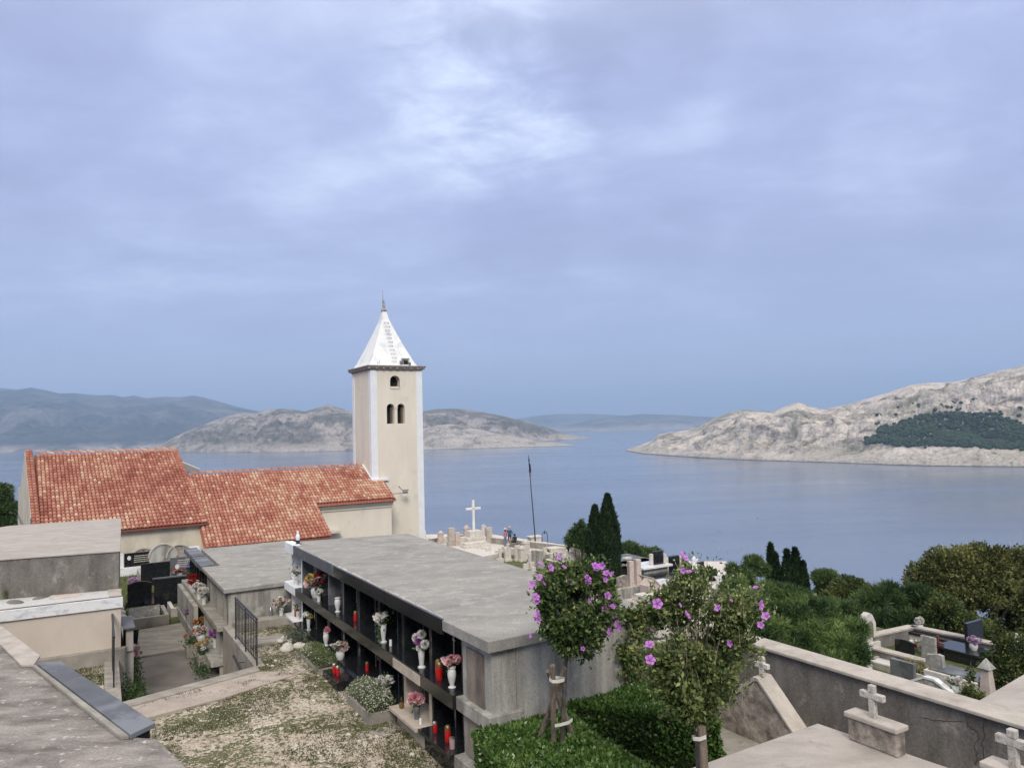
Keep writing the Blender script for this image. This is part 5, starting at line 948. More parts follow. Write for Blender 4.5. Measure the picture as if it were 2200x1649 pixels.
for a in (('cross', 1074, 1208, .75, 1.25, 'broad white cross with a ringed head nearest the roof edge', white_stone), ('round', 1091, 1205, .62, 1.3, 'tall white stele with a ringed head beside the broad cross', white_stone), ('round', 1050, 1196, .55, .95, 'round-headed white stele peeping over the roof', white_stone), ('cross', 1038, 1192, .42, .8, 'right one of two thin crosses above the roof edge', white_stone), ('cross', 1030, 1190, .42, .75, 'left one of two thin crosses above the roof edge', white_stone),
    ('flat', 1112, 1204, .5, 1.35, 'plain white pillar, first of the tight group of tombstones', white_stone), ('dome', 1122, 1205, .5, 1.35, 'white pillar with a knob, second of the tight group', white_stone), ('dome', 1130, 1200, .52, 1.75, 'white capped pillar with a small urn on top', white_stone), ('flat', 1140, 1210, .45, .9, 'low white block between the capped pillars', white_stone), ('point', 1150, 1220, .48, 1.9, 'large grey-white obelisk slab, left of the twin slabs', grey_stone), ('point', 1161, 1221, .48, 1.9, 'large grey-white obelisk slab, right of the twin slabs', grey_stone), ('flat', 1171, 1205, .35, 1.2, 'slim white post at the right end of the garden', white_stone), ('flat', 1143, 1222, .4, .6, 'small fallen white slab on the garden lawn', white_stone), ('flat', 1130, 1222, .5, .45, 'tilted white plate near the roof edge in the garden', white_stone), ('flat', 1146, 1226, .35, .3, 'small white cube at the roof edge', white_stone), ('cross', 1092, 1182, .4, .7, 'little white cross on the terrace wall left of the pillars', white_stone), ('dome', 1131, 1178, .5, .6, 'white urn-shaped finial above the pillars', white_stone)):
    grave_at(a[0], a[1], a[2], GDZ if a[2] > 1184 else TZ, a[3], a[4], a[5], a[6], group=GB)
p = atz(1192, 1190, TZ); t = thing('tomb', 'low white tomb with a sloping roof in front of the flagpole pedestal', 'tomb', p); m = M(); m.prism([(-.9, -.7), (1.3, -.7), (1.3, .8), (-.9, .8)], -.5, .25); m.prism([(-.7, -.5), (.8, -.6), (.5, .6), (-.6, .6)], .25, .6); m.build('tomb_body', white_stone, t, bevel=.02)
p = atz(1222, 1214, -11.6); t = thing('tombstone', 'white half-round tomb topped by a small black iron cross', 'tombstone', p); headstone(t, 0, 0, 1.05, 1.15, .5, white_stone, 'round'); m = M(); m.cbox(0, 0, .12, .08, 1.1, 1.75); m.cbox(0, 0, .38, .08, 1.42, 1.53); m.build('iron_cross', iron, t)
# flagpole, bell arch
p = atz(1151, 1171, TZ); t = thing('flagpole', 'thin dark leaning flagpole with a furled dark flag near the sea parapet', 'flagpole', p)
m = M(); m.cbox(0, .2, 1.1, .7, 0, .75); m.cbox(0, .2, 1.3, .9, .75, .88); m.build('pedestal', white_stone, t, bevel=.02)
tp = np.array(atd(1135, 977, 66.0)); d_ = tp-np.array(p); m = M(); m.tube([(0, 0, .1), tuple(d_*.5), tuple(d_)], [.06, .045, .025], 8); m.build('pole', iron, t)
flag_m = plain('furled_flag', (.04, .04, .07), .8); m = M(); q = lambda k, r=0: tuple(d_*k+np.array([r, -.02, 0])); m.tube([q(.80), q(.83, .03), q(.87, .05), q(.905, .03), q(.92)], [.03, .11, .09, .08, .02], 7); m.tube([q(.925), q(.94, .02), q(.96), q(.965)], [.03, .07, .06, .02], 7); m.build('flag', flag_m, t)
m = M(); m.tube([q(.775), q(.79, .03), q(.80)], [.02, .1, .03], 7); m.build('flag_tail', plain('flag_red', (.45, .03, .03), .8), t)
p = atz(1171, 1177, TZ); t = thing('bell_arch', 'small dark iron arch with a lamp hanging in it, right of the flagpole', 'arch', p); m = M(); m.tube([(-.3, 0, 0), (-.3, 0, 1.15), (-.2, 0, 1.42), (0, 0, 1.55), (.2, 0, 1.42), (.3, 0, 1.15), (.3, 0, 0)], .03, 6); m.build('arch_frame', iron, t); m = M(); m.lathe([(.02, 1.3), (.06, 1.35), (.06, 1.48), (.02, 1.62)], n=8); m.build('hanging_lamp', iron, t)

# people
skin = plain('skin', (.42, .25, .18), .6)
def person(px, py, z, label, pose, mats, height=1.72, rz=0., hair=None, hat=None):
    p = atz(px, py, z); t = thing('person', label, 'person', p, rz=rz)
    k = height/1.72
    if pose == 'sit':
        J = {'pel': (0, 0, .48), 'ch': (0, .02, .82), 'nk': (0, .02, .99), 'hd': (0, .0, 1.10), 'tp': (0, 0, 1.22)}
        for s, n_ in ((-1, 'l'), (1, 'r')): J.update({'hip'+n_: (.09*s, 0, .46), 'kn'+n_: (.13*s, .42, .50), 'ft'+n_: (.13*s, .45, .06), 'to'+n_: (.13*s, .58, .04), 'sh'+n_: (.17*s, .02, .92), 'el'+n_: (.23*s, .08, .66), 'hn'+n_: (.17*s, .30, .55)})
    else:
        w = .10 if pose == 'stand' else .12
        J = {'pel': (0, 0, .92), 'ch': (0, 0, 1.25), 'nk': (0, 0, 1.46), 'hd': (0, .02, 1.58), 'tp': (0, .02, 1.70)}
        for s, n_ in ((-1, 'l'), (1, 'r')): J.update({'hip'+n_: (.09*s, 0, .88), 'kn'+n_: (.11*s, .02*s, .48), 'ft'+n_: (.12*s, .04*s, .06), 'to'+n_: (.13*s, .14+.04*s, .03), 'sh'+n_: (.18*s, 0, 1.38), 'el'+n_: (.25*s, -.02, 1.10), 'hn'+n_: (.20*s, .18 if s > 0 else .05, .95)})
    R = dict(pel=.14, ch=.155, nk=.055, hd=.095, tp=.06, hip=.09, kn=.062, ft=.042, to=.03, sh=.065, el=.043, hn=.035)
    names = list(J); E = [('pel', 'ch'), ('ch', 'nk'), ('nk', 'hd'), ('hd', 'tp')]
    for n_ in 'lr': E += [('pel', 'hip'+n_), ('hip'+n_, 'kn'+n_), ('kn'+n_, 'ft'+n_), ('ft'+n_, 'to'+n_), ('ch', 'sh'+n_), ('sh'+n_, 'el'+n_), ('el'+n_, 'hn'+n_)]
    me = bpy.data.meshes.new('b'); me.from_pydata([tuple(c*k for c in J[n]) for n in names], [(names.index(a), names.index(b)) for a, b in E], [])
    o = bpy.data.objects.new('body', me); COL.objects.link(o); md = o.modifiers.new('s', 'SKIN'); 
    for i, n in enumerate(names):
        r = R[n if n in R else n[:-1]]*k; me.skin_vertices[0].data[i].radius = (r, r*.8 if n in ('ch', 'pel') else r)
    me.skin_vertices[0].data[0].use_root = True; o.modifiers.new('ss', 'SUBSURF').levels = 1
    bpy.context.view_layer.update(); nm = bpy.data.meshes.new_from_object(o.evaluated_get(bpy.context.evaluated_depsgraph_get())); o.modifiers.clear(); o.data = nm; nm.name = 'body'; nm.materials.clear()
    for mt in (skin, mats[0], mats[1], iron): nm.materials.append(mt)
    for f in nm.polygons:
        c = f.center/k; zz = c.z; top = J['nk'][2]-.02; waist = J['pel'][2]+.02; arm = abs(c.x) > .2
        f.material_index = 0 if zz > top else 1 if zz > waist else (0 if arm and pose != 'sit' and zz > waist-.2 else 3 if zz < .09 else 0 if (mats[2] and zz < mats[2]) else 2); f.use_smooth = True
    o.parent = t
    if hair:
        bm = bmesh.new(); bmesh.ops.create_uvsphere(bm, u_segments=12, v_segments=8, radius=.115*k)
        for v in bm.verts:
            if v.co.z < 0 and v.co.y < .02: v.co.z *= hair[1]
            if v.co.y > .04*k and v.co.z < .05*k: v.co.y *= .3
            v.co += Vector(J['hd'])*k+Vector((0, -.02, .03))
        me2 = bpy.data.meshes.new('hair'); bm.to_mesh(me2); bm.free(); me2.materials.append(hair[0]); inst(me2, 'hair', (0, 0, 0), t)
    if hat: m = M(); h = J['hd'][2]*k+.07; m.lathe([(.15, h-.01), (.10, h), (.095, h+.07), (.04, h+.10)], n=12); m.build('cap', hat, t, True)
    return t
person(1086, 1173, TZ, 'woman with long dark red hair and light blue jeans on the sea terrace', 'stand', (plain('pink_top', (.45, .18, .18), .8), plain('jeans', (.14, .20, .32), .9), 0), 1.68, .3, (plain('red_hair', (.10, .02, .015), .6), 3.0), plain('white_cap', (.7, .66, .62), .7))
person(1095.5, 1171, TZ, 'man in dark blue jacket and shorts standing beside the woman', 'stand', (plain('blue_jacket', (.035, .07, .14), .8), plain('dark_shorts', (.02, .02, .03), .9), .50), 1.78, 2.4, (plain('grey_hair', (.25, .22, .2), .7), 1.0), plain('beige_cap', (.55, .45, .38), .7))
person(1106, 1174, TZ, 'person in dark clothes sitting with back turned on the sea terrace', 'sit', (plain('dark_shirt', (.015, .02, .03), .9), plain('dark_trousers', (.015, .015, .02), .9), 0), 1.7, -.2, (plain('black_hair', (.01, .01, .01), .7), 1.1))
p = atz(1106, 1174, TZ); m = M(p); m.cbox(p[0], p[1], 1.6, .45, p[2], p[2]+.40); o = m.build('stone_bench', dark_conc, bevel=.02); tag(o, 'dark low bench carrying the seated person at the sea parapet', 'bench')

# ---------------------------------------------------------------- tombs right of the tall cypress
KZ = -10.4
def box_thing(name, label, cat, px, py, z, parts, rz=0., group=None):
    p = atz(px, py, z); t = thing(name, label, cat, p, group, rz=rz)
    for nm_, mt, bx in parts:
        m = M()
        for b_ in bx: m.box(*b_)
        m.build(nm_, mt, t, bevel=.012)
    return t
box_thing('mausoleum', 'black walled family tomb with a wide blue-grey granite roof slab beside the cypress', 'tomb', 1352, 1243, KZ, [('wall', granite, [(-1.1, 2.0, -.1, 2.6, -.6, .98)]), ('roof_slab', granite_g, [(-1.3, 2.2, -.35, 2.9, .98, 1.08)]), ('open_book', white_stone, [(.5, 1.0, .9, 1.3, 1.08, 1.2)])])
box_thing('mausoleum', 'tomb with grey walls and a bright white marble roof slab', 'tomb', 1398, 1252, KZ, [('wall', grey_stone, [(-.5, 1.5, 0, 2.3, -.6, .95)]), ('roof_slab', marble, [(-.75, 1.75, -.25, 2.6, .95, 1.08)])])
t = box_thing('headstone_group', 'tall black headstone between two white posts against the sea', 'headstone', 1414, 1214, KZ+1.0, [('stone', granite, [(-.42, .42, -.05, .08, -.6, .95)]), ('post', white_stone, [(-.68, -.46, -.08, .1, -.6, .82), (.46, .68, -.08, .1, -.6, .72)])])
box_thing('granite_tomb', 'black polished tomb with a white-railed front below the black headstones', 'tomb', 1440, 1262, KZ, [('wall', dark_conc, [(-.9, 1.4, .1, 2.2, -.6, .45)]), ('roof_slab', granite, [(-1.0, 1.6, -.1, 2.4, .50, .62)]), ('front_post', white_stone, [(-.9, -.7, -.1, .1, -.6, .5), (.4, .65, -.1, .1, -.6, .5), (1.3, 1.5, -.1, .1, -.6, .5)]), ('edge', white_stone, [(-1.03, 1.63, -.14, -.1, .46, .6)])])
box_thing('headstone_group', 'black headstone with a white flower and posts right of the white-roofed tomb', 'headstone', 1448, 1232, KZ+.2, [('stone', granite, [(-.5, .5, -.05, .08, -.4, 1.2)]), ('post', white_stone, [(-.72, -.52, -.08, .1, -.4, 1.2), (.52, .72, -.08, .1, -.4, 1.15)])])
grave_at('point', 1356, 1266, KZ, .34, 2.3, 'left one of the tall twin pinkish pointed pillars', pink_stone, group='twin pointed pillars'); grave_at('point', 1371, 1262, KZ, .38, 2.3, 'right one of the tall twin pinkish pointed pillars with a small cross', pink_stone, group='twin pointed pillars')
p = atz(1400, 1278, -9.6); t = thing('gabled_monument', 'pinkish house-shaped monument with a sloping white stone roof', 'tomb', p); m = M(); m.slaby([(-.5, -1.4), (.35, -1.4), (.35, .55), (-.1, 1.0), (-.5, .6)], -.35, .4); m.build('body', pink_stone, t, bevel=.01); m = M(); m.add([(-.18, -.42, 1.06), (.46, -.42, .5), (.46, .9, .5), (-.18, .9, 1.06), (-.18, -.42, 1.0), (.46, -.42, .44), (.46, .9, .44), (-.18, .9, 1.0)], [(0, 1, 2, 3), (7, 6, 5, 4), (0, 4, 5, 1), (1, 5, 6, 2), (2, 6, 7, 3), (3, 7, 4, 0)]); m.build('roof', white_stone, t)
box_thing('headstone', 'white rectangular headstone attached right of the house-shaped monument', 'headstone', 1414, 1274, -9.6, [('stone', marble, [(-.05, .55, -.1, .15, -.8, .75)]), ('frame', grey_stone, [(.58, .68, -.1, .1, -.8, .7)])])
box_thing('tomb', 'low white rendered tomb block below the house-shaped monument', 'tomb', 1415, 1300, -9.0, [('block', white_stone, [(-.25, 1.1, -.2, 1.1, -1.5, .35)])]); box_thing('kerb_wall', 'long pale kerb wall running right behind the flowering tree', 'wall', 1450, 1285, -9.6, [('wall', white_stone, [(-.7, 2.6, .3, .7, -.8, .15)])])
box_thing('pedestal', 'small stepped white pedestal on a pale slab beyond the columbarium roof', 'pedestal', 1383, 1289, -9.3, [('slab', cap_conc, [(-.9, 1.0, -1.0, .8, -1.5, 0)]), ('base', white_stone, [(-.45, .35, -.3, .4, 0, .14)]), ('top', white_stone, [(-.38, .28, -.23, .33, .14, .34)])])
grave_at('slant', 1337, 1276, -9.9, .8, 1.1, 'rough brown boulder-like tombstone at the wall end', rough_stone); grave_at('cross', 1432, 1300, -8.9, .5, .9, 'white marble cross low between the tombs and the flowering tree', white_stone)
box_thing('low_wall', 'grey low wall behind the twin pointed pillars', 'wall', 1362, 1280, -9.9, [('wall', wall_conc, [(-1.2, 1.6, -.1, .15, -.8, .55)])])
box_thing('black_headstone_row', 'row of black headstones partly hidden by flowering twigs', 'headstone', 1490, 1240, KZ+.3, [('stone', granite, [(-.6, .1, -.1, .1, -.5, 1.0), (.2, .9, -.1, .1, -.5, .95)])])
for k, (px_, py_, z, s, lab) in enumerate(((1492, 1233, KZ+.6, 1.0, 'white angel-like statue rising between black headstones'), (1546, 1262, KZ+.5, .8, 'white marble figure beside the dark pines'))):
    p = atz(px_, py_, z); t = thing('statue', lab, 'statue', p); m = M(); m.cbox(0, 0, .6, .5, -1, 0); m.build('pedestal', white_stone, t); m = M(); m.lathe([(.3*s, 0), (.22*s, .3*s), (.25*s, .6*s), (.12*s, .85*s), (.15*s, 1.0*s), (.06*s, 1.15*s)], n=10); m.build('figure', marble, t, True); m = M(); m.slaby([(-.45*s, .9*s), (-.12*s, .5*s), (.12*s, .5*s), (.45*s, .95*s), (.1*s, .85*s), (-.1*s, .85*s)], .05, .12); m.build('wings', marble, t)
for px_, py_, z, w, h, lab in ((1738, 1316, -8.5, .9, .8, 'white tombstone glimpsed between pine and twin cypress'), (1752, 1322, -8.5, .7, .5, 'pale low tomb glimpsed below the small white tombstone'), (1598, 1232, -9.9, .6, .5, 'bluish pale tomb corner under the umbrella pine')):
    grave_at('flat', px_, py_, z, w, h, lab, white_stone)

# ---------------------------------------------------------------- walled enclosure with graves on the right
EZ_ = -8.5
parapet('enclosure_wall', 'outer grey wall with a pale cap round the grave enclosure at the right', [(1868, 1363), (1960, 1343), (2075, 1366), (2200, 1396), (2290, 1418)], -8.0, .6, .3, dark_conc, cap_conc); parapet('enclosure_wall', 'middle grey wall with a pale cap dividing the grave enclosure', [(1872, 1387), (2010, 1423), (2120, 1452), (2210, 1478)], -8.05, .55, .3, dark_conc, cap_conc)
def egr(px, py, z=EZ_): return atz(px, py, z)
p = egr(2000, 1400); t = thing('granite_tomb', 'largest black polished tomb on a white base with a tall black headstone', 'tomb', egr(2020, 1385)); m = M(); m.box(-.45, .55, -1.35, 1.35, 0, .30); m.build('base', white_stone, t, bevel=.01); m = M(); m.box(-.5, .6, -1.4, 1.4, .30, .38); m.build('cover_slab', granite, t, bevel=.008); m = M(); m.box(-.45, .55, -1.28, -1.16, .38, 1.12); m.build('headstone', granite, t, bevel=.006); m = M(); m.box(-.46, -.452, -1.35, 1.35, .06, .10); m.build('dark_stripe', granite, t)
q = p_ = egr(2020, 1385); vase((q[0], q[1]+.75, EZ_+.38), 'pot', 'white bowl with white flowers on the largest black tomb', [('ball', 'white', 5)], None, 1.4, .08, .12, 2)
q = egr(2092, 1425); t = thing('granite_tomb', 'second black polished tomb with a small headstone and a white flower bowl', 'tomb', q); m = M(); m.box(-.35, .65, -1.2, 1.1, 0, .34); m.build('base', granite, t); m = M(); m.box(-.4, .7, -1.25, 1.15, .34, .42); m.build('cover_slab', granite, t, bevel=.008); m = M(); m.box(-.35, .6, -1.1, -.98, .42, .75); m.build('headstone', granite, t)
vase((q[0]+.15, q[1]+.05, EZ_+.42), 'pot', 'white bowl with pink and white flowers on the second black tomb', [('ball', 'white', 3), ('ball', 'lilac', 3)], None, 1.5, .12, .08, 2)
q = egr(1944, 1403); t = thing('gravestone', 'low black gravestone with a sweeping curved top behind the middle wall', 'gravestone', q, rz=-1.57); headstone(t, 0, 0, .7, .5, .08, granite, 'wave'); q = egr(1997, 1413); t = thing('gravestone', 'pale grey upright gravestone just behind the middle wall', 'gravestone', q, rz=-1.57); headstone(t, 0, 0, .52, .75, .1, grey_stone, 'flat')
t = thing('wooden_cross', 'reddish-brown wooden cross with red flowers beside the pale grey gravestone', 'cross', egr(2017, 1410), rz=-1.57); xcross(t, .75, .42, .07, red_brown); vase((egr(2007, 1410)[0], egr(2007, 1410)[1], EZ_), 'pot', 'dark red flower heap at the foot of the wooden cross', [('open', 'red', 6), ('open', 'purple', 2)], None, 1.4, .2, .05, 2); vase((egr(1975, 1398)[0], egr(1975, 1398)[1], EZ_), 'pot', 'white and red flower bunch between the black tomb and curved gravestone', [('open', 'white', 6), ('open', 'red', 2)], None, 1.4, .2, .05, 2)
q = egr(1935, 1440); t = thing('grave_plot', 'long concrete-edged grave plot with white pebbles and yellow grass', 'grave', q, rz=0); kerb(t, -.5, .6, -1.6, 1.0, .22, .1, cap_conc); m = M(); m.box(-.4, .5, -.1, .9, 0, .17); m.build('white_pebbles', white_grav, t); m = M(); m.box(-.4, .5, -1.5, -.1, 0, .12); m.build('soil', grass_m, t)
P = rng.random((1500, 3))*[.85, 1.3, .32]+[-.38, -1.4, .1]; vs, q2 = leafcloud(P, .12, .10, 1.6); o_ = inst(npmesh('yellow_grass', vs, q2, leafmat('straw', [(.16, .17, .06), (.32, .30, .13), (.45, .40, .22)], .8), np.repeat(rng.random(1500), 4)), 'yellow_grass', (0, 0, 0), t); tag(o_, kind='stuff')
q = egr(1942, 1474); t = thing('gravestone', 'dark grey granite headstone with its slab just above the long wall cap', 'gravestone', q, rz=-1.57); headstone(t, 0, 0, .78, .80, .14, granite_g, 'flat'); m = M(); m.box(-.45, .45, .1, 1.9, 0, .12); m.build('cover_slab', granite_g, t, bevel=.006)
q = egr(2012, 1460); t = thing('gravestone', 'mottled white and grey stone with an uneven top in front of the middle wall', 'gravestone', q, rz=-1.57); headstone(t, 0, 0, .62, .85, .16, grey_stone, 'slant'); m = M(); m.cbox(.0, 0, .85, .3, 0, .2); m.build('base', grey_stone, t)
q = egr(2000, 1492); t = thing('gable_headstone', 'broad carved pale headstone with a low gable and white sloping edges', 'headstone', q, rz=-1.57); m = M(); m.slaby([(-.9, -.3), (.9, -.3), (.55, .25), (.15, .46), (-.15, .46), (-.55, .25)], -.05, .08); m.build('stone', grey_stone, t, bevel=.01); m = M(); m.slaby([(.93, -.3), (1.0, -.25), (.58, .31), (.17, .53), (-.17, .53), (-.58, .31), (-1.0, -.25), (-.93, -.3), (-.56, .25), (-.15, .465), (.15, .465), (.56, .25)], -.08, .14); m.build('rim', marble, t)
q = egr(2080, 1480); t = thing('granite_tomb', 'white rendered tomb with a dark grey recessed granite lid', 'tomb', q); m = M(); m.box(-.5, .55, -1.0, 1.1, 0, .42); m.build('base', white_stone, t, bevel=.012); m = M(); m.box(-.40, .45, -.7, 1.0, .42, .47); m.build('cover_slab', granite_g, t, bevel=.006)
q = egr(2052, 1500); vase((q[0], q[1], EZ_+.2), 'pot', 'white flower bunch behind the broad carved headstone', [('ball', 'white', 7)], None, 1.4, .14, .1, 2)
q = atz(2124, 1512, -6.0); t = thing('obelisk', 'pinkish stone obelisk with a pointed carved cap beside the right-hand bush', 'obelisk', q); m = M(); m.prism([(-.13, -.13), (.13, -.13), (.13, .13), (-.13, .13)], -1.5, 0); m.add([(-.13, -.13, 0), (.13, -.13, 0), (.13, .13, 0), (-.13, .13, 0), (-.075, -.075, .75), (.075, -.075, .75), (.075, .075, .75), (-.075, .075, .75)], [(0, 1, 5, 4), (1, 2, 6, 5), (2, 3, 7, 6), (3, 0, 4, 7), (4, 5, 6, 7)]); m.build('shaft', pink_stone, t, bevel=.01); m = M(); m.add([(-.13, -.13, .74), (.13, -.13, .74), (.13, .13, .74), (-.13, .13, .74), (0, 0, .95)], [(0, 1, 4), (1, 2, 4), (2, 3, 4), (3, 0, 4), (3, 2, 1, 0)]); m.build('cap', grey_stone, t)
q = egr(1866, 1400, -8.6); t = thing('stele', 'white arched stele with a round hollow at the edge of the dark pine', 'tombstone', q); m = M(); m.cbox(0, 0, .75, .5, -.5, .4); m.build('base', white_stone, t); m = M(); m.slaby([(-.35, .4), (.35, .4), (.35, 1.05), (.18, 1.35), (0, 1.45), (-.18, 1.35), (-.35, 1.05)], -.12, .12); m.build('stele_slab', white_stone, t, bevel=.01); m = M(); m.slaby(arch(0, .55, 1.15, .36), -.13, -.118); m.build('hollow', dark_conc, t)  # flat dark plate on the face paints the shade of the hollow
t = thing('stele', 'small white marble slab standing under the dark pine left of the enclosure', 'tombstone', egr(1867, 1450, -8.6)); headstone(t, 0, 0, .25, .9, .12, marble, 'flat')
t = thing('tombstone', 'small white cross on a pedestal at the right picture edge behind the bush', 'tombstone', atz(2186, 1400, -9.0)); m = M(); m.cbox(0, 0, .5, .5, -.5, .25); m.build('base', white_stone, t); xcross(t, .45, .3, .09, white_stone, .25)

# ---------------------------------------------------------------- hedges
hedge_leaf = leafmat('hedge_leaf', [(.018, .045, .010), (.055, .115, .024), (.12, .20, .045), (.20, .30, .08)], .35, .2, .5)
def hedge(name, label, poly, z0, z1, n, size=.05):
    """clipped hedge: leaves all over top and sides of the block, thinning inwards"""
    P = np.array(poly, float); c = P.mean(0); o = (c[0], c[1], z0); t = thing(name, label, 'hedge', o)
    m = M(o); Pi = c+(P-c)*.86; m.prism([tuple(p) for p in Pi], z0, z1-.10); m.build('shaded_core', plain('twig_shade', (.02, .03, .012), .95), t)  # solid core, near-black to paint the shade inside the hedge
    pts = []; x0, y0 = P.min(0); x1, y1 = P.max(0)
    def inside(q):
        r = np.zeros(len(q), bool); j = len(P)-1
        for i in range(len(P)):
            a, b_ = P[i], P[j]; cnd = ((a[1] > q[:, 1]) != (b_[1] > q[:, 1])) & (q[:, 0] < (b_[0]-a[0])*(q[:, 1]-a[1])/(b_[1]-a[1]+1e-12)+a[0]); r ^= cnd; j = i
        return r
    q = rng.random((int(n*1.6), 2))*[x1-x0, y1-y0]+[x0, y0]; q = q[inside(q)][:int(n*.62)]
    zt = z1-.09*rng.random(len(q))**1.5+(fbm(q[:, 0]*4, q[:, 1]*4, s=2)-.5)*.13; top = np.column_stack([q, zt]); ot = np.tile([0, 0, 1.], (len(top), 1))
    side = []; on = []
    for i in range(len(P)):
        a, b_ = P[i], P[(i+1) % len(P)]; k = int(n*.62*np.linalg.norm(b_-a)/sum(np.linalg.norm(P[j]-P[(j+1) % len(P)]) for j in range(len(P)))); s = rng.random(k); d = (b_-a)/np.linalg.norm(b_-a); nr = np.array([d[1], -d[0]]); nr = nr*np.sign(np.dot(nr, (a+b_)/2-c))
        zz = z0+(z1-z0)*rng.random(k); off = -.07*rng.random(k)+(fbm(s*6, zz*4, s=i)-.5)*.12; xy = a+(b_-a)*s[:, None]+nr*off[:, None]; side.append(np.column_stack([xy, zz])); on.append(np.tile([nr[0], nr[1], .5], (k, 1)))
    A = np.concatenate([top]+side)-np.array(o); O = np.concatenate([ot]+on)
    vs, qd = leafcloud(A, size, .62, .15, O); tn = np.clip(.15+.5*rng.random(len(A))+.5*(fbm(A[:, 0]*3, A[:, 1]*3, A[:, 2]*3, s=8)-.4), 0, 1)
    o_ = inst(npmesh('leaves', vs, qd, hedge_leaf, np.repeat(tn, 4)), 'leaves', (0, 0, 0), t); tag(o_, kind='stuff'); return t
hedge('hedge', 'clipped bright green hedge block in front, with the staked tree growing from it', [(4.72, 9.36), (6.25, 9.34), (6.08, 8.5), (6.05, 6.6), (5.2, 6.3), (4.3, 7.0)], -5.35, -4.16, 26000, .062)
hedge('hedge', 'darker clipped hedge along the concrete wall, behind the black hose', [(6.30, 9.36), (8.15, 9.42), (8.15, 8.3), (7.55, 7.55), (7.1, 8.45)], -5.35, -4.10, 26000, .062)
a = atz(1267, 1572, -4.18); b_ = atz(1362, 1626, -4.2); c_ = atz(1420, 1660, -4.22)
m = M(a); m.tube([a, tuple((np.array(a)+np.array(b_))/2+[0, 0, .01]), b_, c_, (6.03, 6.2, -4.3)], .022, 8); o = m.build('water_hose', hose_m); tag(o, 'black water hose lying along the edge between the two hedge blocks', 'hose')

# ---------------------------------------------------------------- trees
def limbs(t, base, top, r, spread, n, mat=bark, lean=(0, 0), seed=0, nsub=3, name='trunk'):
    """tapered trunk with forking limbs"""
    R = random.Random(seed); m = M(); h = top-base; tips = []
    fork = base+h*.35; m.tube([(0, 0, base), (lean[0]*.3, lean[1]*.3, base+h*.18), (lean[0]*.6, lean[1]*.6, fork)], [r, r*.85, r*.7], 8)
    for i in range(n):
        a = 2*math.pi*i/n+R.random(); e = R.uniform(.5, 1)
        p1 = (lean[0]*.7+spread*.4*math.cos(a)*e, lean[1]*.7+spread*.4*math.sin(a)*e, fork+h*.28*R.uniform(.7, 1.2)); p2 = (lean[0]+spread*.85*math.cos(a)*e, lean[1]+spread*.85*math.sin(a)*e, fork+h*.55*R.uniform(.7, 1.1))
        m.tube([(lean[0]*.6, lean[1]*.6, fork-.02), p1, p2], [r*.5, r*.32, r*.12], 6)
        for j in range(nsub):
            b2 = a+R.uniform(-.9, .9); q = (p1[0]+spread*.4*math.cos(b2), p1[1]+spread*.4*math.sin(b2), p1[2]+h*.2*R.random()); m.tube([p1, q], [r*.22, r*.06], 5)
    return m.build(name, mat, t, True)
def crown(blobs, n, hole=.42, freq=1.2, shell=.45, seed=0):
    vol = np.array([b_[3]*b_[4]*b_[5] for b_ in blobs])**.75; vol /= vol.sum(); P = []; O = []
    for b_, k in zip(blobs, vol):
        k = int(k*n*1.7); d = rng.normal(size=(k, 3)); d /= np.linalg.norm(d, axis=1)[:, None]; r = rng.random(k)**shell; lump = .62+.85*fbm(d[:, 0]*2.6+b_[0], d[:, 1]*2.6+b_[1], d[:, 2]*2.6+b_[2], s=seed)
        P.append(np.array(b_[:3])+d*(r*lump)[:, None]*np.array(b_[3:6])); O.append(d)
    P = np.concatenate(P); O = np.concatenate(O); k = fbm(P[:, 0]*freq, P[:, 1]*freq, P[:, 2]*freq, s=seed+5, o=3) > hole; P = P[k][:n*2]; O = O[k][:n*2]
    i = rng.permutation(len(P))[:n]; return P[i], O[i]
def foliage(t, blobs, n, size, mat, ratio=.5, hole=.42, freq=1.2, shell=.45, upb=.3, out=True, clump=.6, seed=0, name='crown', star=0):
    P, O = crown(blobs, n, hole, freq, shell, seed)
    tn = clump*fbm(P[:, 0]*freq*1.3, P[:, 1]*freq*1.3, P[:, 2]*freq*1.3, s=seed+20, o=3)+(1-clump)*rng.random(len(P)); tn = np.clip((tn-.25)*1.8, 0, 1)
    if star: P = np.repeat(P, star, 0); O = np.repeat(O, star, 0); tn = np.repeat(tn, star)
    vs, q = leafcloud(P, size, ratio, upb, O if out else None)
    o = inst(npmesh(name, vs, q, mat, np.repeat(tn, 4)), name, (0, 0, 0), t); tag(o, kind='stuff'); return o, P
hib = leafmat('hibiscus_leaf', [(.016, .034, .011), (.05, .092, .028), (.115, .17, .052), (.21, .26, .095)], .5, .25, .3)
hib2 = leafmat('hibiscus_leaf_dry', [(.024, .045, .012), (.085, .125, .036), (.20, .25, .08), (.36, .37, .16)], .55, .25, .3)
def five_petal(r=.05):
    vs = []; tn = []
    for i in range(5):
        a = 2*math.pi*i/5; ax = np.array([math.cos(a), math.sin(a), 0]); sd = np.array([-math.sin(a), math.cos(a), 0]); z = np.array([0, 0, 1.])
        b_ = ax*r*.06; l = ax*r*.70+sd*r*.46+z*r*.42; rr = ax*r*.78-sd*r*.44+z*r*.52; tp = ax*r*1.04+z*r*.40; ce = ax*r*.6+z*r*.22
        vs += [b_, rr, tp, ce, b_, ce, tp, l]; tn += [0, .8, 1, .6, 0, .6, 1, .8]
    return npmesh('flower', np.array(vs), np.arange(40).reshape(-1, 4), petalmat('mallow_petal', (.58, .22, .66)), np.array(tn))
MAL = five_petal()
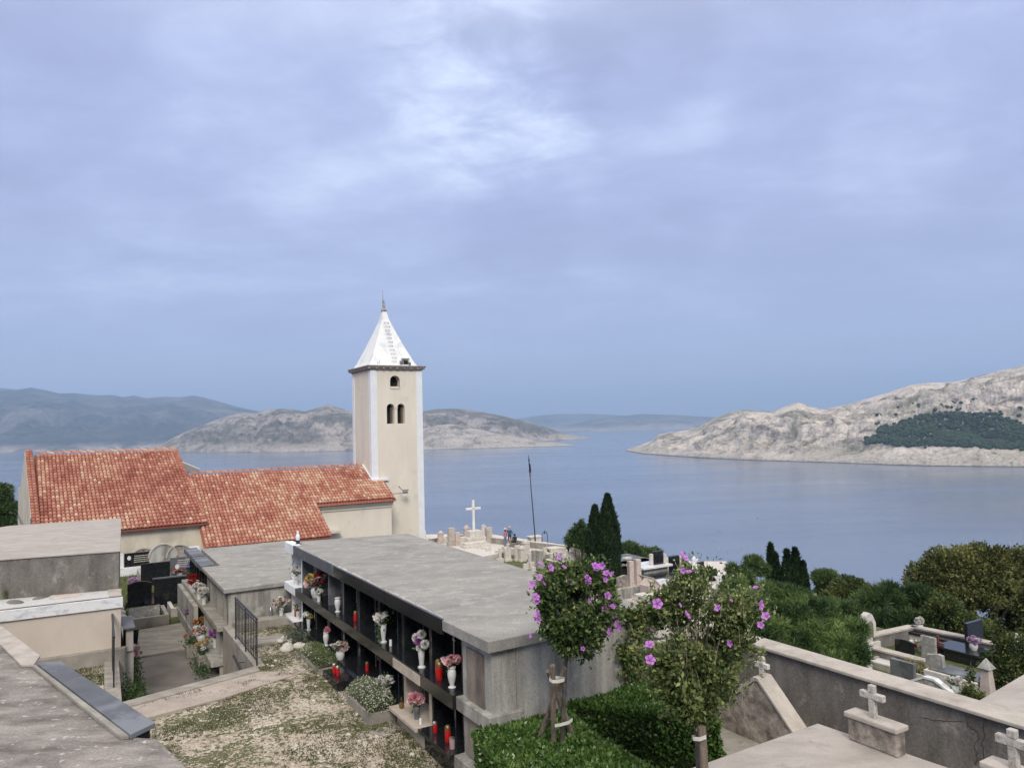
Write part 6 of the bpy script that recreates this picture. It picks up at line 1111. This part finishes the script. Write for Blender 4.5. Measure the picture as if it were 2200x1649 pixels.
def flowers_on(t, org, spots, D, r=1., nrm=(0, -1, .2)):
    for px_, py_, s in spots:
        g = np.array(atd(px_, py_, D))-np.array(org); f = Vector((-g[0]*.2-.45, -.8, .35+random.uniform(-.3, .5))); f = Vector((f.x+random.uniform(-.9, .9), f.y+random.uniform(-.1, .8), f.z+random.uniform(-.2, .5))).normalized()
        q = f.to_track_quat('Z', 'Y').to_euler(); inst(MAL, 'flower', tuple(g), t, q, s*r)
def sprigs(t, bl, n, ln, size, mat, seed=0, up_=.5):
    """leafy shoots sticking out of the crown on thin stems"""
    R = random.Random(seed); m = M(); P = []
    for i in range(n):
        b_ = R.choice(bl); d = np.array([R.gauss(0, 1), R.gauss(0, 1), R.gauss(up_, .8)]); d /= np.linalg.norm(d); s_ = np.array(b_[:3])+d*np.array(b_[3:6])*.75
        g = d*.7+np.array([R.gauss(0, .25), R.gauss(0, .25), up_]); g /= np.linalg.norm(g); L_ = ln*R.uniform(.5, 1.3); e = s_+g*L_; m.tube([tuple(s_), tuple((s_+e)/2+np.array([0, 0, -.01])), tuple(e)], [.004, .003, .0015], 4)
        for k in range(int(L_/size*2.6)): P.append(s_+(e-s_)*R.random()**.8+np.array([R.gauss(0, .012) for _ in range(3)]))
    P = np.array(P); vs, q = leafcloud(P, size, .6, .2); o = inst(npmesh('shoot_leaves', vs, q, mat, np.repeat(.35+.65*rng.random(len(P)), 4)), 'shoot_leaves', (0, 0, 0), t); tag(o, kind='stuff'); tag(m.build('shoot_stems', twig, t), kind='stuff')
twig = surf('pale_twig', (.42, .36, .27), (.25, .21, .16), 8)
# staked rose-mallow 1
o9 = (5.50, 8.42, -5.3)
t1 = thing('flowering_tree', 'round-headed tree full of purple flowers, tied to three wooden stakes in the hedge', 'tree', o9)
c = np.array(atd(1237, 1305, 9.95))-np.array(o9)
ft = np.array(atd(1215, 1425, 9.95))-np.array(o9); m = M(); m.tube([(.05, 0, 0), (.05, .0, 1.0), tuple(ft), (c[0], c[1], c[2])], [.035, .03, .026, .015], 8)
for i in range(7):
    a = i*.9; m.tube([(c[0]-.03, c[1], c[2]-.5), (c[0]+.3*math.cos(a), c[1]+.3*math.sin(a), c[2]+.05), (c[0]+.42*math.cos(a), c[1]+.42*math.sin(a), c[2]+.45)], [.018, .01, .004], 5)
m.build('trunk', bark, t1, True)
bl = [(c[0], c[1], c[2], .50, .50, .56), (c[0]-.18, c[1], c[2]+.22, .34, .34, .34), (c[0]+.18, c[1], c[2]+.25, .34, .34, .34), (c[0], c[1], c[2]-.33, .30, .30, .30), (c[0]+.3, c[1], c[2]-.1, .28, .28, .26), (c[0]-.28, c[1], c[2]-.12, .24, .28, .26)]
foliage(t1, bl, 13000, .066, hib, .55, .42, 3.6, .42, .1, clump=.5, seed=3); foliage(t1, [(a[0], a[1], a[2]+.04, a[3]*1.22, a[4]*1.2, a[5]*1.22) for a in bl], 2300, .05, hib2, .5, .53, 5, .3, .4, seed=5, name='outer_sprigs')
for i in range(40):
    a = random.random()*6.28; rr = random.uniform(.2, .5); x, y = c[0]+rr*math.cos(a), c[1]+rr*math.sin(a)
sprigs(t1, bl, 90, .20, .05, hib, 3)
sp_ = [(1202, 1197, 1), (1160, 1212, 1.1), (1182, 1220, 1.25), (1158, 1241, 1.1), (1144, 1255, 1.3), (1167, 1253, .9), (1150, 1283, 1.4), (1155, 1292, 1.1), (1155, 1320, 1.3), (1157, 1331, 1.), (1142, 1365, .8), (1211, 1219, .9), (1261, 1244, 1.5), (1263, 1251, 1.2), (1225, 1251, 1.2), (1278, 1216, 1.3), (1287, 1219, 1.2), (1294, 1214, 1.2), (1282, 1224, 1.1), (1303, 1232, 1.2), (1316, 1234, 1.), (1300, 1245, .9), (1304, 1279, 1.3), (1269, 1288, 1.1), (1300, 1308, 1.1), (1310, 1304, 1.3), (1316, 1303, .9), (1322, 1325, 1.1), (1327, 1340, 1.2), (1333, 1350, 1.1), (1312, 1356, 1.3), (1248, 1313, .7), (1252, 1393, .8), (1195, 1288, .6), (1200, 1316, .5)]
flowers_on(t1, o9, sp_, 9.62, .8)
for k, (pa, pb) in enumerate((((1187, 1428), (1190, 1608)), ((1178, 1440), (1235, 1592)), ((1215, 1430), (1168, 1560)))):
    a = atd(pa[0], pa[1], 9.75+.1*k); b_ = atz(pb[0], pb[1], -4.25) if k < 2 else atd(pb[0], pb[1], 10.3); d_ = np.array(b_)-np.array(a); b2 = np.array(b_)+d_*.45
    st_ = thing('tree_stake', ('upright wooden stake nearest the viewer at the purple-flowered tree', 'slanting wooden stake leaning right in front of the tree trunk', 'wooden stake behind the trunk leaning to the left')[k], 'stake', tuple(b2))
    m = M(); m.tube([(0, 0, 0), tuple(np.array(a)-b2)], [.036, .036], 10); m.build('pole', wood, st_, True)
def strap(pts, label):
    o = pts[0]; m = M()
    n = len(pts); vs = []
    for p in pts: vs += [(p[0], p[1], p[2]-.02), (p[0], p[1], p[2]+.02)]
    m = M(o); m.add(vs, [(2*i, 2*i+2, 2*i+3, 2*i+1) for i in range(n-1)]); ob = m.build('strap', strap_m); s_ = ob.modifiers.new('s', 'SOLIDIFY'); s_.thickness = .004; tag(ob, label, 'strap')
a = [atd(x, y, d) for x, y, d in ((1182, 1455, 9.75), (1180, 1459, 9.66), (1187, 1463, 9.62), (1200, 1463, 9.62), (1212, 1460, 9.66), (1213, 1457, 9.8), (1200, 1455, 9.95), (1184, 1453, 9.9), (1182, 1455, 9.75))]; strap(a, 'white strap tying the three stakes to the purple-flowered tree')
a = [atd(x, y, d) for x, y, d in ((1192, 1558, 9.82), (1204, 1556, 9.78), (1222, 1551, 9.78), (1230, 1545, 9.82), (1226, 1549, 9.95), (1205, 1556, 10.0))]; strap(a, 'lower white strap between the stakes of the purple-flowered tree')
# rose-mallow 2
o10 = (5.66, 5.96, -5.3)
t2 = thing('flowering_tree', 'larger sprawling tree with fewer purple flowers and pale seed heads, right of the columbarium', 'tree', o10)
D2 = 8.0; bl = []
for x, y, rx, rz_ in ((1500, 1400, .50, .50), (1440, 1430, .30, .40), (1560, 1400, .36, .34), (1500, 1290, .36, .34), (1440, 1310, .26, .28), (1570, 1300, .30, .26), (1480, 1490, .36, .30), (1500, 1535, .22, .16), (1430, 1470, .22, .2), (1420, 1370, .22, .3), (1600, 1330, .20, .26), (1530, 1470, .28, .22), (1475, 1240, .10, .14)):
    g = np.array(atd(x, y, D2))-np.array(o10); bl.append((g[0], g[1], g[2], rx*.84, rx*.84, rz_*.84))
foliage(t2, bl, 17000, .058, hib2, .5, .48, 3.9, .5, .4, clump=.6, seed=13); foliage(t2, [(a[0], a[1], a[2]+.05, a[3]*1.25, a[4]*1.2, a[5]*1.3) for a in bl], 3600, .045, hib2, .5, .53, 5, .3, .5, seed=15, name='outer_sprigs')
g0 = np.array(atd(1500, 1560, D2))-np.array(o10)
m = M(); m.tube([(0, 0, 0), (0.0, 0, 1.0), tuple(g0)], [.05, .045, .042], 9)
for x, y in ((1440, 1300), (1500, 1250), (1560, 1290), (1600, 1330), (1420, 1400), (1640, 1400), (1575, 1450), (1450, 1350), (1530, 1240), (1620, 1290), (1475, 1215), (1390, 1400)):
    g = np.array(atd(x, y, D2+random.uniform(-.25, .25)))-np.array(o10); mid = (g0+g)/2+np.array([0, 0, -.06]); m.tube([tuple(g0), tuple(mid), tuple(g)], [.018, .010, .003], 5)
m.build('trunk', bark, t2, True)
sprigs(t2, bl, 170, .20, .048, hib2, 4, .35); m = M()
for i in range(46):
    x = random.uniform(1400, 1640); y = random.uniform(1235, 1470); g = np.array(atd(x, y, D2-.30+random.uniform(-.1, .2)))-np.array(o10); l = random.uniform(.1, .28); dx = (x-1510)/260+random.uniform(-.35, .35); m.tube([tuple(g-np.array([dx*l, 0, l])), tuple(g)], [.0026, .0015], 4)
tag(m.build('dry_twigs', twig, t2), kind='stuff')
pod = leafmat('seed_pod', [(.16, .16, .07), (.30, .28, .15), (.45, .42, .27)], .7, .2); Pp = np.array([np.array(atd(random.gauss(1510, 62), random.gauss(1300, 55), D2-random.uniform(.1, .45)))-np.array(o10) for _ in range(380)]); vs, q = leafcloud(Pp, .024, .8, .4); o_ = inst(npmesh('seed_pods', vs, q, pod, np.repeat(rng.random(380), 4)), 'seed_pods', (0, 0, 0), t2); tag(o_, kind='stuff')
flowers_on(t2, o10, [(1466, 1198, 1.5), (1412, 1297, 1.35), (1474, 1322, 1.2), (1396, 1386, 1.2), (1396, 1418, 1.35), (1631, 1299, 1.35), (1646, 1324, 1.1), (1635, 1342, .9), (1543, 1306, .9), (1570, 1381, .9), (1399, 1354, .8), (1469, 1225, .8), (1481, 1229, .8), (1624, 1263, .7), (1460, 1300, .6), (1570, 1290, .5)], 7.55, .82)
for k, (x, D_) in enumerate(((1510, 7.75),)):
    a = atd(1508, 1560, D_); t_ = thing('tree_stake', 'wooden stake strapped to the trunk of the sprawling flowering tree', 'stake', (a[0], a[1], -5.2)); m = M(); m.tube([(0.02, -.03, 0), (0, 0, a[2]+5.2)], [.042, .042], 10); m.build('pole', wood, t_, True)
a = [atd(x, y, d) for x, y, d in ((1486, 1583, 7.85), (1490, 1586, 7.68), (1504, 1587, 7.64), (1517, 1582, 7.68), (1518, 1580, 7.85), (1500, 1580, 8.1), (1486, 1583, 7.85))]; strap(a, 'white strap round the stake and trunk of the sprawling flowering tree')
# climber on the wall
iv = leafmat('ivy_leaf', [(.02, .05, .015), (.06, .11, .03), (.14, .18, .05), (.24, .20, .08)], .5)
t = thing('climbing_ivy', 'ivy climbing the right end of the concrete wall and spilling over the roof edge', 'climber', (7.8, 9.5, -4.3))
P = []
for (x, y, sx, sy, n) in ((1360, 1318, 22, 6, 420), (1385, 1318, 14, 12, 420), (1350, 1400, 12, 12, 260), (1342, 1395, 8, 8, 120), (1350, 1440, 10, 12, 140), (1375, 1450, 10, 25, 260), (1372, 1345, 12, 16, 260)):
    for _ in range(n): g = atv(random.gauss(x, sx), min(random.gauss(y, sy), 1480), 9.46); P.append((g[0]-7.8, g[1]-9.5-random.random()*.08, g[2]+4.3))
P = np.array(P); vs, q = leafcloud(P, .07, .8, -.4); inst(npmesh('leaves', vs, q, iv, np.repeat(rng.random(len(P)), 4)), 'leaves', (0, 0, 0), t)
m = M()
for i in range(7):
    g = [atv(x, y, 9.47) for x, y in ((1345+i*6, 1480), (1343+i*5+random.uniform(-6, 6), 1440), (1338+i*7, 1400), (1345+i*6, 1350))]; m.tube([(a[0]-7.8, a[1]-9.5, a[2]+4.3) for a in g], [.01, .008, .006, .004], 5)
m.build('stems', bark, t)

pine = leafmat('pine_needles', [(.012, .028, .011), (.038, .072, .024), (.09, .14, .042), (.15, .20, .065)], .6, .1, .25)
pine2 = leafmat('bright_pine_needles', [(.012, .03, .011), (.042, .085, .025), (.115, .175, .05), (.21, .28, .09)], .6, .1, .25)
cyp = leafmat('cypress_scales', [(.006, .015, .008), (.015, .032, .013), (.032, .058, .02), (.055, .085, .028)], .7, .05, .2)
oak = leafmat('oak_leaf', [(.022, .030, .009), (.068, .082, .025), (.145, .155, .05), (.24, .24, .085)], .6, .15, .25)
lush = leafmat('lush_leaf', [(.015, .03, .01), (.045, .075, .022), (.11, .145, .045), (.19, .19, .06)], .5, .25, .3)
def tree(name, label, blobs_px, base_z, n, size, mat, D, ratio=.5, hole=.42, freq=1.0, depth_k=.9, group=None, trunk_r=.16, shell=.45, upb=.3, clump=.65, star=0, seed=0, tp=None, nl=6):
    """blobs_px: (x, y, rx, ry, dD) – outline of each clump as surveyed in the photograph, at distance D+dD"""
    cs_ = [np.array(atd(x, y, D+dD)) for x, y, rx, ry, dD in blobs_px]; px_ = tp or (np.mean([b_[0] for b_ in blobs_px]), 0); b0 = np.mean(cs_, 0); o = (b0[0], b0[1], base_z)
    t = thing(name, label, 'tree', o, group); bl = []
    for c_, (x, y, rx, ry, dD) in zip(cs_, blobs_px):
        k = (D+dD)/F; g = c_-np.array(o); bl.append((g[0], g[1], g[2], rx*k, rx*k*depth_k, ry*k))
    ztop = max(b_[2]+b_[5]*.3 for b_ in bl); sp2 = max(abs(b_[0])+b_[3]*.4 for b_ in bl)
    limbs(t, -.6, ztop, trunk_r, sp2, nl, seed=seed)
    foliage(t, bl, n, size, mat, ratio, hole, freq, shell, upb, clump=clump, seed=seed, star=star); return t
# cypresses
def cypress(label, cols, base_z, D, n, seed, group='tall cypresses'):
    o0_ = atd(cols[0][0], 1200, D); o = (o0_[0], o0_[1], base_z); t = thing('cypress', label, 'tree', o, group); V_, Q_, T_ = [], [], []; nb_ = 0; m = M()
    for cx_, ytop, wd, dD, kk in cols:
        tp_ = np.array(atd(cx_, ytop, D+dD))-np.array(o); H = tp_[2]; R = wd*(D+dD)/F/2; k = int(n*kk); h = rng.random(k)**.85*H; f = h/H
        prof = np.minimum((f/.12+.35), 1)*(1-f**2.3)**.75*(1-.12*np.sin(f*9+seed)); a = rng.random(k)*6.283; lobes = 1+.18*np.sin(a*4+h*1.1+seed)+.5*(fbm(np.cos(a)*1.5+h*.6, np.sin(a)*1.5+9, h*.9, s=seed)-.5)
        r = R*prof*lobes*(.72+.28*rng.random(k)); P = np.column_stack([tp_[0]+r*np.cos(a), tp_[1]+r*np.sin(a), h]); O = np.column_stack([np.cos(a)*.35, np.sin(a)*.35, np.full(k, 1.9)])
        vs, q = leafcloud(P, .24, .30, .8, O, .1); tn = np.clip(.55*rng.random(k)+.7*(fbm(a*1.2, h*1.1, s=seed+3)-.25)+.15*(r/R-.8), 0, 1); V_.append(vs); Q_.append(q+nb_); nb_ += len(vs); T_.append(np.repeat(tn, 4))
        m.tube([(tp_[0]*.8, tp_[1]*.8, -.5), (tp_[0], tp_[1], H*.9)], [R*.35, R*.1], 7)
    m.build('trunk', bark, t); o_ = inst(npmesh('crown', np.concatenate(V_), np.concatenate(Q_), cyp, np.concatenate(T_)), 'crown', (0, 0, 0), t); tag(o_, kind='stuff')
cypress('tallest dark cypress with a double tip, beside the sea terrace', [(1305, 1066, 60, 0, 1.2), (1278, 1090, 52, -.3, 1.), (1293, 1120, 88, -.6, 1.)], -12.3, 47, 17000, 4)
cypress('slimmer cypress, left one of the pair behind the big pine', [(1655, 1172, 36, 0, 1.), (1666, 1192, 40, -.2, .9)], -15.5, 43, 8000, 7)
cypress('twin-tipped cypress, right one of the pair behind the big pine', [(1690, 1185, 42, 0, 1.), (1708, 1182, 46, .4, 1.2), (1724, 1210, 40, .2, 1.)], -16, 42.5, 9500, 9)
GP = 'pines and other trees on the slope towards the sea'
tree('pine', 'small pine with upturned twigs left of the tall cypress', [(1240, 1150, 20, 14, 0), (1232, 1160, 18, 10, 0), (1250, 1133, 9, 8, 0), (1256, 1165, 18, 14, 0), (1237, 1132, 5, 6, 0), (1249, 1122, 4, 5, 0)], -17, 2600, .30, pine, 62, .16, .34, 1.5, group=GP, star=4, seed=21)
tree('pine', 'dark round pine just right of the tall cypress', [(1350, 1185, 24, 18, 0), (1340, 1200, 22, 18, 0), (1372, 1195, 14, 12, 0)], -18, 3400, .32, pine, 58, .16, .36, 1.0, group=GP, star=4, seed=22)
tree('pine', 'flat-topped pine behind the black headstone between white posts', [(1395, 1190, 26, 12, 0), (1380, 1200, 18, 12, 0), (1410, 1200, 16, 10, 0)], -18, 2600, .32, pine, 60, .16, .36, 1.0, group=GP, star=4, seed=23)
tree('pine', 'small dark pine behind the topmost purple blossom', [(1450, 1210, 22, 10, 0), (1475, 1222, 14, 10, 0), (1432, 1215, 14, 8, 0)], -18, 2200, .3, pine, 56, .16, .36, 1.0, group=GP, star=4, seed=24)
tree('shrub_tree', 'low green tree behind the white statue', [(1520, 1235, 22, 12, 0), (1540, 1250, 20, 14, 0), (1505, 1245, 12, 12, 0)], -17, 2400, .28, lush, 50, .5, .36, 1.2, group=GP, seed=25)
tree('umbrella_pine', 'spreading umbrella pine against the sea left of the cypress pair', [(1605, 1212, 28, 10, 0), (1585, 1222, 20, 8, 0), (1630, 1222, 18, 8, 0), (1600, 1240, 34, 12, -1), (1622, 1206, 14, 6, 0), (1575, 1245, 16, 12, -1)], -16, 4000, .32, pine, 42, .10, .42, 1.6, group=GP, star=7, seed=26)
tree('pine', 'big dense pine filling the middle right, behind the sprawling flowering tree', [(1600, 1310, 50, 34, 0), (1650, 1300, 46, 30, 1), (1700, 1330, 50, 34, 0), (1760, 1370, 50, 34, -1), (1815, 1395, 44, 28, -1.5), (1700, 1390, 70, 34, -1), (1790, 1425, 44, 18, -2), (1840, 1360, 24, 26, -1), (1640, 1360, 50, 30, -1), (1590, 1262, 40, 20, 2), (1640, 1275, 40, 20, 1), (1690, 1290, 40, 22, 1), (1720, 1290, 26, 18, 1), (1770, 1330, 34, 24, 0), (1600, 1268, 50, 22, 1), (1680, 1285, 46, 22, 1), (1745, 1312, 40, 22, 0), (1835, 1410, 26, 24, -2), (1560, 1300, 26, 28, 1)], -12.5, 20000, .22, pine2, 25.5, .085, .43, 1.5, group=GP, star=8, trunk_r=.25, clump=.7, seed=27)
tree('umbrella_pine', 'small umbrella pine against the sea right of the cypress pair', [(1772, 1237, 24, 8, 0), (1757, 1245, 12, 6, 0), (1775, 1255, 18, 8, 0), (1765, 1272, 14, 8, 0)], -18, 4200, .26, pine, 46, .16, .36, 1.4, group=GP, star=4, seed=28)
tree('round_tree', 'rounded yellowish-green tree next to the small umbrella pine', [(1820, 1262, 36, 22, 0), (1850, 1275, 24, 24, 0), (1790, 1280, 26, 20, 0), (1830, 1295, 44, 22, 0)], -17, 22000, .15, lush, 40, .5, .38, 1.1, group=GP, seed=29, trunk_r=.2)
tree('pine', 'dark pine group behind the enclosure corner, below the rounded tree', [(1890, 1285, 32, 20, 0), (1925, 1300, 40, 26, 0), (1970, 1290, 34, 26, 0), (1880, 1320, 40, 26, -1), (1940, 1335, 44, 18, -1), (1915, 1268, 10, 12, 0), (1905, 1262, 7, 8, 0), (1860, 1335, 30, 22, -1), (2010, 1330, 40, 26, 0), (1870, 1300, 40, 24, 0), (1800, 1320, 44, 26, -1), (1990, 1300, 34, 22, 0)], -15.5, 10000, .32, pine, 35, .09, .42, 1.3, group=GP, star=7, seed=30, trunk_r=.22)
tree('oak', 'huge brownish-green evergreen oak at the right edge above the bay', [(2060, 1240, 80, 50, 0), (1995, 1250, 46, 44, 0), (2110, 1222, 66, 48, 0), (2120, 1190, 40, 20, 0), (2160, 1205, 50, 34, 0), (2130, 1250, 60, 50, 1), (2150, 1260, 60, 60, 0), (2075, 1290, 70, 40, -1), (2010, 1300, 50, 36, -1), (2190, 1230, 40, 50, 1), (2030, 1205, 40, 26, 0), (2120, 1320, 60, 34, -1), (2200, 1320, 44, 40, -1), (2080, 1195, 44, 20, 0), (2250, 1270, 60, 60, 0), (2080, 1335, 60, 26, -1), (2150, 1345, 60, 30, -1), (2200, 1290, 50, 40, -2)], -15.5, 90000, .15, oak, 36, .55, .36, .8, group=GP, seed=31, trunk_r=.4, nl=8)
tree('round_tree', 'lighter green loose tree in front of the oak above the enclosure wall', [(2030, 1310, 34, 28, 0), (2060, 1335, 40, 20, 0), (2000, 1325, 26, 20, 0), (2100, 1350, 40, 18, 0)], -13, 13000, .14, lush, 32, .5, .36, 1.5, group=GP, seed=32)
tree('pine', 'dark pine at the left picture edge behind the tiled house', [(0, 1060, 22, 20, 0), (-30, 1090, 50, 30, 0), (10, 1100, 24, 24, 0), (-5, 1130, 32, 24, 0), (18, 1125, 14, 14, 0)], -12, 8000, .30, pine, 60, .16, .36, 1.0, group=GP, star=4, seed=33, trunk_r=.3)
tree('bush', 'yellow-flecked tall bush at the right edge in front of the enclosure', [(2160, 1440, 40, 44, 0), (2185, 1400, 36, 34, 0), (2140, 1480, 30, 26, 0), (2150, 1385, 16, 26, 0), (2195, 1470, 40, 34, 0), (2147, 1345, 7, 16, 0), (2125, 1420, 16, 20, 0), (2225, 1430, 40, 50, 0)], -9.0, 13000, .085, lush, 18.5, .45, .40, 2.0, seed=34, trunk_r=.05, clump=.5)
tree('bush', 'small leafy shoots around the pinkish obelisk', [(2080, 1490, 10, 18, 0), (2105, 1500, 14, 14, 0), (2150, 1505, 12, 14, 0), (2085, 1450, 6, 20, 0)], -8.2, 900, .08, lush, 15.5, .45, .3, 3, seed=35, trunk_r=.02)
# small conifer left of the block
t = thing('sapling', 'tiny bare conifer sapling behind the pale roof at the foot of the gable', 'sapling', atd(67, 1130, 30)); m = M(); m.tube([(0, 0, -.6), (0, 0, .32)], [.02, .01], 5)
for i in range(9): z = -.1+.04*i; a = i*2.1; m.tube([(0, 0, z), (.09*math.cos(a), .09*math.sin(a), z+.08)], [.012, .004], 4)
m.build('stem', plain('sapling_green', (.05, .07, .03), .8), t)

# ---------------------------------------------------------------- ground cover: moss, grass, loose stones
def ground_cover():
    n = 260000; q = rng.random((n, 2))*[8.2, 16]+[-3, 5]; k = np.array([in_yard(*x) for x in q]) & ((q[:, 0] < 5.1)); q = q[k]
    f = .75*fbm(q[:, 0]*.8, q[:, 1]*1.5, s=51, o=4)+.25*vnoise(q[:, 0]*7, q[:, 1]*7, s=3)+.12*(q[:, 0] > 4.3)+.10*np.exp(-((q[:, 0]-3.8)/.5)**2); f = f+.05*(q[:, 0] < .6); g = q[(f > .53) & (rng.random(len(q)) < np.clip((f-.52)*14, 0, .95))]
    z = np.vectorize(YZ)(g[:, 0], g[:, 1]); P = np.column_stack([g, z]); Wd = np.stack([W(*p) for p in P]); vs, qd = leafcloud(Wd, .040, .22, 1.3); m_ = leafmat('moss_grass', [(.022, .030, .010), (.06, .072, .024), (.125, .128, .052)], .9, .1, .1)
    o = inst(npmesh('moss_tufts', vs, qd, m_, np.repeat(rng.random(len(P)), 4)), 'moss_tufts', (0, 0, 0)); tag(o, 'mossy short grass patches on the gravel yard', 'grass', kind='stuff')
    g = q[rng.random(len(q)) < .12]; z = np.vectorize(YZ)(g[:, 0], g[:, 1]); bm = bmesh.new(); bmesh.ops.create_icosphere(bm, subdivisions=1, radius=1); bv = np.array([v.co[:] for v in bm.verts]); bf = np.array([[v.index for v in f.verts] for f in bm.faces]); bm.free()
    N_ = len(g); s = rng.uniform(.004, .012, N_)*(1+1.4*(rng.random(N_) > .98)); Wd = np.stack([W(a, b_, c) for (a, b_), c in zip(g, z)])
    jit = 1+.5*(rng.random((N_, len(bv), 1))-.5); A = bv[None]*jit*s[:, None, None]*np.array([1.3, 1.1, .6])+Wd[:, None]+np.array([0, 0, .003]); Q = bf[None]+(np.arange(N_)*len(bv))[:, None, None]
    m2 = leafmat('crushed_stone', [(.34, .29, .24), (.48, .42, .355), (.60, .545, .475)], .9, 0, .2); o = inst(npmesh('loose_gravel', A.reshape(-1, 3), Q.reshape(-1, 3), m2, np.repeat(rng.random(N_), len(bv))), 'loose_gravel', (0, 0, 0)); tag(o, 'crushed pale stone scattered over the yard', 'gravel', kind='stuff')
    # lawn among the graves
    n = 26000; q = rng.random((n, 2))*[6.5, 14]+[.9, 24.4]; k = ~((q[:, 0] > 1.5) & (q[:, 0] < 3.5) & (q[:, 1] < 28.1)); q = q[k]; f = fbm(q[:, 0]*.9, q[:, 1]*.9, s=61, o=4); q = q[f > .36]; z = -6.40+.012*(q[:, 1]-28)
    Wd = np.stack([W(a, b_, c) for (a, b_), c in zip(q, z)]); vs, qd = leafcloud(Wd, .11, .14, 1.6); m3 = leafmat('lawn_blade', [(.04, .06, .015), (.11, .14, .04), (.22, .23, .09)], .8, .2, .2)
    o = inst(npmesh('lawn_grass', vs, qd, m3, np.repeat(rng.random(len(q)), 4)), 'lawn_grass', (0, 0, 0)); tag(o, 'uneven grass between the graves by the church', 'grass', kind='stuff')
ground_cover()
for k in range(18):
    u_ = random.uniform(3.6, 4.9); v_ = random.uniform(11, 18.5); o = inst(stone_me(random.uniform(.02, .05), .6, white_stone, k), 'loose_rock', Vector(W(u_, v_, YZ(u_, v_)+.01)), None, (0, 0, k)); tag(o, 'fist-sized pale rock lying loose on the gravel yard', 'rock', 'loose rocks on the gravel yard')

# ---------------------------------------------------------------- air
hm = bpy.data.materials.new('haze'); hm.use_nodes = True; nt = hm.node_tree; nt.nodes.clear()
o_ = nt.nodes.new('ShaderNodeOutputMaterial'); pv = nt.nodes.new('ShaderNodeVolumePrincipled'); pv.inputs['Color'].default_value = (.50, .71, 1, 1); pv.inputs['Density'].default_value = 0.92e-4
nt.links.new(pv.outputs[0], o_.inputs['Volume'])
hz_ = M().box(-24000, 24000, -2500, 26000, SEA-8, 900); hb = hz_.build('haze', hm, th=0); tag(hb, kind='stuff')
